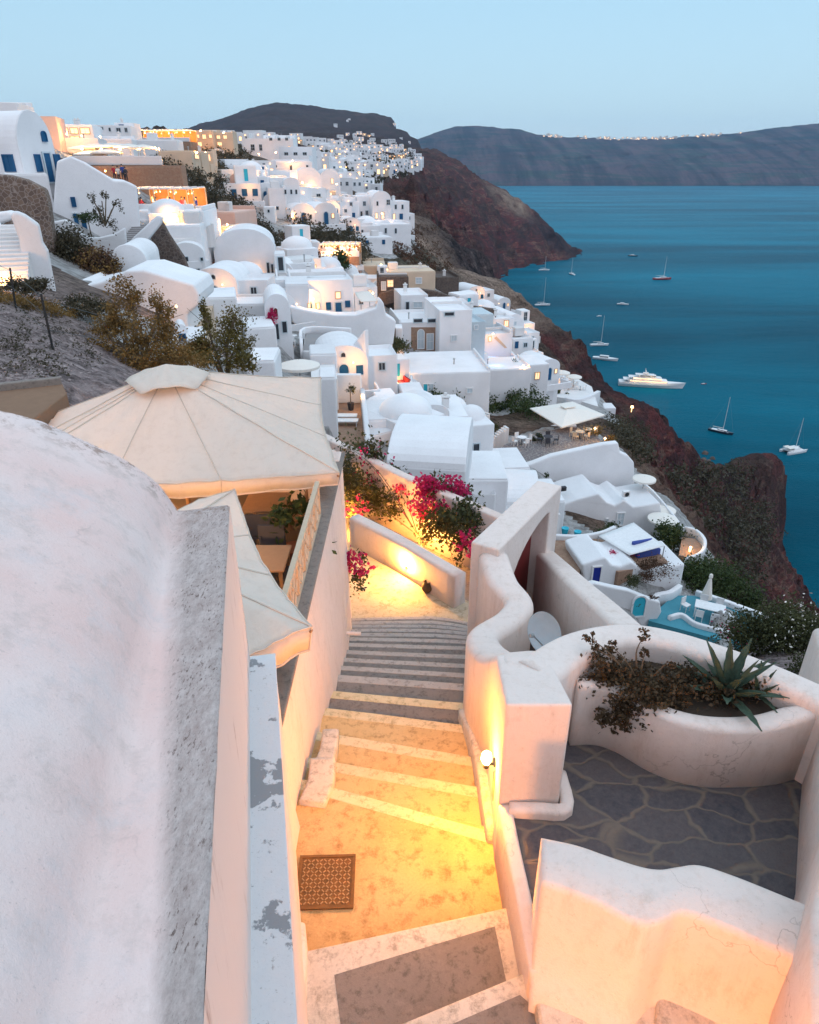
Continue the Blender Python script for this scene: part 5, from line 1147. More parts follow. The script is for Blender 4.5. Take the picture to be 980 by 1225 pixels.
wall_lamp((-.02, 14.38, -8.7), (-.6, -.75, 0), 'small glowing lamp low on the diagonal parapet beyond the stairs', 330, s=1.0, col=(1.0, .42, .07))
bm = nb(); lp = PZ(592, 975, -6.3); add_box(bm, (rx(5.3)-.012, 5.32, -6.05), (.03, .10, .36), .05); bevel(bm, .006, 1)
tag(obj('junction_box', bm, M['wood_pale']), 'slim vertical cable cover on the wall under the landing lamp', 'cable cover')
# assumed unseen lantern behind the camera, added to light these walls from the front
def assumed_lantern_post(p, h, e, label):
    p = Vector(p); t = thing('assumed_lamp', label, 'assumed lamp', tuple(p)); bm = nb(); add_cyl(bm, p, p+Vector((0, 0, h)), .05, .035, 12); obj('post', bm, M['metal'], t)
    bm = nb(); add_lathe(bm, p+Vector((0, 0, h)), [(0, 0), (.05, 0), (.11, .26), (.13, .27), (.02, .38), (0, .40)], 6); obj('lantern', bm, M['bulb'], t)
    lampo(p+Vector((0, .22, h+.1)), e, (1.0, .34, .06), .3, parent=t); return t
bm = nb(); add_prism(bm, [(-.45, 2.02, -5.83), (3.6, 1.0, -5.83), (3.6, -3, -5.83), (.2, -3, -5.83)], (0, 0, -.8)); obj('step', bm, M['tread'], st2)  # unseen slab added behind the camera to carry the assumed lantern
assumed_lantern_post((.35, -1.3, -5.83), .8, 820, 'assumed unseen low lantern on a short dark post on the steps just below the viewpoint')

lampo((.2, 15.9, -9.0), 330, (1.0, .42, .08), .08)  # added light without a fixture, to make the courtyard wall glow
lampo((-1.9, 17.6, -8.9), 240, (1.0, .42, .08), .08)  # second added courtyard light, also without a fixture
lampo((-3.2, 8.6, -5.2), 110, (1.0, .48, .16), .1)  # assumed terrace light under the canopies, no fixture built
lampo((-5.4, 11.6, -5.0), 220, (1.0, .48, .16), .1)  # assumed light under the big canopy, added to warm its canvas
# ---- pot on the path
pp_ = PZ(511, 708, ZP); vase = thing('clay_pot', 'small round dark clay pot on the lit path', 'pot', tuple(pp_))
bm = nb(); add_lathe(bm, pp_, [(0, 0), (.06, 0), (.13, .1), (.135, .16), (.09, .24), (.07, .27), (.09, .30), (.075, .30), (.06, .26), (0, .2)], 20); obj('body', bm, plain('pot_clay', (.08, .05, .03), .5), vase, smooth=True)

# ---- plants near
def bush(label, parts, name='bush', cat='bush', loc=None, group=None):
    """parts: (center, radii, count, size, clumps, material, part name)"""
    t = thing(name, label, cat, loc or tuple(Vector(parts[0][0])-Vector((0, 0, parts[0][1][2]))), group)
    for i, q in enumerate(parts):
        bm = nb(); leaves(bm, q[0], q[1], q[2], q[3], q[4], .25, seed=i*7+int(abs(q[0][0])*13), spread=q[7] if len(q) > 7 else .45)
        obj(q[6], bm, q[5], t)
    return t
def branches(t, base, tips, r, mat):
    bm = nb(); rg = random.Random(3)
    for tip in tips:
        a = Vector(base); b = Vector(tip); m = (a+b)/2+Vector((rg.uniform(-.1, .1), rg.uniform(-.1, .1), .12))*(b-a).length
        C = catmull([a, m, b], 4)
        for k in range(len(C)-1): add_cyl(bm, C[k], C[k+1], r*(1-k/len(C))+.002, r*(1-(k+1)/len(C))+.002, 5)
    obj('branches', bm, mat, t)
# bougainvillea draped over the courtyard wall
def PC(px, py, zc): return P(px, py, zc)
bg = thing('bougainvillea', 'large bougainvillea with magenta flowers draped over the yellow lit courtyard wall', 'bougainvillea', tuple(PC(500, 640, 20)))
bm = nb(); sd = 0
for (px, py, zc, rx_, ry_, rz_, n__) in ((428, 560, 20.5, .75, .6, .95, 2600), (445, 585, 20.3, .6, .5, .6, 1500), (415, 590, 19.8, .35, .4, .9, 1200), (480, 600, 20, .7, .5, .45, 1300), (528, 592, 18.8, .7, .45, .45, 1200), (520, 625, 17.8, .4, .4, .6, 900), (550, 632, 17.3, .45, .4, .7, 1300), (560, 612, 17.6, .5, .35, .35, 800), (468, 575, 20.3, .5, .4, .5, 900)):
    sd += 1; leaves(bm, PC(px, py, zc), (rx_, ry_, rz_), int(n__*.9), .12, 16, .2, seed=sd, spread=.5)
obj('foliage', bm, M['leaf_olive'], bg)
bm = nb()
for (px, py, zc, rx_, ry_, rz_, n__) in ((462, 568, 20.2, .45, .35, .3, 420), (490, 584, 19.6, .55, .35, .35, 700), (518, 584, 18.6, .55, .35, .35, 700), (540, 580, 18.4, .4, .3, .3, 320), (512, 605, 18.1, .4, .3, .35, 420), (560, 645, 16.8, .3, .3, .35, 90), (568, 665, 16.4, .25, .3, .3, 160), (425, 610, 19.3, .35, .3, .5, 60), (440, 555, 20, .5, .4, .6, 60)):
    sd += 1; leaves(bm, PC(px, py, zc), (rx_, ry_, rz_), n__, .11, 9, .1, seed=sd+50, asp=1.15, spread=.42)
obj('flowers', bm, M['magenta'], bg)
branches(bg, PC(500, 640, 18.6), [PC(x, y, z) for x, y, z in ((430, 540, 20.5), (415, 600, 19.6), (470, 580, 20), (530, 580, 18.4), (560, 620, 17.3), (545, 680, 16.5), (520, 560, 18.9), (405, 525, 20.6))], .014, M['bark'])
b2_ = thing('bougainvillea', 'small bougainvillea spilling from behind the corner of the restaurant wall', 'bougainvillea', tuple(PC(418, 690, 14.8)))
bm = nb(); leaves(bm, PC(424, 678, 14.6), (.28, .3, .3), 320, .085, 7, .1, seed=77); leaves(bm, PC(430, 698, 14.3), (.12, .2, .25), 90, .07, 5, .1, seed=78); obj('foliage', bm, M['leaf_olive'], b2_)
bm = nb(); leaves(bm, PC(425, 672, 14.4), (.28, .25, .26), 200, .09, 7, .1, seed=79, asp=1.1); obj('flowers', bm, M['magenta'], b2_)
# trailing succulent and agave in the planter
tr_ = thing('trailing_plant', 'dark trailing succulent spilling over the rim of the curved planter', 'plant', tuple(PZ(760, 815, -5.2)))
bm = nb(); sd = 200
for (px, py, z, r1_, r2_, r3_, n__) in ((770, 815, -5.0, .55, .25, .12, 900), (830, 815, -5.0, .4, .22, .15, 600), (725, 790, -4.85, .22, .14, .14, 260), (745, 800, -4.95, .3, .2, .14, 420), (760, 850, -5.25, .22, .12, .2, 520), (735, 850, -5.3, .2, .12, .16, 420), (790, 865, -5.35, .18, .12, .16, 320), (775, 835, -5.05, .4, .14, .1, 520), (860, 822, -5.02, .3, .2, .12, 500), (900, 822, -5.02, .3, .18, .12, 450), (800, 835, -5.0, .35, .18, .12, 600), (715, 845, -5.5, .1, .08, .08, 120), (755, 868, -5.5, .15, .1, .08, 160)):
    sd += 1; leaves(bm, PZ(px, py, z), (r1_, r2_, r3_), n__, .05, 14, .1, seed=sd, asp=1.5, spread=.4)
tips = [(705, 762, -4.62), (712, 775, -4.7), (732, 772, -4.7), (770, 760, -4.55), (772, 778, -4.7), (800, 790, -4.75), (690, 815, -5.2), (720, 860, -5.5), (735, 872, -5.6), (785, 880, -5.6), (812, 858, -5.4), (832, 868, -5.5), (750, 885, -5.7), (770, 870, -5.6), (700, 850, -5.5)]
for (x, y, z) in tips:
    sd += 1; leaves(bm, PZ(x, y, z), (.055, .055, .06), 70, .042, 4, .1, seed=sd, asp=1.5)
obj('foliage', bm, M['leaf_succ'] if 'leaf_succ' in M else leaf_mat('leaf_succulent', [(.3, (.03, .022, .012)), (.5, (.085, .055, .03)), (.72, (.15, .10, .05))], 5), tr_)
branches(tr_, PZ(765, 822, -5.1), [PZ(*t) for t in tips], .012, M['bark'])
ag = thing('agave', 'spiky grey green agave growing in the curved planter', 'agave', tuple(PZ(868, 835, -5.2)))
def blade(bm, base, d, L, w, droop):
    d = Vector(d).normalized(); side = d.cross(Vector((0, 0, 1))).normalized(); rows = []; nseg = 9
    for k in range(nseg+1):
        f = k/nseg; c = Vector(base)+d*L*f+Vector((0, 0, -droop*L*f*f)); ww = w*(.6+1.1*f-1.68*f*f if f < 1 else 0)*1.0; ww = max(ww, .002)
        up = side.cross(d).normalized()
        tw = .006 if k % 2 else -.002
        rows.append([bm.verts.new(c-side*(ww+tw)+up*ww*.55), bm.verts.new(c-side*ww*.5+up*ww*.1), bm.verts.new(c), bm.verts.new(c+side*ww*.5+up*ww*.1), bm.verts.new(c+side*(ww+tw)+up*ww*.55),
                     bm.verts.new(c-up*ww*.42)])
    for A_, B_ in zip(rows, rows[1:]):
        for i in range(4): bm.faces.new((A_[i], A_[i+1], B_[i+1], B_[i]))
        bm.faces.new((A_[4], A_[5], B_[5], B_[4])); bm.faces.new((A_[5], A_[0], B_[0], B_[5]))
rg = random.Random(11)
for ci, (cc, sc_, nn) in enumerate(((PZ(868, 832, -5.12), 1.0, 20), (PZ(905, 832, -5.12), .6, 14))):
    bm = nb()
    for i in range(nn):
        an = i*2.4; el = .25+1.1*(i/nn); L = (.58+.14*rg.random())*sc_; d = (cos(an)*cos(el), sin(an)*cos(el), sin(el))
        blade(bm, cc, d, L, .068*sc_, .18*(1-i/nn))
    obj('rosette', bm, M['agave'], ag)
# ------------------------------------------------------------ village builder
STY = {'B': ('blue', 'blue'), 'D': ('palepaint', 'dark'), 'L': ('wood_pale', 'lit'), 'b': ('palepaint', 'blue'), 'r': ('plasticwhite', 'redwood'), 'W': ('plasticwhite', 'palepaint'), 'T': ('plasticwhite', 'teal'),
       't': ('plasticwhite', 'teal'), 'N': ('palepaint', 'dark'), 'n': ('plasticwhite', 'navy')}
def opening(parent, c, t, nrm, w, h, style):
    """window or door on a wall: frame ring, pane (and arch) set on the wall face; c is the centre"""
    door = 'd' in style[1:]; arch = 'a' in style[1:]
    fr, pn = STY[style[0]]; up = Vector((0, 0, 1)); fw = max(.05, min(.10, w*.13))
    def pt(u, z, d): return c+t*u+up*z+nrm*d
    def outline(w_, h_):
        if not arch: return [(-w_/2, -h_/2), (w_/2, -h_/2), (w_/2, h_/2), (-w_/2, h_/2)]
        r = min(w_/2, h_*.6); return [(-w_/2, -h_/2), (w_/2, -h_/2)]+[(w_/2*cos(a), h_/2-r+r*sin(a)) for a in [pi*k/8 for k in range(9)]]
    o = outline(w, h); i = outline(w-2*fw, h-2*fw); bm = nb()
    ov = [bm.verts.new(pt(u, z, .07)) for u, z in o]; iv = [bm.verts.new(pt(u, z, .07)) for u, z in i]
    ob = [bm.verts.new(pt(u, z, -.05)) for u, z in o]; ib = [bm.verts.new(pt(u, z, -.02)) for u, z in i]
    n_ = len(o)
    for k in range(n_):
        j = (k+1) % n_
        bm.faces.new((ov[k], ov[j], iv[j], iv[k])); bm.faces.new((ob[k], ob[j], ov[j], ov[k])); bm.faces.new((iv[k], iv[j], ib[j], ib[k]))
    bmesh.ops.recalc_face_normals(bm, faces=bm.faces[:])
    f = obj('door' if door or h > 1.75 else 'window', bm, M[fr], parent)
    bm = nb(); add_prism(bm, [pt(u, z, .015) for u, z in outline(w-2*fw+.005, h-2*fw+.005)], nrm*-.02)
    if style[0] in 'DLWN' and w > .7:
        pass
    obj('pane' if not door else 'leaf', bm, M[pn], f)
    if not door and w > .6 and h > .6 and style[0] in 'DLWB':
        bm = nb(); add_prism(bm, [pt(-.02, -h/2+fw, .035), pt(.02, -h/2+fw, .035), pt(.02, h/2-fw, .035), pt(-.02, h/2-fw, .035)], nrm*-.02)
        if h > 1.0: add_prism(bm, [pt(-w/2+fw, -.02, .034), pt(w/2-fw, -.02, .034), pt(w/2-fw, .02, .034), pt(-w/2+fw, .02, .034)], nrm*-.02)
        obj('glazing_bar', bm, M[fr], f)
    return f
def bumpy(bm, amp=.03, sc=1.2):
    for v in bm.verts:
        n_ = noise.noise_vector(v.co*sc); v.co += n_*amp
def block_geo(w, d, h, roof, rise):
    """wall and roof meshes in the block's own frame: x across, y away, z up from the base"""
    lo = -4.0; wall = nb(); rf = None
    if roof in ('f', 's', 'd', 'h'):
        add_box(wall, (0, d/2, (h+lo)/2), (w, d, h-lo))
        if roof == 'f' and min(w, d) > 1.2:
            wall.faces.ensure_lookup_table(); tf = max(wall.faces, key=lambda f: f.calc_center_median().z)
            bmesh.ops.inset_region(wall, faces=[tf], thickness=.25, use_even_offset=True)
            tf = max([f for f in wall.faces if abs(f.normal.z) > .9], key=lambda f: (round(f.calc_center_median().z, 3), f.calc_area()))
            bmesh.ops.translate(wall, verts=tf.verts[:], vec=(0, 0, -.4))
        bevel(wall, .09, 2)
        if roof == 'd':
            rf = nb(); add_lathe(rf, (0, d/2, h-.02), [(min(w, d)*.48*cos(a), rise*sin(a)) for a in [pi/2*k/8 for k in range(8)]]+[(0, rise)], 24)
        if roof == 'h':
            rf = nb(); pr = [(0.02, h-.05)]+[(d/2-d/2*cos(a)*.99, h+rise*sin(a)) for a in [pi*k/14 for k in range(1, 14)]]+[(d-.02, h-.05)]
            add_prism(rf, [(-w/2+.02, y, z) for y, z in pr], (w-.04, 0, 0)); bevel(rf, .06, 2, 60)
        if roof == 's':
            rf = nb(); add_box(rf, (0, d/2, h+.02), (w-.10, d-.10, .10)); bevel(rf, .04, 2)
    elif roof == 'v':
        pr = [(-w/2, lo), (-w/2, h)]+[(-w/2*cos(a), h+rise*sin(a)) for a in [pi*k/16 for k in range(1, 16)]]+[(w/2, h), (w/2, lo)]
        add_prism(wall, [(x, .12, z) for x, z in pr], (0, d-.12, 0))
        rf = nb(); w2 = w/2+.02
        pr2 = [(-w2*cos(a), h+(rise+.04)*sin(a)) for a in [pi*k/16 for k in range(0, 17)]]
        pr2 = [(-w2, lo)]+pr2+[(w2, lo)]
        add_prism(rf, [(x, 0, z) for x, z in pr2], (0, .14, 0)); bevel(rf, .05, 2, 60)
    return wall, rf
BL = []
def build_house(name, label, cat, blocks, ops, prisms, lamps, auto, mat, group):
    anchor = P((blocks[0][0]+blocks[0][2])/2, blocks[0][3], blocks[0][4]) if blocks else P(prisms[0][0][0][0], prisms[0][0][0][1], prisms[0][1])
    t = thing(name, label, cat, tuple(anchor), group); faces = []
    for b in blocks:
        xl, yt, xr, yb, zc, d, yaw, roof = b[:8]; rise = b[8] if len(b) > 8 and b[8] else 1.0; bmname = b[9] if len(b) > 9 else mat; yaw = radians(yaw)
        o = P((xl+xr)/2, yb, zc); nrm = Vector((sin(yaw), -cos(yaw), 0)); tc_ = Vector((-o.x, -o.y, 0)).normalized()
        w = (xr-xl)/FPX*zc/max(.45, nrm.dot(tc_)); top_ = PY((xl+xr)/2, yt, o.y); h = top_.z-o.z
        wall, rf = block_geo(w, d, h, roof, rise)
        m4 = Matrix.Translation(o) @ Matrix.Rotation(yaw, 4, 'Z')
        for q in (wall, rf):
            if q: bmesh.ops.transform(q, matrix=m4, verts=q.verts[:]); bumpy(q, .04, .7)
        obj('wall', wall, M[bmname], t)
        if rf: obj('roof' if roof != 'v' else 'gable', rf, M[bmname], t, smooth=(roof == 'd'))
        rgc = random.Random(int(xl*31+yb*7))
        if roof in ('s', 'f') and w*d > 14 and zc > 30:
            zz = h-(.15 if roof == 'f' else 0)
            for kk in range(rgc.choice([1, 1, 2, 3])):
                cx_ = rgc.uniform(-.38, .38)*w; cy_ = rgc.uniform(.35, .9)*d; kind_ = rgc.choice(['chimney', 'chimney', 'roof_vent', 'hatch', 'kerb']); q = nb()
                if kind_ == 'chimney': add_box(q, (cx_, cy_, zz+.35), (.45, .45, .8)); add_box(q, (cx_, cy_, zz+.86), (.58, .58, .10)); add_cyl(q, (cx_, cy_, zz+.9), (cx_, cy_, zz+1.1), .12, seg=8)
                elif kind_ == 'roof_vent': add_cyl(q, (cx_, cy_, zz-.1), (cx_, cy_, zz+.6), .07, seg=8); add_lathe(q, (cx_, cy_, zz+.6), [(.15, 0), (.15, .05), (0, .14)], 8)
                elif kind_ == 'hatch': add_box(q, (cx_*.7, cy_*.8, zz+.5), (1.5, 1.3, 1.2)); bevel(q, .1, 2)
                else: add_box(q, (0, d*.55, zz+.1), (w*.96, .22, .35)); bevel(q, .06, 2)
                bmesh.ops.transform(q, matrix=m4, verts=q.verts[:]); obj(kind_, q, M['white2'] if kind_ != 'roof_vent' else M['steel'], t)
            if rgc.random() < .6:
                q = nb(); e_ = rgc.choice([0, 1, 2]); 
                if e_ < 2: add_box(q, ((w/2-.13)*(1 if e_ else -1), d/2, zz+.2), (.24, d*.94, .42))
                else: add_box(q, (0, d-.14, zz+.25), (w*.96, .24, .52))
                bevel(q, .07, 2); bmesh.ops.transform(q, matrix=m4, verts=q.verts[:]); obj('roof_parapet', q, M[bmname], t)
        htop = h+(rise if roof == 'v' else .2)
        faces.append((m4, w, d, htop, nrm, Vector((cos(yaw), sin(yaw), 0))))
    def hitface(px, py):
        r = ray(px, py); best = None
        for (m4, w, d, h, nrm, tx) in faces:
            inv = m4.inverted(); O = inv @ Vector((0, 0, 0)); R = inv.to_3x3() @ r; cands = []
            if R.y > 0: cands.append((-O.y/R.y, 0))
            if R.x > 0: cands.append(((-w/2-O.x)/R.x, 1))
            if R.x < 0: cands.append(((w/2-O.x)/R.x, 2))
            for k, fi in cands:
                p = O+R*k
                if k > 0 and -.1-w/2 <= p.x <= w/2+.1 and -.1 <= p.y <= d+.1 and -4 < p.z < h+.1 and (best is None or k < best[0]):
                    best = (k, fi, nrm if fi == 0 else (-tx if fi == 1 else tx))
        return best
    pf = []; used_b = set()
    for q in prisms:
        pts, zc, yaw, d = q[:4]; pm = q[4] if len(q) > 4 else mat; yaw = radians(yaw); nrm = Vector((sin(yaw), -cos(yaw), 0)); a = P(pts[0][0], pts[0][1], zc)
        panel = None
        if len(q) > 4:
            panel = hitface(sum(p[0] for p in pts)/len(pts), sum(p[1] for p in pts)/len(pts))
            if panel: nrm = panel[2].normalized(); a = ray(pts[0][0], pts[0][1]); c0 = ray(sum(p[0] for p in pts)/len(pts), sum(p[1] for p in pts)/len(pts))*panel[0]+nrm*.045; a = a*(c0.dot(nrm)/a.dot(nrm)); d = .06
        ps = []
        for px, py in pts:
            r = ray(px, py); ps.append(r*(a.dot(nrm)/r.dot(nrm)))
        low = min(p.z for p in ps)
        bm = nb(); add_prism(bm, ps, -nrm*d)
        if len(q) <= 4:
            for v in bm.verts:
                if v.co.z < low+(max(p.z for p in ps)-low)*.12: v.co.z -= 1.5
        if len(q) <= 4: bevel(bm, min(.14, d*.22), 3, 30)
        bumpy(bm, .03, .7)
        obj('wall' if pm == mat else ('stone_panel' if 'stone' in pm else 'stair_rail'), bm, M[pm], t)
        if len(q) <= 4: pf.append((ps[0], nrm))
        for p in ps:
            pass
        lowp = min(ps, key=lambda p: p.z)
    for (x0, y0, x1, y1, st) in ops:
        r = ray((x0+x1)/2, (y0+y1)/2); best = hitface((x0+x1)/2, (y0+y1)/2)
        for bi, fb in enumerate(faces):
            lp = fb[0].inverted() @ (r*(best[0] if best else 1)); 
            if best and abs(lp.x) <= fb[1]/2+.15 and -.15 <= lp.y <= fb[2]+.15: used_b.add(bi)
        if best is None:
            for (a, nrm) in pf:
                k = a.dot(nrm)/r.dot(nrm)
                if best is None or k < best[0]: best = (k, 0, nrm)
        if best is None: print('NO FACE', label, (x0, y0)); continue
        k, fi, nr = best; c = r*k; nr = nr.normalized(); tt = Vector((-nr.y, nr.x, 0))
        def hit(px, py): q = ray(px, py); return q*(c.dot(nr)/q.dot(nr))
        L_ = hit(x0, (y0+y1)/2); R_ = hit(x1, (y0+y1)/2); T_ = hit((x0+x1)/2, y0); B_ = hit((x0+x1)/2, y1)
        w = min(3.0, abs((R_-L_).dot(tt))); h = min(3.2, T_.z-B_.z)
        opening(t, (T_+B_)/2+nr*.05, tt, nr, max(.3, w), max(.3, h), st)
    if cat in ('house', 'hotel') and mat in ('white', 'cream', 'pink'):
        ra = random.Random(int(abs(anchor.x*17+anchor.y*5)))
        for bi, (m4, w, d, h, nrm, tx) in enumerate(faces):
            if bi in used_b or w < 2.6 or h < 2.3: continue
            nn_ = 1 if w < 5 else (2 if w < 9 else 3); ww = ra.choice([.6, .75, .9]); hh = ra.choice([.8, 1.0, 1.2]); sty = ra.choice(['D', 'B', 'D', 'L', 'W'])
            for kk in range(nn_):
                x_ = -w/2+w*(kk+.5+ra.uniform(-.15, .15))/nn_; c = m4 @ Vector((x_, -.05, min(h-.9, h*.62)))
                opening(t, c, tx, nrm, ww, hh, sty)
            if ra.random() < .4: c = m4 @ Vector((w*ra.uniform(-.3, .3), -.05, 1.0)); 
    for (px, py, zc, e) in lamps:
        p = P(px, py, zc-.5); s = zc/60.0
        bm = nb(); add_lathe(bm, p, [(0, -.06*s-.04), (.05*s+.03, -.03*s), (.05*s+.03, .03*s), (0, .06*s+.04)], 10)
        l = obj('lamp', bm, M['bulb_far'], t)
        lampo(p+Vector((0, -.3, .0)), e*LK, (1.0, .42, .11), .15, parent=t)
    return t
LK = 4.5
for hd in HD: build_house(*hd)

# ------------------------------------------------------------ horizontal pieces measured by pixel corners
def zof(px, py, zc): return P(px, py, zc).z
def floor(name, label, cat, pts, zc, mat, th=.6, i=0, kind=None, bev=0.0):
    z = zof(pts[i][0], pts[i][1], zc); bm = nb(); add_prism(bm, [PZ(x, y, z) for x, y in pts], (0, 0, -th))
    if bev: bevel(bm, bev, 2, 50)
    if kind: o = struct(name, bm, M[mat]); return o, z
    o = obj(name, bm, M[mat]); tag(o, label, cat); return o, z
def rim(name, label, pts, z, h, w, mat='white', cat='wall', drop=1.0):
    bm = nb(); ps = [PZ(x, y, z) for x, y in pts]; sweep(bm, [(p.x, p.y, z+h) for p in ps], w, z-drop, min(.08, w*.3), 3, 4, smooth=len(pts) > 2)
    return tag(obj(name, bm, M[mat], smooth=True), label, cat)
def parasol(px, py, zc, r, label, square=True, pole=2.4, rot=0.0, group=None, rise=.35, mat='canvas'):
    """px, py: centre of the canvas rim"""
    c = P(px, py, zc); t = thing('parasol', label, 'parasol', (c.x, c.y, c.z-pole), group)
    bm = nb(); seg = 4 if square else 24; R = Matrix.Translation(c) @ Matrix.Rotation(rot, 4, 'Z')
    k = 1.414 if square else 1.0
    add_lathe(bm, (0, 0, 0), [(r*k, -.14), (r*k, 0), (r*k*.55, rise*.55), (.02, rise), (0, rise)], seg)
    bmesh.ops.transform(bm, matrix=R @ Matrix.Rotation(pi/4 if square else 0, 4, 'Z'), verts=bm.verts[:])
    o = obj('canvas', bm, M[mat], t); md = o.modifiers.new('thick', 'SOLIDIFY'); md.thickness = .02
    bm = nb(); add_cyl(bm, (c.x, c.y, c.z-pole), (c.x, c.y, c.z+rise), .035, seg=8); obj('pole', bm, M['steel'], t)
    bm = nb()
    for i in range(4 if square else 8):
        a = rot+2*pi*i/(4 if square else 8)+(pi/4 if square else 0); add_cyl(bm, c+Vector((0, 0, rise*.9)), c+Vector((r*k*.97*cos(a), r*k*.97*sin(a), -.03)), .012, seg=5)
    obj('ribs', bm, M['steel'], t); return t
def mini_set(px, py, zc, label, n=2, mat='plasticwhite', z=None, group=None, rot=0.0, r=.3, square=False):
    """little table with chairs"""
    p = P(px, py, zc) if z is None else PZ(px, py, z); t = thing('table', label, 'table', tuple(p), None)
    bm = nb()
    if square: add_box(bm, p+Vector((0, 0, .73)), (r*2, r*2, .04), rot)
    else: add_lathe(bm, p+Vector((0, 0, .72)), [(0, 0), (r, 0), (r, .03), (0, .03)], 16)
    obj('tabletop', bm, M[mat], t); bm = nb(); add_cyl(bm, p, p+Vector((0, 0, .72)), .03); add_lathe(bm, p, [(0, .03), (.2, .02), (.2, 0)], 10); obj('leg', bm, M['metal'], t)
    for i in range(n):
        a = rot+2*pi*i/n; q = p+Vector((cos(a), sin(a), 0))*(r+.32)
        chair(q.x, q.y, q.z, a-pi/2, M[mat], ('pale' if mat == 'plasticwhite' else 'dark')+' chair at the '+label, group or 'chairs at the '+label)
    return t
def steps(label, p0, p1, width, n_, mat='white', side=True):
    a = P(*p0); b = P(*p1); t = thing('outdoor_stairs', label, 'stairs', tuple(a)); d = b-a; dh = Vector((d.x, d.y, 0)); L = dh.length; yaw = atan2(dh.y, dh.x)
    for i in range(n_):
        f = (i+.5)/n_; c = a+dh*f; zt_ = a.z+d.z*(i+1)/n_
        bm = nb(); add_box(bm, (c.x, c.y, zt_-1.0), (L/n_+.02, width, 2.0), yaw); bevel(bm, .02, 1); obj('step', bm, M[mat], t)
    if side:
        nr = Vector((-dh.y, dh.x, 0)).normalized()
        for s in (-1, 1):
            bm = nb(); o = nr*s*(width/2+.1)
            add_prism(bm, [a+o+Vector((0, 0, -2)), b+o+Vector((0, 0, -2)), b+o+Vector((0, 0, .5)), a+o+Vector((0, 0, .5))], nr*.18*s); bevel(bm, .04, 2); obj('side_wall', bm, M['white'], t)
    return t
def tree(name, label, cat, base, h, crown, n_, size, mat, trunk=.08, seed=1, group=None, clumps=18, spread=.42):
    base = Vector(base); t = thing(name, label, cat, tuple(base), group); rg = random.Random(seed); bm = nb(); tips = []
    for (cx, cy, cz, rx_, ry_, rz_) in crown:
        tips.append(base+Vector((cx, cy, cz)))
    for tip in tips:
        C = catmull([base, base.lerp(tip, .5)+Vector((rg.uniform(-.15, .15)*h*.3, 0, .1*h)), tip], 4)
        for k in range(len(C)-1): add_cyl(bm, C[k], C[k+1], trunk*(1-k/len(C)*.8), trunk*(1-(k+1)/len(C)*.8), 6)
        for _ in range(7):
            e_ = tip+Vector((rg.gauss(0, .5)*crown[0][3], rg.gauss(0, .5)*crown[0][4], rg.uniform(-.3, .8)*crown[0][5])); add_cyl(bm, C[-3], e_, trunk*.25, trunk*.08, 5)
    obj('trunk', bm, M['bark'], t); bm = nb()
    for i, (cx, cy, cz, rx_, ry_, rz_) in enumerate(crown):
        leaves(bm, base+Vector((cx, cy, cz)), (rx_, ry_, rz_), n_//len(crown), size, clumps, .15, seed=seed*31+i, spread=spread)
    obj('crown', bm, M[mat], t); return t
def shrub(px, py, zc, wpx, hpx, n_, size, mat, label, name='shrub', cat='shrub', group=None, extra=None):
    s = zc/FPX; c = P(px, py, zc); t = thing(name, label, cat, (c.x, c.y, c.z-hpx*s/2), group)
    bm = nb(); leaves(bm, c, (wpx*s/2, wpx*s*.4, hpx*s/2), n_, size, max(6, n_//70), .3, seed=int(px*7+py), spread=.45); obj('foliage', bm, M[mat], t)
    if extra: bm = nb(); leaves(bm, c+Vector((0, -wpx*s*.1, hpx*s*.1)), (wpx*s/2, wpx*s*.4, hpx*s/2), extra[1], size*.9, max(5, extra[1]//30), .5, seed=int(px*3+py)); obj('flowers', bm, M[extra[0]], t)
    return t
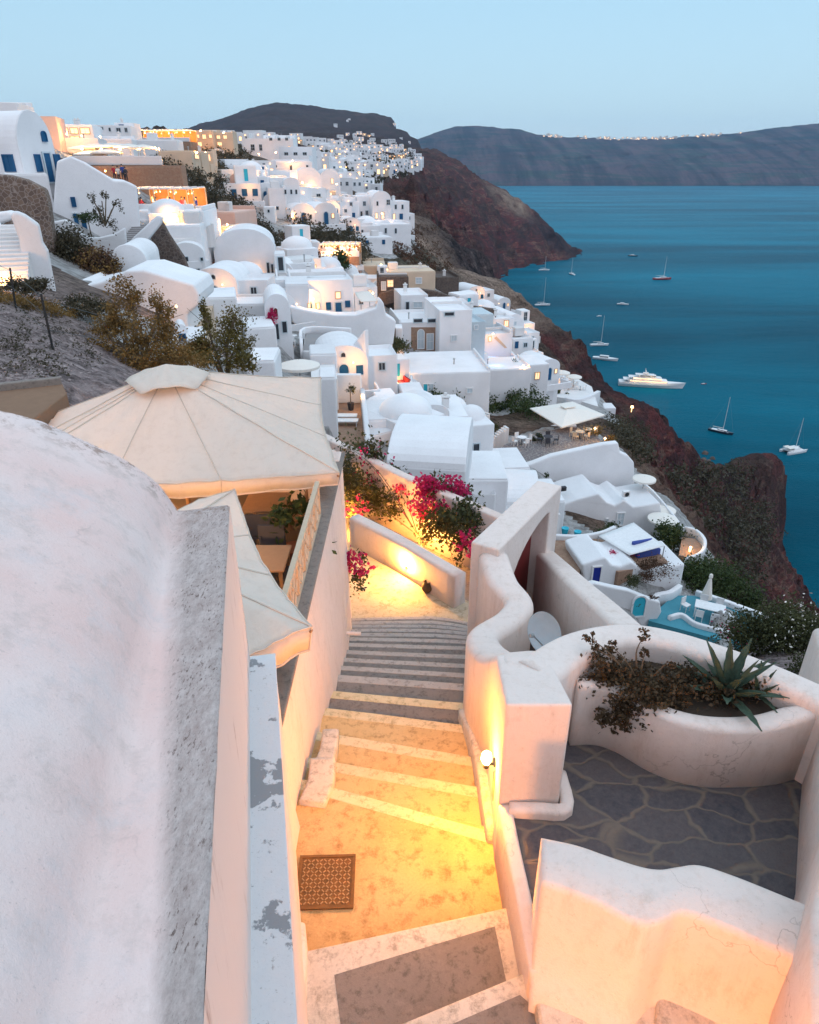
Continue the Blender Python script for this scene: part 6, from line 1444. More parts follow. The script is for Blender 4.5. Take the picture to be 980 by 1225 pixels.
def pergola(name, label, xl, yt, xr, yb, zc, depth, mat='wood_pale', glow=60, nl=3, slats=True, wallmat='glowwall', bulbs=8):
    a = P(xl, yb, zc); b = P(xr, yb, zc); w = (b-a).length; h = PY(xl, yt, a.y).z-a.z; t = thing(name, label, 'pergola', tuple(a)); d = (b-a).normalized(); n_ = Vector((-d.y, d.x, 0)).normalized()
    if n_.y < 0: n_ = -n_
    k = max(3, int(w/2.6))
    for i in range(k+1):
        for q in (0, depth):
            p = a+d*w*i/k+n_*q; bm = nb(); add_cyl(bm, p-Vector((0, 0, 1)), p+Vector((0, 0, h)), .06, seg=6); obj('post', bm, M[mat], t)
    bm = nb()
    for i in range(int(w/.8)+1):
        p = a+d*(i*.8)+n_*(-.4)+Vector((0, 0, h+.06)); add_prism(bm, [p, p+d*.1, p+d*.1+Vector((0, 0, .12)), p+Vector((0, 0, .12))], n_*(depth+.8))
    obj('roof_slats', bm, M['plasticwhite'], t)
    bm = nb()
    for q in (0, depth*.5, depth): add_prism(bm, [a+n_*q+Vector((0, 0, h)), a+n_*(q+.1)+Vector((0, 0, h)), a+n_*(q+.1)+Vector((0, 0, h+.12)), a+n_*q+Vector((0, 0, h+.12))], d*w)
    obj('beam', bm, M['plasticwhite'], t)
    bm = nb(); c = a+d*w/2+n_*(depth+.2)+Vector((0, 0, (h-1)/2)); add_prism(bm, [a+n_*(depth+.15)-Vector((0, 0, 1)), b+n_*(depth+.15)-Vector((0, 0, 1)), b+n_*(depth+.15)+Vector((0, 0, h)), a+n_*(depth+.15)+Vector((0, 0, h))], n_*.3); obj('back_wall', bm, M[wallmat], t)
    bm = nb(); add_prism(bm, [a-n_*.6, b-n_*.6, b+n_*depth, a+n_*depth], (0, 0, -3)); obj('floor', bm, M['tanstone'], t)
    bm = nb(); add_prism(bm, [a-n_*.6, b-n_*.6, b-n_*.4, a-n_*.4], (0, 0, .75)); bevel(bm, .03, 1); obj('parapet', bm, M['white'], t)
    rg = random.Random(int(xl))
    for i in range(bulbs):
        p = a+d*w*(i+.5)/bulbs+n_*rg.uniform(.3, depth*.8)+Vector((0, 0, h-rg.uniform(.25, .6))); bm = nb(); s = .04+zc*.0007; add_lathe(bm, p, [(0, -s), (s*.8, -s*.4), (s*.8, s*.4), (0, s)], 8); add_cyl(bm, p, (p.x, p.y, a.z+h), .008, seg=4); obj('lamp', bm, M['bulb_far'], t)
    for i in range(nl): lampo(a+d*w*(i+.5)/nl+n_*depth*.4+Vector((0, 0, h*.62)), glow*LK, (1.0, .46, .12), .2, parent=t)
    return t, a, d, n_, w, h
def person(p, rz, top, label, sit=False, bottom='cloth_dark', group='guests at the restaurants'):
    """small standing or sitting figure, one skinned body with clothes as bands"""
    p = Vector(p); t = thing('person', label, 'person', tuple(p), group); R = Matrix.Translation(p) @ Matrix.Rotation(rz, 4, 'Z')
    hz = .48 if sit else .92
    V = {'pel': (0, 0, hz, .13), 'wst': (0, .0, hz+.2, .115), 'cst': (0, .0, hz+.42, .14), 'nk': (0, 0, hz+.56, .055), 'hd0': (0, -.01, hz+.66, .085), 'hd1': (0, -.01, hz+.77, .085)}
    for s, q in ((-1, 'l'), (1, 'r')):
        if sit: V.update({q+'hp': (s*.1, 0, hz, .09), q+'kn': (s*.12, -.42, hz, .065), q+'an': (s*.12, -.44, .08, .045), q+'ft': (s*.12, -.58, .04, .04)})
        else: V.update({q+'hp': (s*.09, 0, hz-.08, .09), q+'kn': (s*.1, -.02, .5, .06), q+'an': (s*.11, 0, .08, .045), q+'ft': (s*.12, -.14, .04, .04)})
        V.update({q+'sh': (s*.19, 0, hz+.47, .06), q+'el': (s*.25, -.05, hz+.2, .042), q+'wr': (s*.2, -.28, hz+.15, .032), q+'hn': (s*.18, -.36, hz+.16, .035)})
    E = [('pel', 'wst'), ('wst', 'cst'), ('cst', 'nk'), ('nk', 'hd0'), ('hd0', 'hd1')]
    for q in 'lr': E += [('pel', q+'hp'), (q+'hp', q+'kn'), (q+'kn', q+'an'), (q+'an', q+'ft'), ('cst', q+'sh'), (q+'sh', q+'el'), (q+'el', q+'wr'), (q+'wr', q+'hn')]
    ks = list(V); me = bpy.data.meshes.new('body'); me.from_pydata([V[k][:3] for k in ks], [(ks.index(a), ks.index(b)) for a, b in E], [])
    o = bpy.data.objects.new('body', me); COL.objects.link(o); sk = o.modifiers.new('skin', 'SKIN'); o.modifiers.new('sub', 'SUBSURF').levels = 1
    o.modifiers['sub'].render_levels = 1
    for i, k in enumerate(ks): me.skin_vertices[0].data[i].radius = (V[k][3], V[k][3]); me.skin_vertices[0].data[i].use_root = (k == 'pel')
    dg = bpy.context.evaluated_depsgraph_get(); m2 = bpy.data.meshes.new_from_object(o.evaluated_get(dg)); o.modifiers.clear(); o.data = m2
    m2.materials.clear()
    for mm_ in ('skin', top, bottom): m2.materials.append(M[mm_])
    for pl_ in m2.polygons:
        c = pl_.center; pl_.material_index = 1 if hz+.0 < c.z < hz+.56 and abs(c.x) < .3 and c.y > -.2 else (2 if .1 < c.z <= hz+.02 and c.y > -.5 else 0)
        pl_.use_smooth = True
    m2.transform(Matrix.Rotation(rz, 4, 'Z')); o.parent = t; WL[o.name] = p
    bm = nb(); add_lathe(bm, R @ Vector((0, .015, hz+.74)), [(.095, -.04), (.1, .04), (.06, .11), (0, .12)], 10); obj('hair', bm, M['cloth_dark'], t); return t

# ---- restaurants
M['glowwall'] = plain('glow_tinted_wall', (.50, .24, .08), .9, .1, scale=2, var=.4)  # orange lamp glow is put into the colour of these back walls
pg = pergola('pergola_restaurant', 'long low restaurant pergola glowing orange on the skyline', 163, 155, 228, 169, 140, 5, glow=130, nl=4, bulbs=14)
pg2 = pergola('pergola_restaurant', 'white slatted pergola restaurant glowing deep orange above the white house', 164, 226, 234, 253, 68, 4.5, glow=55, nl=3, bulbs=10)
pg3 = pergola('pergola_restaurant', 'open lantern terrace glowing red and orange under the scrub slope', 384, 293, 430, 306, 98, 4, glow=50, nl=3, bulbs=16)
for i, (px, py) in enumerate(((100, 177), (118, 175), (136, 174), (155, 175), (172, 176), (108, 184), (128, 182))):
    parasol(px, py, 84-i*.5, 1.6, 'off white parasol in the glowing double row above the tan stone wall', True, 2.5, .2, 'parasols on the upper left restaurant')
ta = P(88, 197, 80); tb_ = P(194, 197, 80); z_ = ta.z
bm = nb(); add_prism(bm, [ta, tb_, tb_+Vector((0, 9, 0)), ta+Vector((0, 9, 0))], (0, 0, -2.6)); tag(obj('terrace', bm, M['tanstone']), 'glowing restaurant terrace carried by the tan stone wall', 'terrace')
bm = nb(); add_prism(bm, [ta, tb_, tb_+Vector((0, .25, 0)), ta+Vector((0, .25, 0))], (0, 0, .95)); bevel(bm, .05, 2); tag(obj('parapet_wall', bm, M['white']), 'white parapet along the front of the glowing umbrella restaurant', 'wall')
def TA(f, d): return ta.lerp(tb_, f)+Vector((0, d, 0))
for i in range(9):
    p = TA(.05+i*.11, 2.0+(i % 2)*2.5); lm = thing('table_lamp', 'small glowing lantern on a pole among the parasols above the tan stone wall', 'lamp', tuple(p), 'lanterns among the upper left parasols')
    bm = nb(); add_cyl(bm, p, p+Vector((0, 0, 1.7)), .02, seg=5); obj('pole', bm, M['metal'], lm); bm = nb(); add_lathe(bm, p+Vector((0, 0, 1.7)), [(0, -.12), (.13, 0), (0, .14)], 8); obj('bulb', bm, M['bulb_far'], lm)
    if i % 2 == 0: lampo(p+Vector((0, -.3, 1.7)), 110*LK, (1.0, .5, .16), .2, parent=lm)

rg = random.Random(5)
tops = ['cloth_red', 'canvas', 'cloth_blue', 'cloth_dark', 'canvas']
for i, (px, py, zc) in enumerate(((138, 214, 77.5), (143, 215, 77.5), (148, 213, 77.5), (152, 216, 77.5))):
    person(P(px, py, zc)-Vector((0, 0, .3)), rg.uniform(-1, 1), tops[i], ['person in a red top standing by the tan stone wall', 'person in a white shirt beside the red topped person by the tan stone wall', 'person in a blue top third along the tan stone wall', 'person in dark clothes rightmost by the tan stone wall'][i])
z2 = pg2[1].z
for i in range(8):
    q = pg2[1]+pg2[2]*(pg2[4]*(i+.5)/8)+pg2[3]*(.6+1.4*(i % 2)); person(q, rg.uniform(-2, 2), tops[i % 5], 'person sitting at a table under the deep orange pergola', True, group='guests under the deep orange pergola')
for i in range(6):
    q = pg3[1]+pg3[2]*(pg3[4]*(i+.5)/6)+pg3[3]*(.5+1.2*(i % 2)); person(q, rg.uniform(-2, 2), tops[(i+1) % 5], 'person sitting on the open lantern terrace', True, group='guests on the lantern terrace')
# ---- steps and lanes
steps('narrow ladder like white steps below the navy door', (346, 372, 61), (338, 327, 66), .8, 14, 'white2')
steps('dark brick stairs climbing to the dark red gatehouse door', (254, 334, 66), (255, 292, 73), 1.6, 14, 'terracotta')
steps('wide white stairs between parapets at the left edge', (10, 345, 28), (14, 268, 31.2), 1.5, 15, 'white2', False)
steps('brown stone steps right of the low vaulted roof', (228, 405, 37), (240, 365, 44), 1.6, 9, 'wood_pale', False)
steps('white garden steps beside the small grey umbrella', (388, 452, 42), (386, 436, 46), 1.6, 5, 'white2', False)
steps('grey cobbled steps beside the white diagonal parapet', (150, 302, 45), (176, 268, 50), 1.8, 14, 'grey', False)
floor('lane', '', '', [(462, 420), (478, 424), (497, 432), (515, 436), (504, 424), (488, 412), (480, 395), (474, 372), (466, 372), (472, 396)], 78, 'paving', 1.0, kind=1)
fl, z1 = floor('terrace', 'flat grey roof terrace right of the arched house', 'terrace', [(362, 419), (414, 419), (422, 400), (366, 398)], 52, 'grey', 2.5)
rim('parapet_wall', 'low white parapet round the back of the flat grey roof terrace', [(361, 419), (365, 398), (420, 399)], z1, .5, .25)
rim('parapet_wall', 'white parapet along the front of the flat grey roof terrace', [(362, 421), (388, 421), (414, 421)], z1, .12, .3)
mini_set(352, 412, 0, 'white garden table left of the flat grey roof terrace', 3, 'plasticwhite', z1, rot=.5)
# terrace with potted tree and loungers
fl, z3 = floor('terrace', 'lamp lit brown tiled terrace with a potted ball tree', 'terrace', [(401, 548), (438, 548), (434, 480), (399, 480)], 45, 'tanstone', 1.5, 3)
bm = nb(); a = PZ(397, 482, z3); b = PZ(433, 482, z3); add_prism(bm, [a, b, b+Vector((0, 0, 1.9)), a+Vector((0, 0, 1.9))], (0, .4, 0)); bevel(bm, .06, 2); tag(obj('terrace_wall', bm, M['white']), 'orange lit white wall behind the potted ball tree', 'wall')
rim('parapet_wall', 'white side wall of the terrace with the potted ball tree', [(434, 482), (438, 515), (441, 550)], z3, 1.0, .3)
pb = PZ(420, 490, z3); bt = thing('potted_tree', 'small ball shaped tree in a grey square pot on the lamp lit terrace', 'potted tree', tuple(pb))
bm = nb(); add_lathe(bm, pb, [(0, 0), (.16, 0), (.22, .5), (.0, .5)], 4); obj('pot', bm, M['cloth_dark'], bt); bm = nb(); add_cyl(bm, pb+Vector((0, 0, .4)), pb+Vector((0, 0, 1.3)), .03); obj('trunk', bm, M['bark'], bt)
bm = nb(); leaves(bm, pb+Vector((0, 0, 1.35)), (.3, .3, .26), 420, .09, 10, .2, seed=3); obj('crown', bm, M['leaf_olive'], bt)
lampo(pb+Vector((.6, -.3, 1.2)), 40, (1, .5, .15), .08, parent=bt)
def lounger(px, py, z, rz, label, group):
    p = PZ(px, py, z); t = thing('sun_lounger', label, 'sun lounger', tuple(p), group); R = Matrix.Translation(p) @ Matrix.Rotation(rz, 4, 'Z')
    bm = nb(); add_box(bm, (0, -.25, .3), (.62, 1.3, .07), M4=R); bevel(bm, .02, 1); obj('mattress', bm, M['plasticwhite'], t)
    bm = nb(); add_box(bm, (0, 0, 0), (.62, .65, .07), M4=R @ Matrix.Translation((0, .62, .47)) @ Matrix.Rotation(.55, 4, 'X')); obj('backrest', bm, M['plasticwhite'], t)
    for i in (-1, 1):
        for j in (-.8, .45): bm = nb(); add_box(bm, (i*.27, j, .13), (.05, .05, .27), M4=R); obj('leg', bm, M['plasticwhite'], t)
lounger(410, 502, z3, pi/2, 'white sun lounger nearer the back wall of the lamp lit terrace', 'sun loungers on the lamp lit terrace')
lounger(411, 508, z3, pi/2, 'white sun lounger farther from the back wall of the lamp lit terrace', 'sun loungers on the lamp lit terrace')
# tan awning and tables beneath
def awning(label, pts, mat='canvas', poles=2.2, name='awning', cat='awning', polemat='steel'):
    """pts: (px, py, zc) corners of a stretched canvas"""
    z0_ = sum(P(*q).z for q in pts)/len(pts); ps = [PZ(q[0], q[1], z0_+(.25 if k in (1, 2) else 0)) for k, q in enumerate(pts)]; c = sum(ps, Vector())/len(ps); t = thing(name, label, cat, (c.x, c.y, c.z-poles)); bm = nb(); K = 8
    if len(ps) == 4:
        g_ = [[None]*(K+1) for _ in range(K+1)]
        for i in range(K+1):
            for j in range(K+1):
                u = i/K; v = j/K; p = ps[0]*(1-u)*(1-v)+ps[1]*u*(1-v)+ps[2]*u*v+ps[3]*(1-u)*v; p.z -= .12*(1-(2*u-1)**2)*(1-(2*v-1)**2); g_[i][j] = bm.verts.new(p)
        for i in range(K):
            for j in range(K): bm.faces.new((g_[i][j], g_[i+1][j], g_[i+1][j+1], g_[i][j+1]))
    o = obj('canvas', bm, M[mat], t, smooth=True); md = o.modifiers.new('thick', 'SOLIDIFY'); md.thickness = .04
    for p in ps: bm = nb(); add_cyl(bm, (p.x, p.y, p.z-poles), p, .035, seg=6); obj('pole', bm, M[polemat], t)
    return t
M['tan_canvas'] = plain('tan_canvas', (.42, .36, .31), .95, .1)
M['blue_canvas'] = plain('pale_blue_canvas', (.50, .56, .58), .95, .1)
awning('tan canvas awning stretched over red sofas in the centre', [(416, 453, 61), (448, 427, 68), (475, 440, 66), (452, 461, 60)], 'tan_canvas')
awning('pale canvas awning in front of the white cube house', [(424, 350, 66), (442, 348, 67), (452, 360, 64), (432, 361, 62.5)], 'canvas', 2)
fl, z4 = floor('terrace', 'brown terrace with red sofas beside the tan awning', 'terrace', [(449, 486), (462, 484), (486, 468), (490, 456), (468, 448), (450, 458)], 60, 'tanstone', 1.5)
rim('parapet_wall', 'rounded white parapet round the brown terrace beside the tan awning', [(446, 470), (449, 486), (470, 484), (490, 470), (492, 458)], z4, .8, .25)
def sofa(px, py, z, rz, label, mat='cloth_red', group=None):
    p = PZ(px, py, z); t = thing('sofa', label, 'sofa', tuple(p), group); R = Matrix.Translation(p) @ Matrix.Rotation(rz, 4, 'Z')
    bm = nb(); add_box(bm, (0, 0, .22), (1.7, .8, .44), M4=R); bevel(bm, .05, 2); obj('seat', bm, M[mat], t)
    bm = nb(); add_box(bm, (0, .36, .6), (1.7, .2, .5), M4=R); bevel(bm, .05, 2); obj('backrest', bm, M[mat], t)
sofa(466, 454, z4, 0, 'long pinkish sofa against the rear edge of the brown terrace', 'canvas'); sofa(483, 462, z4, -1.2, 'dark red sofa at the right side of the brown terrace'); sofa(452, 468, z4, 1.4, 'dark red sofa at the left side of the brown terrace')
mini_set(468, 462, 0, 'low white table between the sofas on the brown terrace', 0, 'plasticwhite', z4)
# small round umbrella hut behind the canopy
parasol(358, 436, 38, 1.15, 'small grey white parasol just above the top of the big canopy', False, 2.3, 0, mat='canvas', rise=.3)
# pool
fl, z5 = floor('pool_deck', 'pale deck of the electric blue pool', 'pool deck', [(572, 444), (622, 446), (626, 426), (574, 424)], 86, 'white2', 1.2)
z5 = P(600, 442, 84).z-.10
bm = nb(); ps = [PZ(*q, z5+.25) for q in ((580, 440), (609, 440), (610, 427), (583, 426))]; add_prism(bm, ps, (0, 0, -.3)); po = obj('pool', bm, M['pool']); tag(po, 'small rectangular plunge pool glowing electric blue', 'pool')
lampo(PZ(594, 432, z5+1.0), 40, (.35, .55, 1.0), .4, name='pool_light')
rim('parapet_wall', 'white kerb round the electric blue pool', [(578, 442), (611, 442), (613, 426), (581, 425), (578, 442)], z5, .5, .2)
shrub(615, 434, 86, 10, 8, 160, .2, 'leaf', 'clump of potted greenery right of the glowing pool')
# upper terrace umbrellas (right of the pool)
fl, z6 = floor('terrace', 'long terrace of small tables under three white parasols', 'terrace', [(655, 462), (664, 474), (690, 478), (716, 486), (708, 462), (672, 442), (652, 444)], 104, 'white2', 4)
rim('parapet_wall', 'white wall stepping down along the terrace of three parasols', [(676, 478), (690, 480), (704, 476), (716, 470)], z6, .4, .6, drop=3)
tag(obj('white_platform', (lambda b: (add_box(b, P(724, 486, 103)-Vector((0, 0, 1)), (2.6, 2.6, 2.4)), bevel(b, .08, 2), b)[2])(nb()), M['white']), 'small white viewing platform at the end of the parasol terrace', 'platform')
for i, (px, py) in enumerate(((660, 439), (673, 445), (687, 450))):
    parasol(px, py, 105-i, 1.15, ['white parasol at the left end of the long seaside terrace', 'white parasol in the middle of the long seaside terrace', 'white parasol at the right end of the long seaside terrace'][i], False, 2.2)
for i, (px, py) in enumerate(((664, 452), (674, 456), (686, 461), (694, 466), (680, 466))): mini_set(px, py, 0, ['pale table at the left end of the long seaside terrace', 'pale table under the middle parasol of the long seaside terrace', 'pale table under the right parasol of the long seaside terrace', 'pale table at the far right of the long seaside terrace', 'pale table nearest the white wall of the long seaside terrace'][i], 2, 'plasticwhite', z6, rot=i)
for (px, py, l) in ((666, 466, 'spiky dark agave at the near corner of the long seaside terrace'), (676, 474, 'second spiky dark plant below the long seaside terrace')): shrub(px, py, 101, 9, 9, 150, .4, 'leaf', l)
tag(obj('path_lamp', (lambda b: (add_lathe(b, P(756, 488, 110), [(0, -.6), (.05, -.6), (.05, 0), (.28, .12), (.2, .42), (0, .45)], 8), b)[1])(nb()), M['bulb_far']), 'orange lamp standing alone on the rocks above the cliff', 'lamp')
lampo(P(756, 486, 109), 90, (1, .45, .1), .2, name='lamp_light')
# umbrella terrace
fl, z7 = floor('terrace', 'dark slate terrace under the large square white parasol', 'terrace', [(570, 572), (584, 552), (603, 532), (640, 520), (668, 512), (700, 510), (722, 528), (700, 538), (650, 550), (600, 568)], 58, 'paving', 2.5)
M['terrace_wood'] = M['wood_pale']
c = P(679, 497, 66.5); uz = z7
t = thing('parasol', 'large square white parasol over dining chairs on the slate terrace', 'parasol', (PZ(676, 524, z7).x, PZ(676, 524, z7).y, z7))
q = [P(634, 489, 71), P(685, 481, 76), P(724, 497, 71), P(672, 512, 66)]; qz = sum(v.z for v in q)/4
q = [PZ(634, 489, qz), PZ(685, 481, qz), PZ(724, 497, qz), PZ(672, 512, qz)]; cc = sum(q, Vector())/4
bm = nb(); add_prism(bm, q, (0, 0, .12)); 
tv_ = bm.verts.new(cc+Vector((0, 0, .75)))
tops_ = [v for v in bm.verts if abs(v.co.z-qz-.12) < .01]
tf = [f for f in bm.faces if all(v in tops_ for v in f.verts)][0]; vs_ = list(tf.verts); bm.faces.remove(tf)
for i in range(4): bm.faces.new((vs_[i], vs_[(i+1) % 4], tv_))
obj('canvas', bm, M['canvas'], t); bm = nb(); add_cyl(bm, (cc.x, cc.y, z7), (cc.x, cc.y, qz+.5), .09, seg=10); obj('pole', bm, M['plasticwhite'], t)
bm = nb(); add_box(bm, (cc.x, cc.y, qz+.78), (1.3, .9, .08), .4); obj('vent_cap', bm, M['canvas'], t)
for i, (px, py, m_) in enumerate(((624, 531, 'plasticwhite'), (655, 530, 'cloth_dark'), (693, 524, 'wood_pale'), (702, 521, 'wood_pale'))):
    mini_set(px, py, 0, ['white cafe table at the left of the slate terrace', 'dark low table in the middle of the slate terrace', 'wooden dining table under the large square parasol', 'wooden table at the right edge of the slate terrace'][i], 4 if i != 3 else 2, m_, z7, rot=.4+i, r=.45)
for i, (px, py, w_, h_, l) in enumerate(((622, 548, 18, 10, 'low dark shrub in a rounded bed at the front of the slate terrace'), (589, 510, 14, 16, 'small olive bush beside the stepped roofs'), (642, 522, 12, 10, 'dark potted plant near the rim wall of the slate terrace'))): shrub(px, py, 60+i*3, w_, h_, 420, .22, 'leaf_olive', l)
for i, (px, py) in enumerate(((712, 514), (724, 526))):
    shrub(px, py, 67-i*2, 24, 12, 420, .22, 'leaf_dry_lit', ['lamp lit yellow shrub behind the slate terrace', 'lamp lit yellow shrub at the right corner of the slate terrace'][i])
    p = P(px, py-2, 65.5-i*2); tag(obj('garden_lamp', (lambda b: (add_lathe(b, p, [(0, -.2), (.13, 0), (0, .16)], 8), b)[1])(nb()), M['bulb_far']), ['garden lamp glowing in the shrub behind the slate terrace', 'garden lamp glowing in the shrub at the right corner of the slate terrace'][i], 'lamp')
    lampo(p+Vector((0, -.5, .5)), 90, (1, .5, .1), .15)
lampo(PZ(690, 520, z7+1.6), 80, (1, .55, .2), .15)
# broad wall details
shrub(654, 568, 56, 5, 8, 120, .14, 'leaf', 'little potted cactus on the broad white wall'); 
for i, (px, py, w_, h_, l) in enumerate(((674, 584, .45, .35, 'dark air conditioner box on the broad white wall'), (749, 590, .6, .5, 'white air conditioner box on the roof of the pale blue door house'))):
    p = P(px, py, 54.5); ac = thing('air_conditioner', l, 'air conditioner', tuple(p)); bm = nb(); add_box(bm, p, (w_, .3, h_), .3); bevel(bm, .03, 2); obj('casing', bm, M['plasticwhite'] if i else M['cloth_dark'], ac); bm = nb(); add_cyl(bm, p+Vector((.04, -.17, 0)), p+Vector((.05, -.20, 0)), h_*.36, seg=16); obj('fan_grille', bm, M['metal'], ac)
parasol(771, 572, 57, .95, 'round white parasol standing alone at the corner of the broad wall', False, 2.2, rise=.2)
parasol(794, 609, 57, 1.0, 'round white parasol nearer the broad wall of the pair over the cliff', False, 2.0, rise=.2); parasol(793, 620, 54, 1.15, 'larger lower round white parasol of the pair over the cliff', False, 2.0, rise=.22)
fl, z8 = floor('balcony', 'pale balcony on the cliff edge under the round parasols', 'balcony', [(764, 612), (800, 640), (820, 640), (790, 606), (766, 590)], 58, 'white2', 3)
rim('parapet_wall', 'low pale railing wall at the cliff side of the balcony', [(764, 584), (778, 596), (792, 612), (806, 630), (816, 644)], z8, .9, .2)
# canopy and courtyard
fl, z9 = floor('courtyard', 'tan paved courtyard below the large flat white canopy', 'courtyard', [(664, 646), (716, 644), (745, 652), (790, 662), (800, 672), (740, 684), (715, 668), (696, 676), (690, 694), (664, 700)], 46, 'tanstone', 2.5)
rim('parapet_wall', 'white rim of the tan courtyard with turquoise pots', [(660, 644), (690, 645), (718, 641), (735, 634)], z9, .35, .3)
awning('large flat white square canopy over the tan courtyard', [(716, 641, 44.5), (758, 625, 48), (795, 653, 45), (753, 664, 42)], 'plasticwhite', 2.2, 'flat_canopy', 'canopy')
for i, (px, py) in enumerate(((676, 634), (691, 638))):
    p = P(px, py, 48.5); tag(obj('flower_pot', (lambda b: (add_lathe(b, p, [(0, -.25), (.2, -.25), (.27, .2), (.2, .2), (0, .12)], 12), b)[1])(nb()), M['teal']), ['bright turquoise pot left on the courtyard rim', 'bright turquoise pot right on the courtyard rim'][i], 'pot')
shrub(722, 632, 50, 34, 12, 700, .16, 'leaf', 'row of leafy green plants on the courtyard rim')
shrub(740, 662, 44, 30, 7, 500, .12, 'magenta', 'magenta bougainvillea under the edge of the flat canopy', 'bougainvillea', 'bougainvillea')
sofa(772, 662, z9, .3, 'blue cushioned bench under the flat canopy', 'cloth_blue')
shrub(780, 682, 42.5, 42, 22, 1500, .13, 'leaf_red', 'reddish brown creeper hanging over the navy door house'); shrub(760, 694, 41, 22, 14, 700, .12, 'leaf_olive', 'yellow green creeper on the wall of the navy door house')
# teal terrace
M['teal_floor'] = plain('teal_floor', (.06, .26, .33), .7, .3, scale=3)
fl, z10 = floor('terrace', 'teal painted terrace with white dining table above the cliff', 'terrace', [(776, 742), (790, 726), (806, 712), (840, 712), (914, 742), (890, 770), (850, 762)], 41, 'teal_floor', 2.5)
rim('parapet_wall', 'long white parapet on the sea side of the teal terrace', [(832, 711), (870, 724), (918, 742)], z10, .35, .3)
rim('parapet_wall', 'short white wavy wall at the near side of the teal terrace', [(800, 741), (815, 738), (830, 748), (850, 754), (880, 762)], z10, .3, .25)
rim('parapet_wall', 'rounded white wall with flower pots left of the teal terrace', [(776, 734), (784, 720), (800, 716), (812, 708)], z10, .6, .35)
p = PZ(847, 737, z10); t = thing('table', 'white rectangular dining table on the teal terrace', 'table', tuple(p)); R = Matrix.Translation(p) @ Matrix.Rotation(-.45, 4, 'Z')
bm = nb(); add_box(bm, (0, 0, .74), (1.7, .9, .05), M4=R); bevel(bm, .01, 1); obj('tabletop', bm, M['plasticwhite'], t)
for i in (-1, 1):
    for j in (-1, 1): bm = nb(); add_box(bm, (i*.78, j*.38, .36), (.07, .07, .72), M4=R); obj('leg', bm, M['plasticwhite'], t)
for i, (dx, dy, r_) in enumerate(((-.5, -.75, pi), (.35, -.75, pi), (-.4, .75, 0), (.5, .75, 0), (1.2, 0, -pi/2))):
    w_ = R @ Vector((dx, dy, 0)); chair(w_.x, w_.y, w_.z, r_-.45, M['plasticwhite'], ['left white chair on the near side of the white dining table', 'right white chair on the near side of the white dining table', 'left white chair on the sea side of the white dining table', 'right white chair on the sea side of the white dining table', 'white chair at the short end of the white dining table'][i], 'chairs on the teal terrace')
p = PZ(819, 730, z10); chair(p.x, p.y, p.z, .6, M['plasticwhite'], 'white folding chair standing apart on the teal terrace', 'chairs on the teal terrace')
p = PZ(843, 722, z10); t = thing('closed_parasol', 'folded cream parasol standing on the teal terrace', 'parasol', tuple(p)); bm = nb(); add_cyl(bm, p, p+Vector((0, 0, .8)), .03); obj('pole', bm, M['wood'], t)
bm = nb(); add_lathe(bm, p+Vector((0, 0, .45)), [(.03, 0), (.36, .02), (.22, .7), (.10, 1.35), (.05, 1.42), (.12, 1.5), (.10, 1.7), (0, 1.78)], 12); obj('canvas', bm, M['canvas'], t)
# lit hot tub terrace
fl, z11 = floor('terrace', 'small round terrace glowing orange above the cliff', 'terrace', [(812, 664), (834, 668), (842, 655), (832, 644), (816, 642)], 49, 'tanstone', 2)
rim('parapet_wall', 'curved white rim of the small orange glowing terrace', [(818, 636), (832, 640), (842, 652), (838, 666), (820, 674)], z11, .5, .25)
p = PZ(826, 655, z11+.3); tag(obj('floor_lamp', (lambda b: (add_lathe(b, p, [(0, -.3), (.08, -.3), (.10, .1), (0, .14)], 8), b)[1])(nb()), M['bulb_far']), 'bright floor lamp on the small round glowing terrace', 'lamp'); lampo(p+Vector((0, -.2, .5)), 50, (1, .5, .15), .1)
shrub(762, 725, 39, 10, 8, 10, .1, 'leaf', 'small green plant beside the teal gate'); shrub(782, 714, 39, 10, 6, 160, .1, 'leaf_red', 'brown potted plant on the rounded wall by the teal gate')

# ------------------------------------------------------------ vegetation
shrub(80, 302, 40, 50, 46, 6200, .18, 'scrub', 'large dark green bush below the brown stone wall', 'bush', 'bush')
shrub(120, 318, 40, 42, 36, 3600, .17, 'leaf_red', 'reddish orange oleander bush by the grey ramp', 'bush', 'bush', extra=('leaf_dry_lit', 900))
tb = P(110, 283, 44); tree('potted_tree', 'little umbrella shaped tree by the small blue doors', 'tree', tb, 1.5, [(0, 0, 1.2, .75, .75, .3)], 900, .12, 'leaf', .04, 8)
ag2 = thing('century_plant', 'tall dry century plant stalks against the stepped white house', 'plant', tuple(P(128, 285, 43))); bm = nb()
for (x, y) in ((109, 232), (117, 246), (127, 228), (140, 238), (134, 250), (122, 240)):
    a = P(126, 270, 43); b = P(x, y, 43); add_cyl(bm, a, b, .05, .03, 5)
obj('stalks', bm, M['bark'], ag2); bm = nb()
for (x, y) in ((109, 232), (117, 248), (127, 228), (140, 240), (128, 262), (136, 266), (118, 262)): leaves(bm, P(x, y+3, 42.9), (.3, .3, .4), 90, .14, 4, .1, seed=x)
obj('foliage', bm, M['scrub'], ag2)
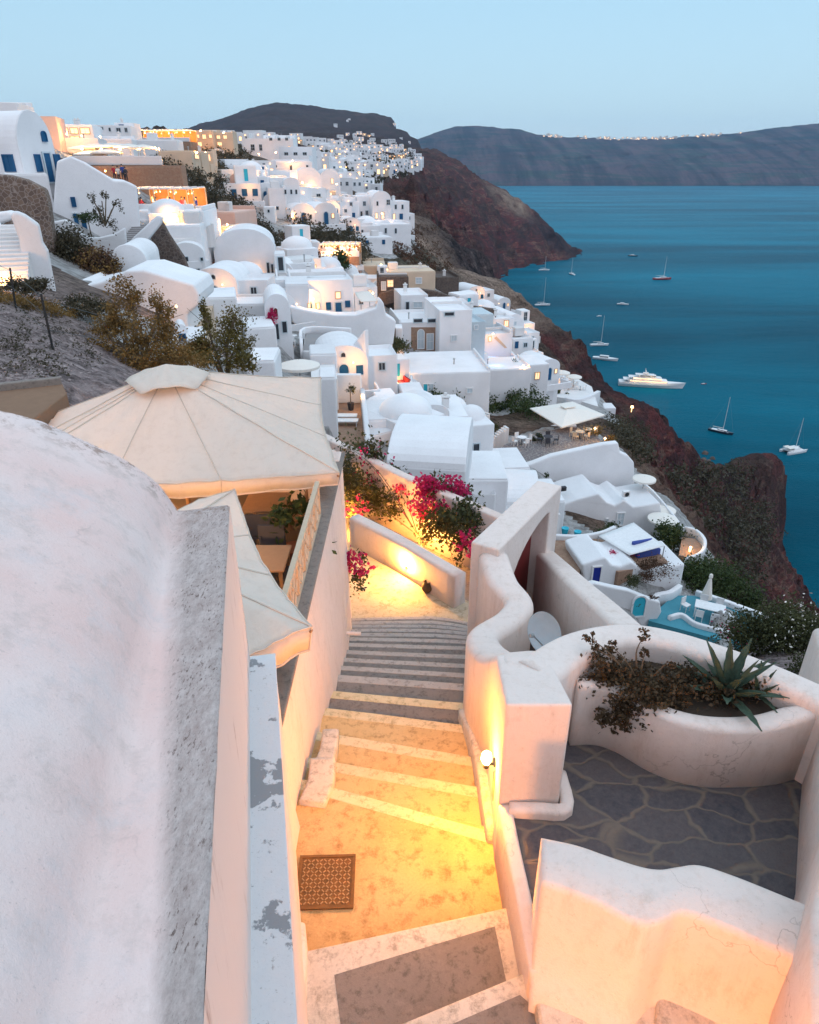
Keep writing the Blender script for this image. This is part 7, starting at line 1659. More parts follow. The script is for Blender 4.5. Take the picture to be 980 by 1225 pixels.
# tamarisk trees
def conv(base, pts): return [tuple(P(x, y, zc)-Vector(base))+(rx_, ry_, rz_) for x, y, zc, rx_, ry_, rz_ in pts]
b_ = P(165, 468, 23.5)
tree('tamarisk_tree', 'feathery brown tamarisk tree coloured as if lit from below left of the canopy', 'tree', b_, 4, conv(b_, [(155, 352, 24, .62, .6, .62), (145, 378, 24, .75, .6, .5), (140, 408, 23.5, .9, .7, .6), (170, 400, 23.5, .85, .7, .7), (192, 372, 24, .42, .45, .65), (190, 405, 23.5, .7, .6, .6), (160, 432, 23, .95, .7, .5), (195, 432, 23, .9, .7, .5), (125, 385, 23.6, .55, .5, .4)]), 11000, .10, 'leaf_dry_lit', .08, 2, clumps=12, spread=.42)
b_ = P(272, 462, 27)
tree('tamarisk_tree', 'feathery olive brown tree directly behind the top of the canopy', 'tree', b_, 3, conv(b_, [(278, 384, 27, .7, .6, .6), (268, 402, 27, .85, .7, .6), (288, 412, 27, .6, .6, .6), (262, 424, 26.5, 1.0, .7, .5), (285, 432, 26.5, .7, .6, .45), (246, 375, 27.5, .22, .3, .65), (242, 410, 27, .4, .4, .5)]), 6500, .11, 'leaf_tam', .07, 4, clumps=12, spread=.42)
for i, (px, py, w_, h_, l) in enumerate(((215, 434, 70, 34, 'dry brown bush between the two tamarisk trees'), (100, 366, 60, 22, 'low dry brush along the wire fence'), (30, 340, 50, 18, 'dry brush at the foot of the left stairs'), (235, 420, 40, 24, 'small dry bush right of the tiny gabled hut'))): shrub(px, py, [24, 27, 26, 27][i], w_, h_, 1800, .12, ['leaf_dry_lit', 'scrub', 'scrub', 'leaf_dry_lit'][i], l)
tree('tree', 'single dark green tree beside the lantern terrace', 'tree', P(408, 328, 88), 2.5, [(0, 0, 1.4, 1.3, 1.2, 1.2)], 1800, .3, 'leaf', .1, 9)
shrub(470, 411, 72, 36, 18, 1100, .3, 'leaf_olive', 'ragged bush growing on top of the grey rubble wall'); shrub(326, 378, 50, 14, 16, 600, .16, 'magenta', 'magenta bougainvillea beside the arched house', 'bougainvillea', 'bougainvillea')
shrub(318, 386, 50, 16, 8, 300, .14, 'magenta', 'low spread of magenta flowers on the wall left of the arched house', 'bougainvillea', 'bougainvillea')
for i, (px, py, w_, h_, zc, l) in enumerate(((395, 345, 12, 6, 66, 'potted plants on the roof of the grey blue door house'), (478, 410, 10, 10, 74, 'small dark bush by the lane lamp'), (504, 477, 14, 10, 58, 'grey green agaves by the brown terrace'), (508, 488, 14, 12, 50, 'grey leaved shrub below the brown terrace'), (700, 560, 1, 1, 58, ''))):
    if l: shrub(px, py, zc, w_, h_, 300, .2, ['leaf', 'leaf', 'agave', 'agave', 'leaf'][i], l)
# flowering bushes right, green bushes on the slope
shrub(905, 758, 25, 76, 44, 6500, .11, 'leaf_olive', 'bushy oleander with pink and yellow flowers by the teal terrace', 'bush', 'bush', extra=('magenta', 60))
shrub(955, 752, 24, 74, 60, 7500, .11, 'leaf_olive', 'large oleander with white flower heads at the right edge', 'bush', 'bush', extra=('canvas', 420))
shrub(985, 800, 20, 60, 50, 3000, .11, 'leaf_olive', 'dark bush in the lower right beyond the planter', 'bush', 'bush')
shrub(845, 690, 47, 66, 42, 6000, .2, 'leaf', 'dense green bush behind the folded cream parasol', 'bush', 'bush'); shrub(800, 640, 52, 36, 30, 2600, .2, 'leaf', 'dark green bush right of the flat white canopy', 'bush', 'bush')
shrub(885, 712, 48, 50, 34, 3200, .2, 'leaf', 'green scrub bush beyond the parapet of the teal terrace', 'bush', 'bush')

# slope scrub: uncountable low growth
def hitT(px, py, y0=12.0, y1=3000.0):
    r = ray(px, py); ys = np.exp(np.linspace(log(y0), log(y1), 260)); k = ys/r.y; d = r.z*k-terr(r.x*k, ys)
    i = np.argmax(d < 0)
    if d[i] >= 0: return None
    if i == 0: return Vector((r.x*k[0], ys[0], r.z*k[0]))
    f = d[i-1]/(d[i-1]-d[i]); Y = ys[i-1]+(ys[i]-ys[i-1])*f; return r*(Y/r.y)
def inpoly(x, y, poly):
    c = False; n_ = len(poly); j = n_-1
    for i in range(n_):
        if (poly[i][1] > y) != (poly[j][1] > y) and x < (poly[j][0]-poly[i][0])*(y-poly[i][1])/(poly[j][1]-poly[i][1]+1e-9)+poly[i][0]: c = not c
        j = i
    return c
def scrub(name, poly, clumps, per, size, rad, mat, seed, y0=12, flat=.45):
    rg = random.Random(seed); xs = [p[0] for p in poly]; ys = [p[1] for p in poly]; bm = nb(); k = 0; tries = 0
    while k < clumps and tries < clumps*8:
        tries += 1; x = rg.uniform(min(xs), max(xs)); y = rg.uniform(min(ys), max(ys))
        if not inpoly(x, y, poly): continue
        p = hitT(x, y, y0)
        if p is None: continue
        s = rg.uniform(.5, 1.4); leaves(bm, p+Vector((0, 0, rad*flat*.4*s)), (rad*s, rad*s, rad*s*flat*1.5), int(per*s), size, 5, .1, seed=seed*1000+k); k += 1
    o = struct(name, bm, M[mat], kind='stuff'); return o
scrub('slope_scrub', [(350, 262), (400, 262), (430, 290), (440, 306), (420, 312), (380, 290), (355, 278)], 170, 60, .5, 1.6, 'scrub', 1, 60)
scrub('slope_scrub', [(345, 270), (375, 300), (392, 322), (370, 316), (350, 300)], 60, 60, .45, 1.3, 'leaf_red', 2, 60)
scrub('slope_scrub', [(505, 470), (590, 462), (650, 470), (665, 490), (640, 500), (600, 492), (560, 498), (520, 488)], 190, 70, .32, 1.1, 'leaf', 3, 50)
scrub('slope_scrub', [(240, 212), (262, 214), (300, 250), (345, 300), (352, 312), (330, 300), (280, 262), (240, 232)], 130, 50, .4, 1.2, 'scrub', 4, 60)
scrub('slope_scrub', [(250, 176), (296, 176), (300, 195), (262, 212), (240, 196)], 80, 50, .5, 1.4, 'scrub', 5, 60)
scrub('slope_scrub', [(190, 186), (230, 194), (250, 230), (232, 236), (200, 205)], 90, 50, .4, 1.1, 'scrub', 6, 40)
scrub('slope_scrub', [(470, 285), (520, 270), (545, 330), (500, 322), (470, 310)], 60, 50, .5, 1.5, 'leaf_red', 7, 90)
scrub('slope_scrub', [(725, 500), (760, 494), (785, 530), (770, 555), (740, 530)], 90, 60, .35, 1.2, 'scrub', 8, 60)
scrub('slope_scrub', [(800, 655), (850, 680), (960, 740), (900, 760), (830, 700)], 160, 60, .28, 1.0, 'scrub', 9, 40)
scrub('slope_scrub', [(790, 560), (900, 556), (930, 640), (900, 700), (830, 640)], 160, 50, .8, 2.6, 'scrub', 10, 80)
scrub('slope_scrub', [(0, 350), (60, 362), (110, 380), (125, 440), (60, 455), (0, 450)], 120, 26, .07, .22, 'scrub', 11, 10)
scrub('slope_scrub', [(0, 352), (60, 365), (110, 372), (130, 390), (60, 376), (0, 362)], 90, 60, .09, .35, 'leaf_dry_lit', 12, 10)
scrub('slope_scrub', [(372, 178), (470, 170), (505, 185), (495, 215), (440, 222), (400, 205)], 130, 30, 2.2, 5, 'scrub', 13, 150)

# stones on the left slope
rg = random.Random(44); bm = nb(); k = 0
poly = [(0, 365), (60, 375), (105, 385), (130, 450), (60, 460), (0, 462)]
while k < 600:
    x = rg.uniform(0, 135); y = rg.uniform(365, 462)
    if not inpoly(x, y, poly): continue
    p = hitT(x, y, 9); k += 1
    if p is None: continue
    s = rg.uniform(.015, .06); r = bmesh.ops.create_icosphere(bm, subdivisions=1, radius=s)
    m4 = Matrix.Translation(p) @ Matrix.Rotation(rg.uniform(0, 6), 4, 'Z') @ Matrix.Diagonal((1, rg.uniform(.5, 1), rg.uniform(.4, .8), 1)); bmesh.ops.transform(bm, matrix=m4, verts=r['verts'])
struct('gravel', bm, plain('pale_gravel', (.30, .25, .24), .9, .1, scale=2, var=.5), kind='stuff')
# wire fence
fence = thing('wire_fence', 'rusty post and wire fence on the gravel slope', 'fence', tuple(P(60, 412, 19))); tp = []
for (x0, y0, x1, y1, zc) in ((62, 412, 49, 351, 19.3), (19, 378, 12, 320, 24), (-30, 350, -34, 300, 27), (112, 440, 98, 372, 17)):
    if x0 > 100: continue
    a = P(x0, y0, zc); b = PY(x1, y1, a.y); bm = nb(); add_cyl(bm, a-Vector((0, 0, .4)), b, .035, .03, 6); obj('post', bm, M['metal'], fence); tp.append((a, b))
bm = nb()
for (a, b), (c_, d_) in zip(tp, tp[1:]):
    for f in (.25, .6, .95): add_cyl(bm, a.lerp(b, f), c_.lerp(d_, f), .008, seg=4)
a, b = tp[0]
for f in (.3, .9): add_cyl(bm, a.lerp(b, f), P(125, 420, 17)+Vector((0, 0, f)), .008, seg=4)
obj('wire', bm, M['metal'], fence)
# low rusty-brown wall and tan hut roof beside the canopy
bm = nb(); q = [PZ(0, 460, -4.1), PZ(72, 452, -4.1), PZ(80, 470, -4.1), PZ(40, 500, -4.1), PZ(-30, 500, -4.1)]; add_prism(bm, q, (0, 0, -1.2)); bevel(bm, .03, 2)
bw = plain('brown_render', (.24, .15, .10), .95, .1, scale=5, bump=.4)
tag(obj('flat_roof', bm, bw), 'flat brown rendered roof between the gravel slope and the weathered vault', 'roof')
bm = nb(); sweep(bm, [tuple(PZ(-10, 459, -3.95)), tuple(PZ(72, 450, -3.95))], .14, -4.8, .03, smooth=False); tag(obj('coping', bm, M['tread']), 'thin grey coping along the back of the flat brown roof', 'coping')

# ------------------------------------------------------------ distant village
protos = []
def proto(w, d, h, roof, rise, ops_, mat='white', lit=0):
    t = bpy.data.objects.new('distant_house', None); COL.objects.link(t); WL[t.name] = Vector((0, 0, 0))
    t['label'] = 'tiny white house in the distant village below the mountain'; t['category'] = 'house'; t['group'] = 'houses of the distant village'
    wall, rf = block_geo(w, d, h, roof, rise); obj('wall', wall, M[mat], t)
    if rf: obj('roof' if roof != 'v' else 'gable', rf, M[mat], t)
    for (x, z, w_, h_, st) in ops_: opening(t, Vector((x, -.03, z)), Vector((1, 0, 0)), Vector((0, -1, 0)), w_, h_, st)
    if lit:
        for x in ((-w*.3, w*.25) if lit > 1 else (w*.2,)):
            bm = nb(); add_lathe(bm, (x, -.4, h*.8), [(0, -.22), (.2, -.08), (.2, .08), (0, .22)], 8); obj('lamp', bm, M['bulb_mid'], t)
    return t
M['bulb_mid'] = emis('distant_lamp', (1.0, .42, .10), 6)
M['lit_far'] = emis('distant_lit_window', (1.0, .50, .14), 2)
STY['F'] = ('wood_pale', 'lit_far')
protos = [proto(8, 6, 4, 's', 1, [(-2, 2, 1.2, 1.2, 'D'), (2, 2, 1.2, 1.6, 'D')]), proto(6, 8, 3.5, 'v', 2, [(0, 1.8, 1.2, 2.2, 'B')], lit=1), proto(10, 6, 6, 'f', 1, [(-3, 2, 1.4, 2.0, 'F'), (0, 4.4, 1.2, 1.2, 'D'), (3, 2, 1.4, 2, 'F')], lit=2),
          proto(7, 7, 4.5, 's', 1, [(-1.5, 2, 1.6, 2.0, 'F'), (1.8, 2.5, 1, 1.2, 'D')], lit=1), proto(9, 6, 5, 'f', 1, [(-2.5, 3, 1.2, 1.4, 'D'), (0, 3, 1.2, 1.4, 'D'), (2.5, 3, 1.2, 1.4, 'D')]), proto(7, 6, 4, 's', 1, [(0, 2, 1.6, 2, 'F')], mat='cream', lit=2)]
def scatter_houses(poly, n_, seed, y0, smin=.8, smax=1.2, group=None, label=None, wts=(3, 2, 2, 2, 3, 1), yaw=(-.5, .5), mind=4.0):
    rg = random.Random(seed); xs = [p[0] for p in poly]; ys = [p[1] for p in poly]; done = []; tries = 0
    while len(done) < n_ and tries < n_*30:
        tries += 1; x = rg.uniform(min(xs), max(xs)); y = rg.uniform(min(ys), max(ys))
        if not inpoly(x, y, poly) or any(abs(x-a) < mind*1.2 and abs(y-b) < mind*.55 for a, b in done): continue
        p = hitT(x, y, y0)
        if p is None: continue
        done.append((x, y)); src = rg.choices(protos, wts)[0]; c = copy_tree(src) if src.get('used') else src
        src['used'] = 1; c.location = p+Vector((0, 0, -.2)); c.rotation_euler = (0, 0, rg.uniform(*yaw)+.25); s = rg.uniform(smin, smax); c.scale = (s, s, s)
        if label: c['label'] = label; c['group'] = group
    return done
scatter_houses([(372, 172), (420, 166), (450, 168), (478, 172), (503, 186), (500, 198), (470, 210), (440, 214), (400, 206), (370, 196)], 120, 1, 200, .75, 1.25)
scatter_houses([(355, 196), (400, 205), (450, 216), (450, 232), (410, 232), (388, 210), (352, 205)], 26, 2, 140, .7, 1.0, 'houses above the vaulted houses', 'small white house crowded on the slope above the tall vaulted houses', mind=8)
scatter_houses([(262, 196), (360, 216), (400, 240), (470, 234), (492, 250), (480, 270), (410, 268), (330, 262), (300, 240), (268, 222)], 24, 3, 90, .5, .8, 'small houses of the middle village', 'small white house squeezed between the larger houses of the middle village', mind=10)
scatter_houses([(265, 165), (300, 160), (340, 162), (372, 168), (370, 178), (300, 172)], 14, 5, 190, .7, 1.0, 'houses on the ridge', 'small house on the ridge line left of the distant village', mind=7)
for s_ in protos:
    if 'used' in s_: del s_['used']
# ---- richer small houses filling the gaps of the nearer village
def gap_proto(kind):
    t = bpy.data.objects.new('small_house', None); COL.objects.link(t); WL[t.name] = Vector((0, 0, 0)); X_ = Vector((1, 0, 0)); N_ = Vector((0, -1, 0))
    def blk(x, y, z, w, d, h, roof, rise=1, mat='white', nm='wall'):
        a_, b_2 = block_geo(w, d, h, roof, rise)
        for q in (a_, b_2):
            if q: bmesh.ops.translate(q, verts=q.verts[:], vec=(x, y, z)); bumpy(q, .05, .6)
        obj(nm, a_, M[mat], t)
        if b_2: obj('roof', b_2, M[mat], t, smooth=(roof == 'd'))
    def win(x, z, w, h, s, y=-.03): opening(t, Vector((x, y, z)), X_, N_, w, h, s)
    def stp(x, y, n_, w=1.0, dx=.3):
        for i in range(n_):
            q = nb(); add_box(q, (x+dx*i, y, .19*(i+1)/2-.5), (abs(dx)+.02, w, .19*(i+1)+1.0)); obj('step', q, M['white2'], t)
    def lmp(x, z, y=-.25):
        q = nb(); add_lathe(q, (x, y, z), [(0, -.1), (.09, -.04), (.09, .04), (0, .1)], 8); obj('lamp', q, M['bulb_far'], t)
    def par(x, y, w, d, z):
        q = nb()
        for a_, b_2, c_2, d_2 in ((x, y, w, .22), (x-w/2+.1, y+d/2, .22, d), (x+w/2-.1, y+d/2, .22, d)): add_box(q, (a_, b_2, z+.3), (c_2, d_2, .9))
        bevel(q, .06, 2); obj('parapet', q, M['white'], t)
    if kind == 0: blk(0, 0, 0, 4.2, 6, 2.2, 'v', 1.3); blk(3.4, .8, 0, 2.8, 4, 2.4, 'f'); win(0, 1.05, 1.0, 2.0, 'bda'); win(-1.35, 1.4, .6, .8, 'B'); win(1.35, 1.4, .6, .8, 'B'); win(3.4, 1.4, .7, .8, 'D', .77); win(0, 2.75, .5, .5, 'Da'); par(0, -2.6, 5.5, 2.4, -.4); lmp(.8, 2.1)
    elif kind == 1: blk(0, 0, 0, 4.6, 4.6, 3.0, 'd', 1.5); blk(-3.4, 1, 0, 3, 4, 2.2, 's'); win(-.6, 1.05, .95, 2.0, 'Wd'); win(1.1, 1.6, .8, 1, 'D'); win(-3.4, 1.2, .7, .9, 'D', .97); stp(2.6, .6, 9)
    elif kind == 2: blk(0, 0, 0, 5.5, 4.5, 2.8, 'f'); blk(.8, 2.2, 2.8, 3.4, 3, 2.4, 's'); win(-1.4, 1.05, .95, 2.0, 'bd'); win(.2, 1.5, .8, 1.0, 'B'); win(1.8, 1.5, .8, 1.0, 'B'); win(.8, 3.9, .8, 1.9, 'T', 2.17); par(0, -2.2, 6, 2.0, -.4)
    elif kind == 3: blk(0, 0, 0, 3.6, 5.5, 2.0, 'v', 1.1); blk(3.7, .3, 0, 3.6, 5.5, 2.0, 'v', 1.1); win(0, 1.0, .9, 1.95, 'bda'); win(3.7, 1.0, .9, 1.95, 'Lda' if 0 else 'bda', .27); win(1.1, 1.3, .5, .7, 'D'); win(4.8, 1.3, .5, .7, 'L', .27); lmp(1.85, 1.9); par(1.8, -2.4, 7.6, 2.2, -.4)
    elif kind == 4: blk(0, 0, 0, 5, 5, 2.6, 's'); blk(-3.6, 1.2, -.6, 3, 3.4, 2.4, 'f'); blk(1.3, 1.6, 2.6, 1.8, 2.2, 1.9, 's'); win(-1.2, 1.05, .95, 1.95, 'rd'); win(.6, 1.5, 1.0, .9, 'D'); win(1.3, 3.6, .8, 1.6, 'D', 1.57); stp(3.6, .4, 10, 1.0, -.26)
    elif kind == 5: blk(0, 0, 0, 4.5, 4, 2.6, 's', mat='white2'); win(-.9, 1.05, 1.1, 2.05, 'Wda'); win(1.1, 1.5, .8, 1, 'L'); par(0, -3.0, 5.2, 2.8, -.4); lmp(.2, 2.2)
    return t
KN = ['small white vaulted house with arched blue door', 'small white domed house with side annex', 'small white two tier house with blue windows', 'twin small white vaults with blue doors', 'small white cube house with dark red door', 'small white house with arched pale door']
gp_ = [gap_proto(k) for k in range(6)]; used_l = set(); rg = random.Random(21)
anch = []
for hd in HD:
    if hd[3]: b = hd[3][0]; anch.append(((b[0]+b[2])/2, (b[1]+b[3])/2, hd[1]))
    else: q = hd[5][0][0]; anch.append((sum(a[0] for a in q)/len(q), sum(a[1] for a in q)/len(q), hd[1]))
def short(s):
    w_ = s.split(); o = []
    for a in w_:
        if a in ('with', 'below', 'behind', 'on', 'at', 'beside', 'under', 'right', 'left', 'in', 'over', 'above', 'and', 'running', 'before', 'of', 'lit', 'glowing', 'between', 'stretched', 'whose', 'by', 'rising', 'down', 'up', 'filling', 'crowding', 'stepping', 'standing') and len(o) > 1: break
        o.append(a)
    return ' '.join(o[-6:])
def gaps(poly, n_, y0, smin, smax, mind, yaw=(.0, .7)):
    xs = [p[0] for p in poly]; ys = [p[1] for p in poly]; done = []; tries = 0
    while len(done) < n_ and tries < n_*60:
        tries += 1; x = rg.uniform(min(xs), max(xs)); y = rg.uniform(min(ys), max(ys))
        if not inpoly(x, y, poly): continue
        if any(abs(x-a) < mind and abs(y-b) < mind*.6 for a, b in done): continue
        p = hitT(x, y, y0)
        if p is None: continue
        done.append((x, y)); k = rg.randrange(6); src = gp_[k]; c = copy_tree(src) if src.get('used') else src; src['used'] = 1
        c.location = p+Vector((0, 0, -.3)); c.rotation_euler = (0, 0, rg.uniform(*yaw)); s = rg.uniform(smin, smax); c.scale = (s, s, s)
        if rg.random() < .62:
            l_ = lampo(Vector((1.0, -1.3, 2.2)), (11 if y > 330 else 24)*LK, (1.0, .42, .11), .15); l_.parent = c  # added point light for warm glow, not tied to any bulb
        nx = sorted(anch, key=lambda a: (a[0]-x)**2+(a[1]-y)**2)
        for a in nx[:6]:
            dx = x-a[0]; dy = y-a[1]; rel = ('right of' if dx > 0 else 'left of') if abs(dx) > abs(dy) else ('below' if dy > 0 else 'above')
            lb = ' '.join((KN[k]+' '+rel+' the '+short(a[2])).split()[:16])
            if lb not in used_l: break
        used_l.add(lb); c['label'] = lb; c['category'] = 'house'; c['group'] = 'small houses filling the village slope'
gaps([(262, 300), (345, 345), (345, 400), (300, 420), (255, 380), (240, 345)], 5, 35, .7, .9, 22)
gaps([(345, 300), (440, 325), (450, 350), (345, 345)], 7, 55, .75, .95, 20)
gaps([(400, 395), (470, 400), (480, 470), (440, 480), (404, 470)], 4, 40, .7, .85, 22)
gaps([(560, 350), (600, 375), (650, 425), (660, 470), (640, 470), (600, 430), (560, 400)], 12, 78, .8, 1.0, 16)
gaps([(455, 470), (500, 478), (560, 500), (590, 540), (560, 560), (470, 540)], 8, 38, .65, .85, 24)
gaps([(560, 585), (600, 600), (620, 640), (560, 640)], 2, 34, .6, .8, 26)
gaps([(262, 215), (330, 225), (400, 245), (480, 265), (490, 290), (430, 285), (330, 262), (290, 245)], 18, 90, .9, 1.2, 15)
gaps([(200, 268), (250, 300), (262, 340), (205, 330)], 3, 52, .7, .9, 22)
for s_ in gp_:
    if 'used' in s_: del s_['used']
    else: s_.location = P(300, 330, 70); s_['label'] = KN[gp_.index(s_)]+' hidden below the domed house'; s_['category'] = 'house'
# stray white houses on the mountain and on the headland ridge
for i, (x, y) in enumerate(((418, 143), (416, 145), (472, 149), (474, 150), (402, 150), (442, 164), (446, 161), (425, 163), (430, 161), (416, 162), (408, 165), (436, 162), (480, 166), (490, 171))):
    p = hitT(x, y, 300)
    if p is not None:
        c = copy_tree(protos[i % 6]); c.location = p; s = 1.0; c.scale = (s, s, s); c['label'] = 'lone white speck of a house on the mountain slope'; c['group'] = 'scattered houses on the mountain'
# ---- houses along the crest of the far island, lit
M['far_white'] = plain('far_white_wall', (.8, .72, .62), .9)
rg = random.Random(9)
for i in range(95):
    px = rg.choice([rg.gauss(745, 30), rg.gauss(800, 25), rg.gauss(668, 8), rg.gauss(720, 14), rg.gauss(770, 40), rg.gauss(850, 14)])
    py = np.interp(px, [600, 640, 665, 700, 740, 790, 840, 880, 930], [153, 160, 163, 164, 166, 165, 162, 159, 152])+rg.uniform(-1.4, 1.6)
    p = P(px, py, 5950); bm = nb(); w_ = rg.uniform(12, 30); h_ = rg.uniform(8, 16)
    add_box(bm, (0, 0, 0), (w_, 14, h_)); add_box(bm, (w_*.2, -8, h_*.55), (w_*.5, 10, h_*.5)); t = thing('far_house', 'tiny building in the lit town on the crest of the far island', 'house', tuple(p), 'town on the far island')
    bmesh.ops.translate(bm, verts=bm.verts[:], vec=p); obj('wall', bm, M['far_white'], t)
    if rg.random() < .7:
        bm = nb(); add_box(bm, p+Vector((rg.uniform(-.3, .3)*w_, -9, rg.uniform(-.2, .2)*h_)), (rg.uniform(4, 9), 3, rg.uniform(2, 4.5))); obj('lit_window', bm, M['bulb_isle'] if 'bulb_isle' in M else M.setdefault('bulb_isle', emis('island_light', (1.0, .58, .28), 3)), t)

# ------------------------------------------------------------ boats
def hull(bm, L, B, Hh, R, bowr=.35, mi=0, tr=.7):
    n_ = 14; rows = []
    for i in range(n_+1):
        f = i/n_; x = -L/2+L*f; w = B/2*(tr+(1-tr)*min(1, f*2.2)) if f < .45 else B/2*max(0.02, (1-((f-.45)/.55)**2.2)); sh = Hh*(1+.25*f*f)
        rows.append([bm.verts.new(R @ Vector((x*.97 if f > .8 else x, -w*.55, -.25*Hh))), bm.verts.new(R @ Vector((x, -w, sh*.6))), bm.verts.new(R @ Vector((x+(L*.03 if f > .9 else 0), -w*1.02, sh))), bm.verts.new(R @ Vector((x+(L*.03 if f > .9 else 0), w*1.02, sh))), bm.verts.new(R @ Vector((x, w, sh*.6))), bm.verts.new(R @ Vector((x*.97 if f > .8 else x, w*.55, -.25*Hh)))])
    for A_, B_ in zip(rows, rows[1:]):
        for i in range(5): bm.faces.new((A_[i], A_[i+1], B_[i+1], B_[i]))
        bm.faces.new((A_[5], A_[0], B_[0], B_[5]))
    bm.faces.new(rows[0][::-1]); bm.faces.new(rows[-1]); bmesh.ops.recalc_face_normals(bm, faces=bm.faces[:])
def boat(kind, px, py, L, rz, label, mast=0, hullm='plasticwhite', name=None):
    p = PZ(px, py, SEA); p.z = SEA; t = thing(name or kind, label, 'boat', tuple(p)); R = Matrix.Translation(p) @ Matrix.Rotation(rz, 4, 'Z')
    B = L*.28; Hh = L*.09
    if kind == 'catamaran':
        for s in (-1, 1): bm = nb(); hull(bm, L, L*.14, L*.10, R @ Matrix.Translation((0, s*L*.2, 0))); obj('hull', bm, M['plasticwhite'], t)
        bm = nb(); add_box(bm, (-.05*L, 0, L*.12), (L*.7, L*.46, L*.05), M4=R); bevel(bm, .15, 2); obj('deck', bm, M['plasticwhite'], t)
        bm = nb(); add_box(bm, (0, 0, L*.17), (L*.34, L*.34, L*.09), M4=R); bevel(bm, .3, 2); obj('cabin', bm, M['plasticwhite'], t)
        bm = nb(); add_box(bm, (0.02*L, 0, L*.18), (L*.345, L*.30, L*.03), M4=R); obj('window', bm, M['dark'], t)
        bm = nb(); add_box(bm, (-.3*L, 0, L*.24), (L*.26, L*.36, L*.015), M4=R); [add_cyl(bm, R @ Vector((-.4*L, s*L*.16, L*.12)), R @ Vector((-.4*L, s*L*.16, L*.24)), .04, seg=5) for s in (-1, 1)]; obj('bimini', bm, M['canvas'], t)
    elif kind == 'superyacht':
        bm = nb(); hull(bm, L, L*.19, L*.075, R, tr=.85); obj('hull', bm, M['plasticwhite'], t)
        for k, (l, w, z, x) in enumerate(((.62, .15, .095, -.06), (.46, .13, .135, -.07), (.27, .10, .175, -.07))):
            bm = nb(); add_box(bm, (x*L, 0, z*L), (l*L, w*L, L*.032), M4=R); bevel(bm, L*.012, 2); d_ = obj('deck', bm, M['plasticwhite'], t)
            bm = nb(); add_box(bm, (x*L+.01*L, 0, z*L+.003*L), (l*L*.9, w*L*1.012, L*.012), M4=R); obj('window', bm, M['lit'] if k < 2 else M['dark'], d_)
            bm = nb(); add_box(bm, ((x-.04)*L, 0, z*L+.02*L), (l*L*1.08, w*L*1.08, L*.004), M4=R); obj('roof', bm, M['plasticwhite'], d_)
        bm = nb(); add_box(bm, (-.1*L, 0, .215*L), (L*.08, L*.05, L*.02), M4=R); add_cyl(bm, R @ Vector((-.1*L, 0, .2*L)), R @ Vector((-.11*L, 0, .29*L)), L*.008, L*.004, 6); add_box(bm, (-.1*L, 0, .25*L), (L*.012, L*.09, L*.008), M4=R); obj('radar_mast', bm, M['plasticwhite'], t)
        for k in (-.25, 0, .2): lampo(R @ Vector((k*L, -L*.16, .16*L)), 500, (1, .7, .4), .5, parent=t)
    else:
        bm = nb(); hull(bm, L, B, Hh, R); obj('hull', bm, M[hullm], t)
        bm = nb(); add_box(bm, (-.02*L, 0, Hh*1.05), (L*.72, B*.72, Hh*.12), M4=R); obj('deck', bm, M['plasticwhite'], t)
        bm = nb(); add_box(bm, (.05*L if kind == 'sailboat' else -.05*L, 0, Hh*1.35), (L*.36, B*.5, Hh*(.55 if kind == 'sailboat' else 1.3)), M4=R); bevel(bm, .12, 2); c_ = obj('cabin', bm, M['plasticwhite'], t)
        bm = nb(); add_box(bm, (.05*L if kind == 'sailboat' else -.05*L, 0, Hh*1.45), (L*.34, B*.515, Hh*.25), M4=R); obj('window', bm, M['dark'], c_)
    if mast:
        a = R @ Vector((.08*L, 0, Hh)); b = R @ Vector((.08*L, 0, mast)); bm = nb(); add_cyl(bm, a, b, .16 if L < 20 else .3, .10, 6); obj('mast', bm, M['plasticwhite'], t)
        bm = nb(); add_cyl(bm, R @ Vector((.08*L, 0, Hh*2.4)), R @ Vector((-.36*L, 0, Hh*2.3)), .16, seg=6); obj('boom', bm, M['canvas'], t)
        bm = nb()
        for q in ((.5*L, 0, Hh*1.2), (-.48*L, 0, Hh), (.08*L, B*.48, Hh), (.08*L, -B*.48, Hh)): add_cyl(bm, b, R @ Vector(q), .018, seg=4)
        obj('rigging', bm, M['steel'], t)
        bm = nb(); add_box(bm, (.08*L, 0, mast*.62), (.08, B*.5, .06), M4=R); obj('spreader', bm, M['steel'], t)
    return t
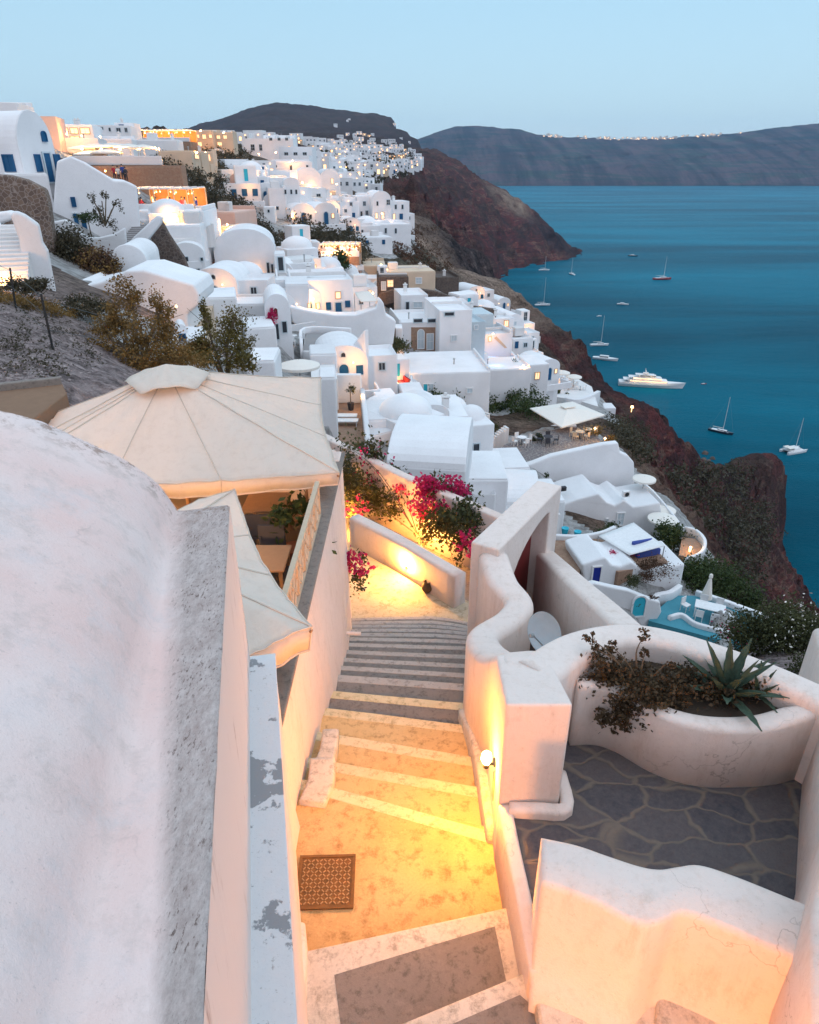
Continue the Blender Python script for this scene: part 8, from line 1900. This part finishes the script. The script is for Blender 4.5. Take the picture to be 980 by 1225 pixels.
M['red_hull'] = plain('red_hull', (.35, .03, .03), .4); M['dark_hull'] = plain('dark_hull', (.02, .03, .05), .35)
def mh(px, py, ytop):   # mast height so that its tip reaches ytop
    a = PZ(px, py, SEA); return PY(px, ytop, a.y).z-SEA
boat('sailboat', 649, 365, 15, .15, 'white sailboat with a tall mast moored close to the dark rocks', mh(649, 365, 331))
boat('sailboat', 684, 328, 13, 1.9, 'small white sailboat seen end on off the tip of the red headland', mh(684, 328, 308))
boat('sailboat', 651, 323, 14, .1, 'greenish white sailboat moored in the shadow of the red headland', mh(651, 323, 306))
boat('sailboat', 792, 334, 22, .1, 'red hulled sailboat with a tall mast out on the open water', mh(792, 334, 306), 'red_hull')
boat('motorboat', 757, 306, 14, -.5, 'small dark motorboat farthest out on the water', 0, 'dark_hull')
boat('motorboat', 745, 364, 11, -.3, 'small white motorboat between the red sailboat and the shore')
boat('sailboat', 717, 413, 14, .1, 'white sailboat with a tall mast moored above the big yacht', mh(717, 413, 377))
boat('motorboat', 717, 378, 5, .3, 'tiny white dinghy behind the mast of the moored sailboat', 0, name='dinghy')
boat('motorboat', 724, 430, 17, -.45, 'white motor cruiser partly hidden behind the cliff top', 0, name='motor_cruiser')
boat('superyacht', 778, 462, 38, -.22, 'large white multi deck yacht with glowing windows by the cliff')
boat('sailboat', 862, 517, 12, -.75, 'dark hulled sailing yacht near the rocky point', mh(862, 517, 474), 'dark_hull')
boat('catamaran', 949, 540, 11.5, .35, 'white sailing catamaran at the right edge', mh(949, 540, 500))
boat('motorboat', 842, 459, 3.6, .1, 'tiny reddish boat right of the large yacht', 0, 'red_hull', 'dinghy')
bm = nb(); rg = random.Random(3)
for i in range(9):
    p = PZ(rg.uniform(838, 856), rg.uniform(542, 556), SEA); r = bmesh.ops.create_icosphere(bm, subdivisions=2, radius=rg.uniform(.6, 1.6)); bmesh.ops.translate(bm, verts=r['verts'], vec=p)
for v in bm.verts: v.co += noise.noise_vector(v.co*.8)*.5
struct('shore_rocks', bm, M['stone_dark'], kind='stuff')
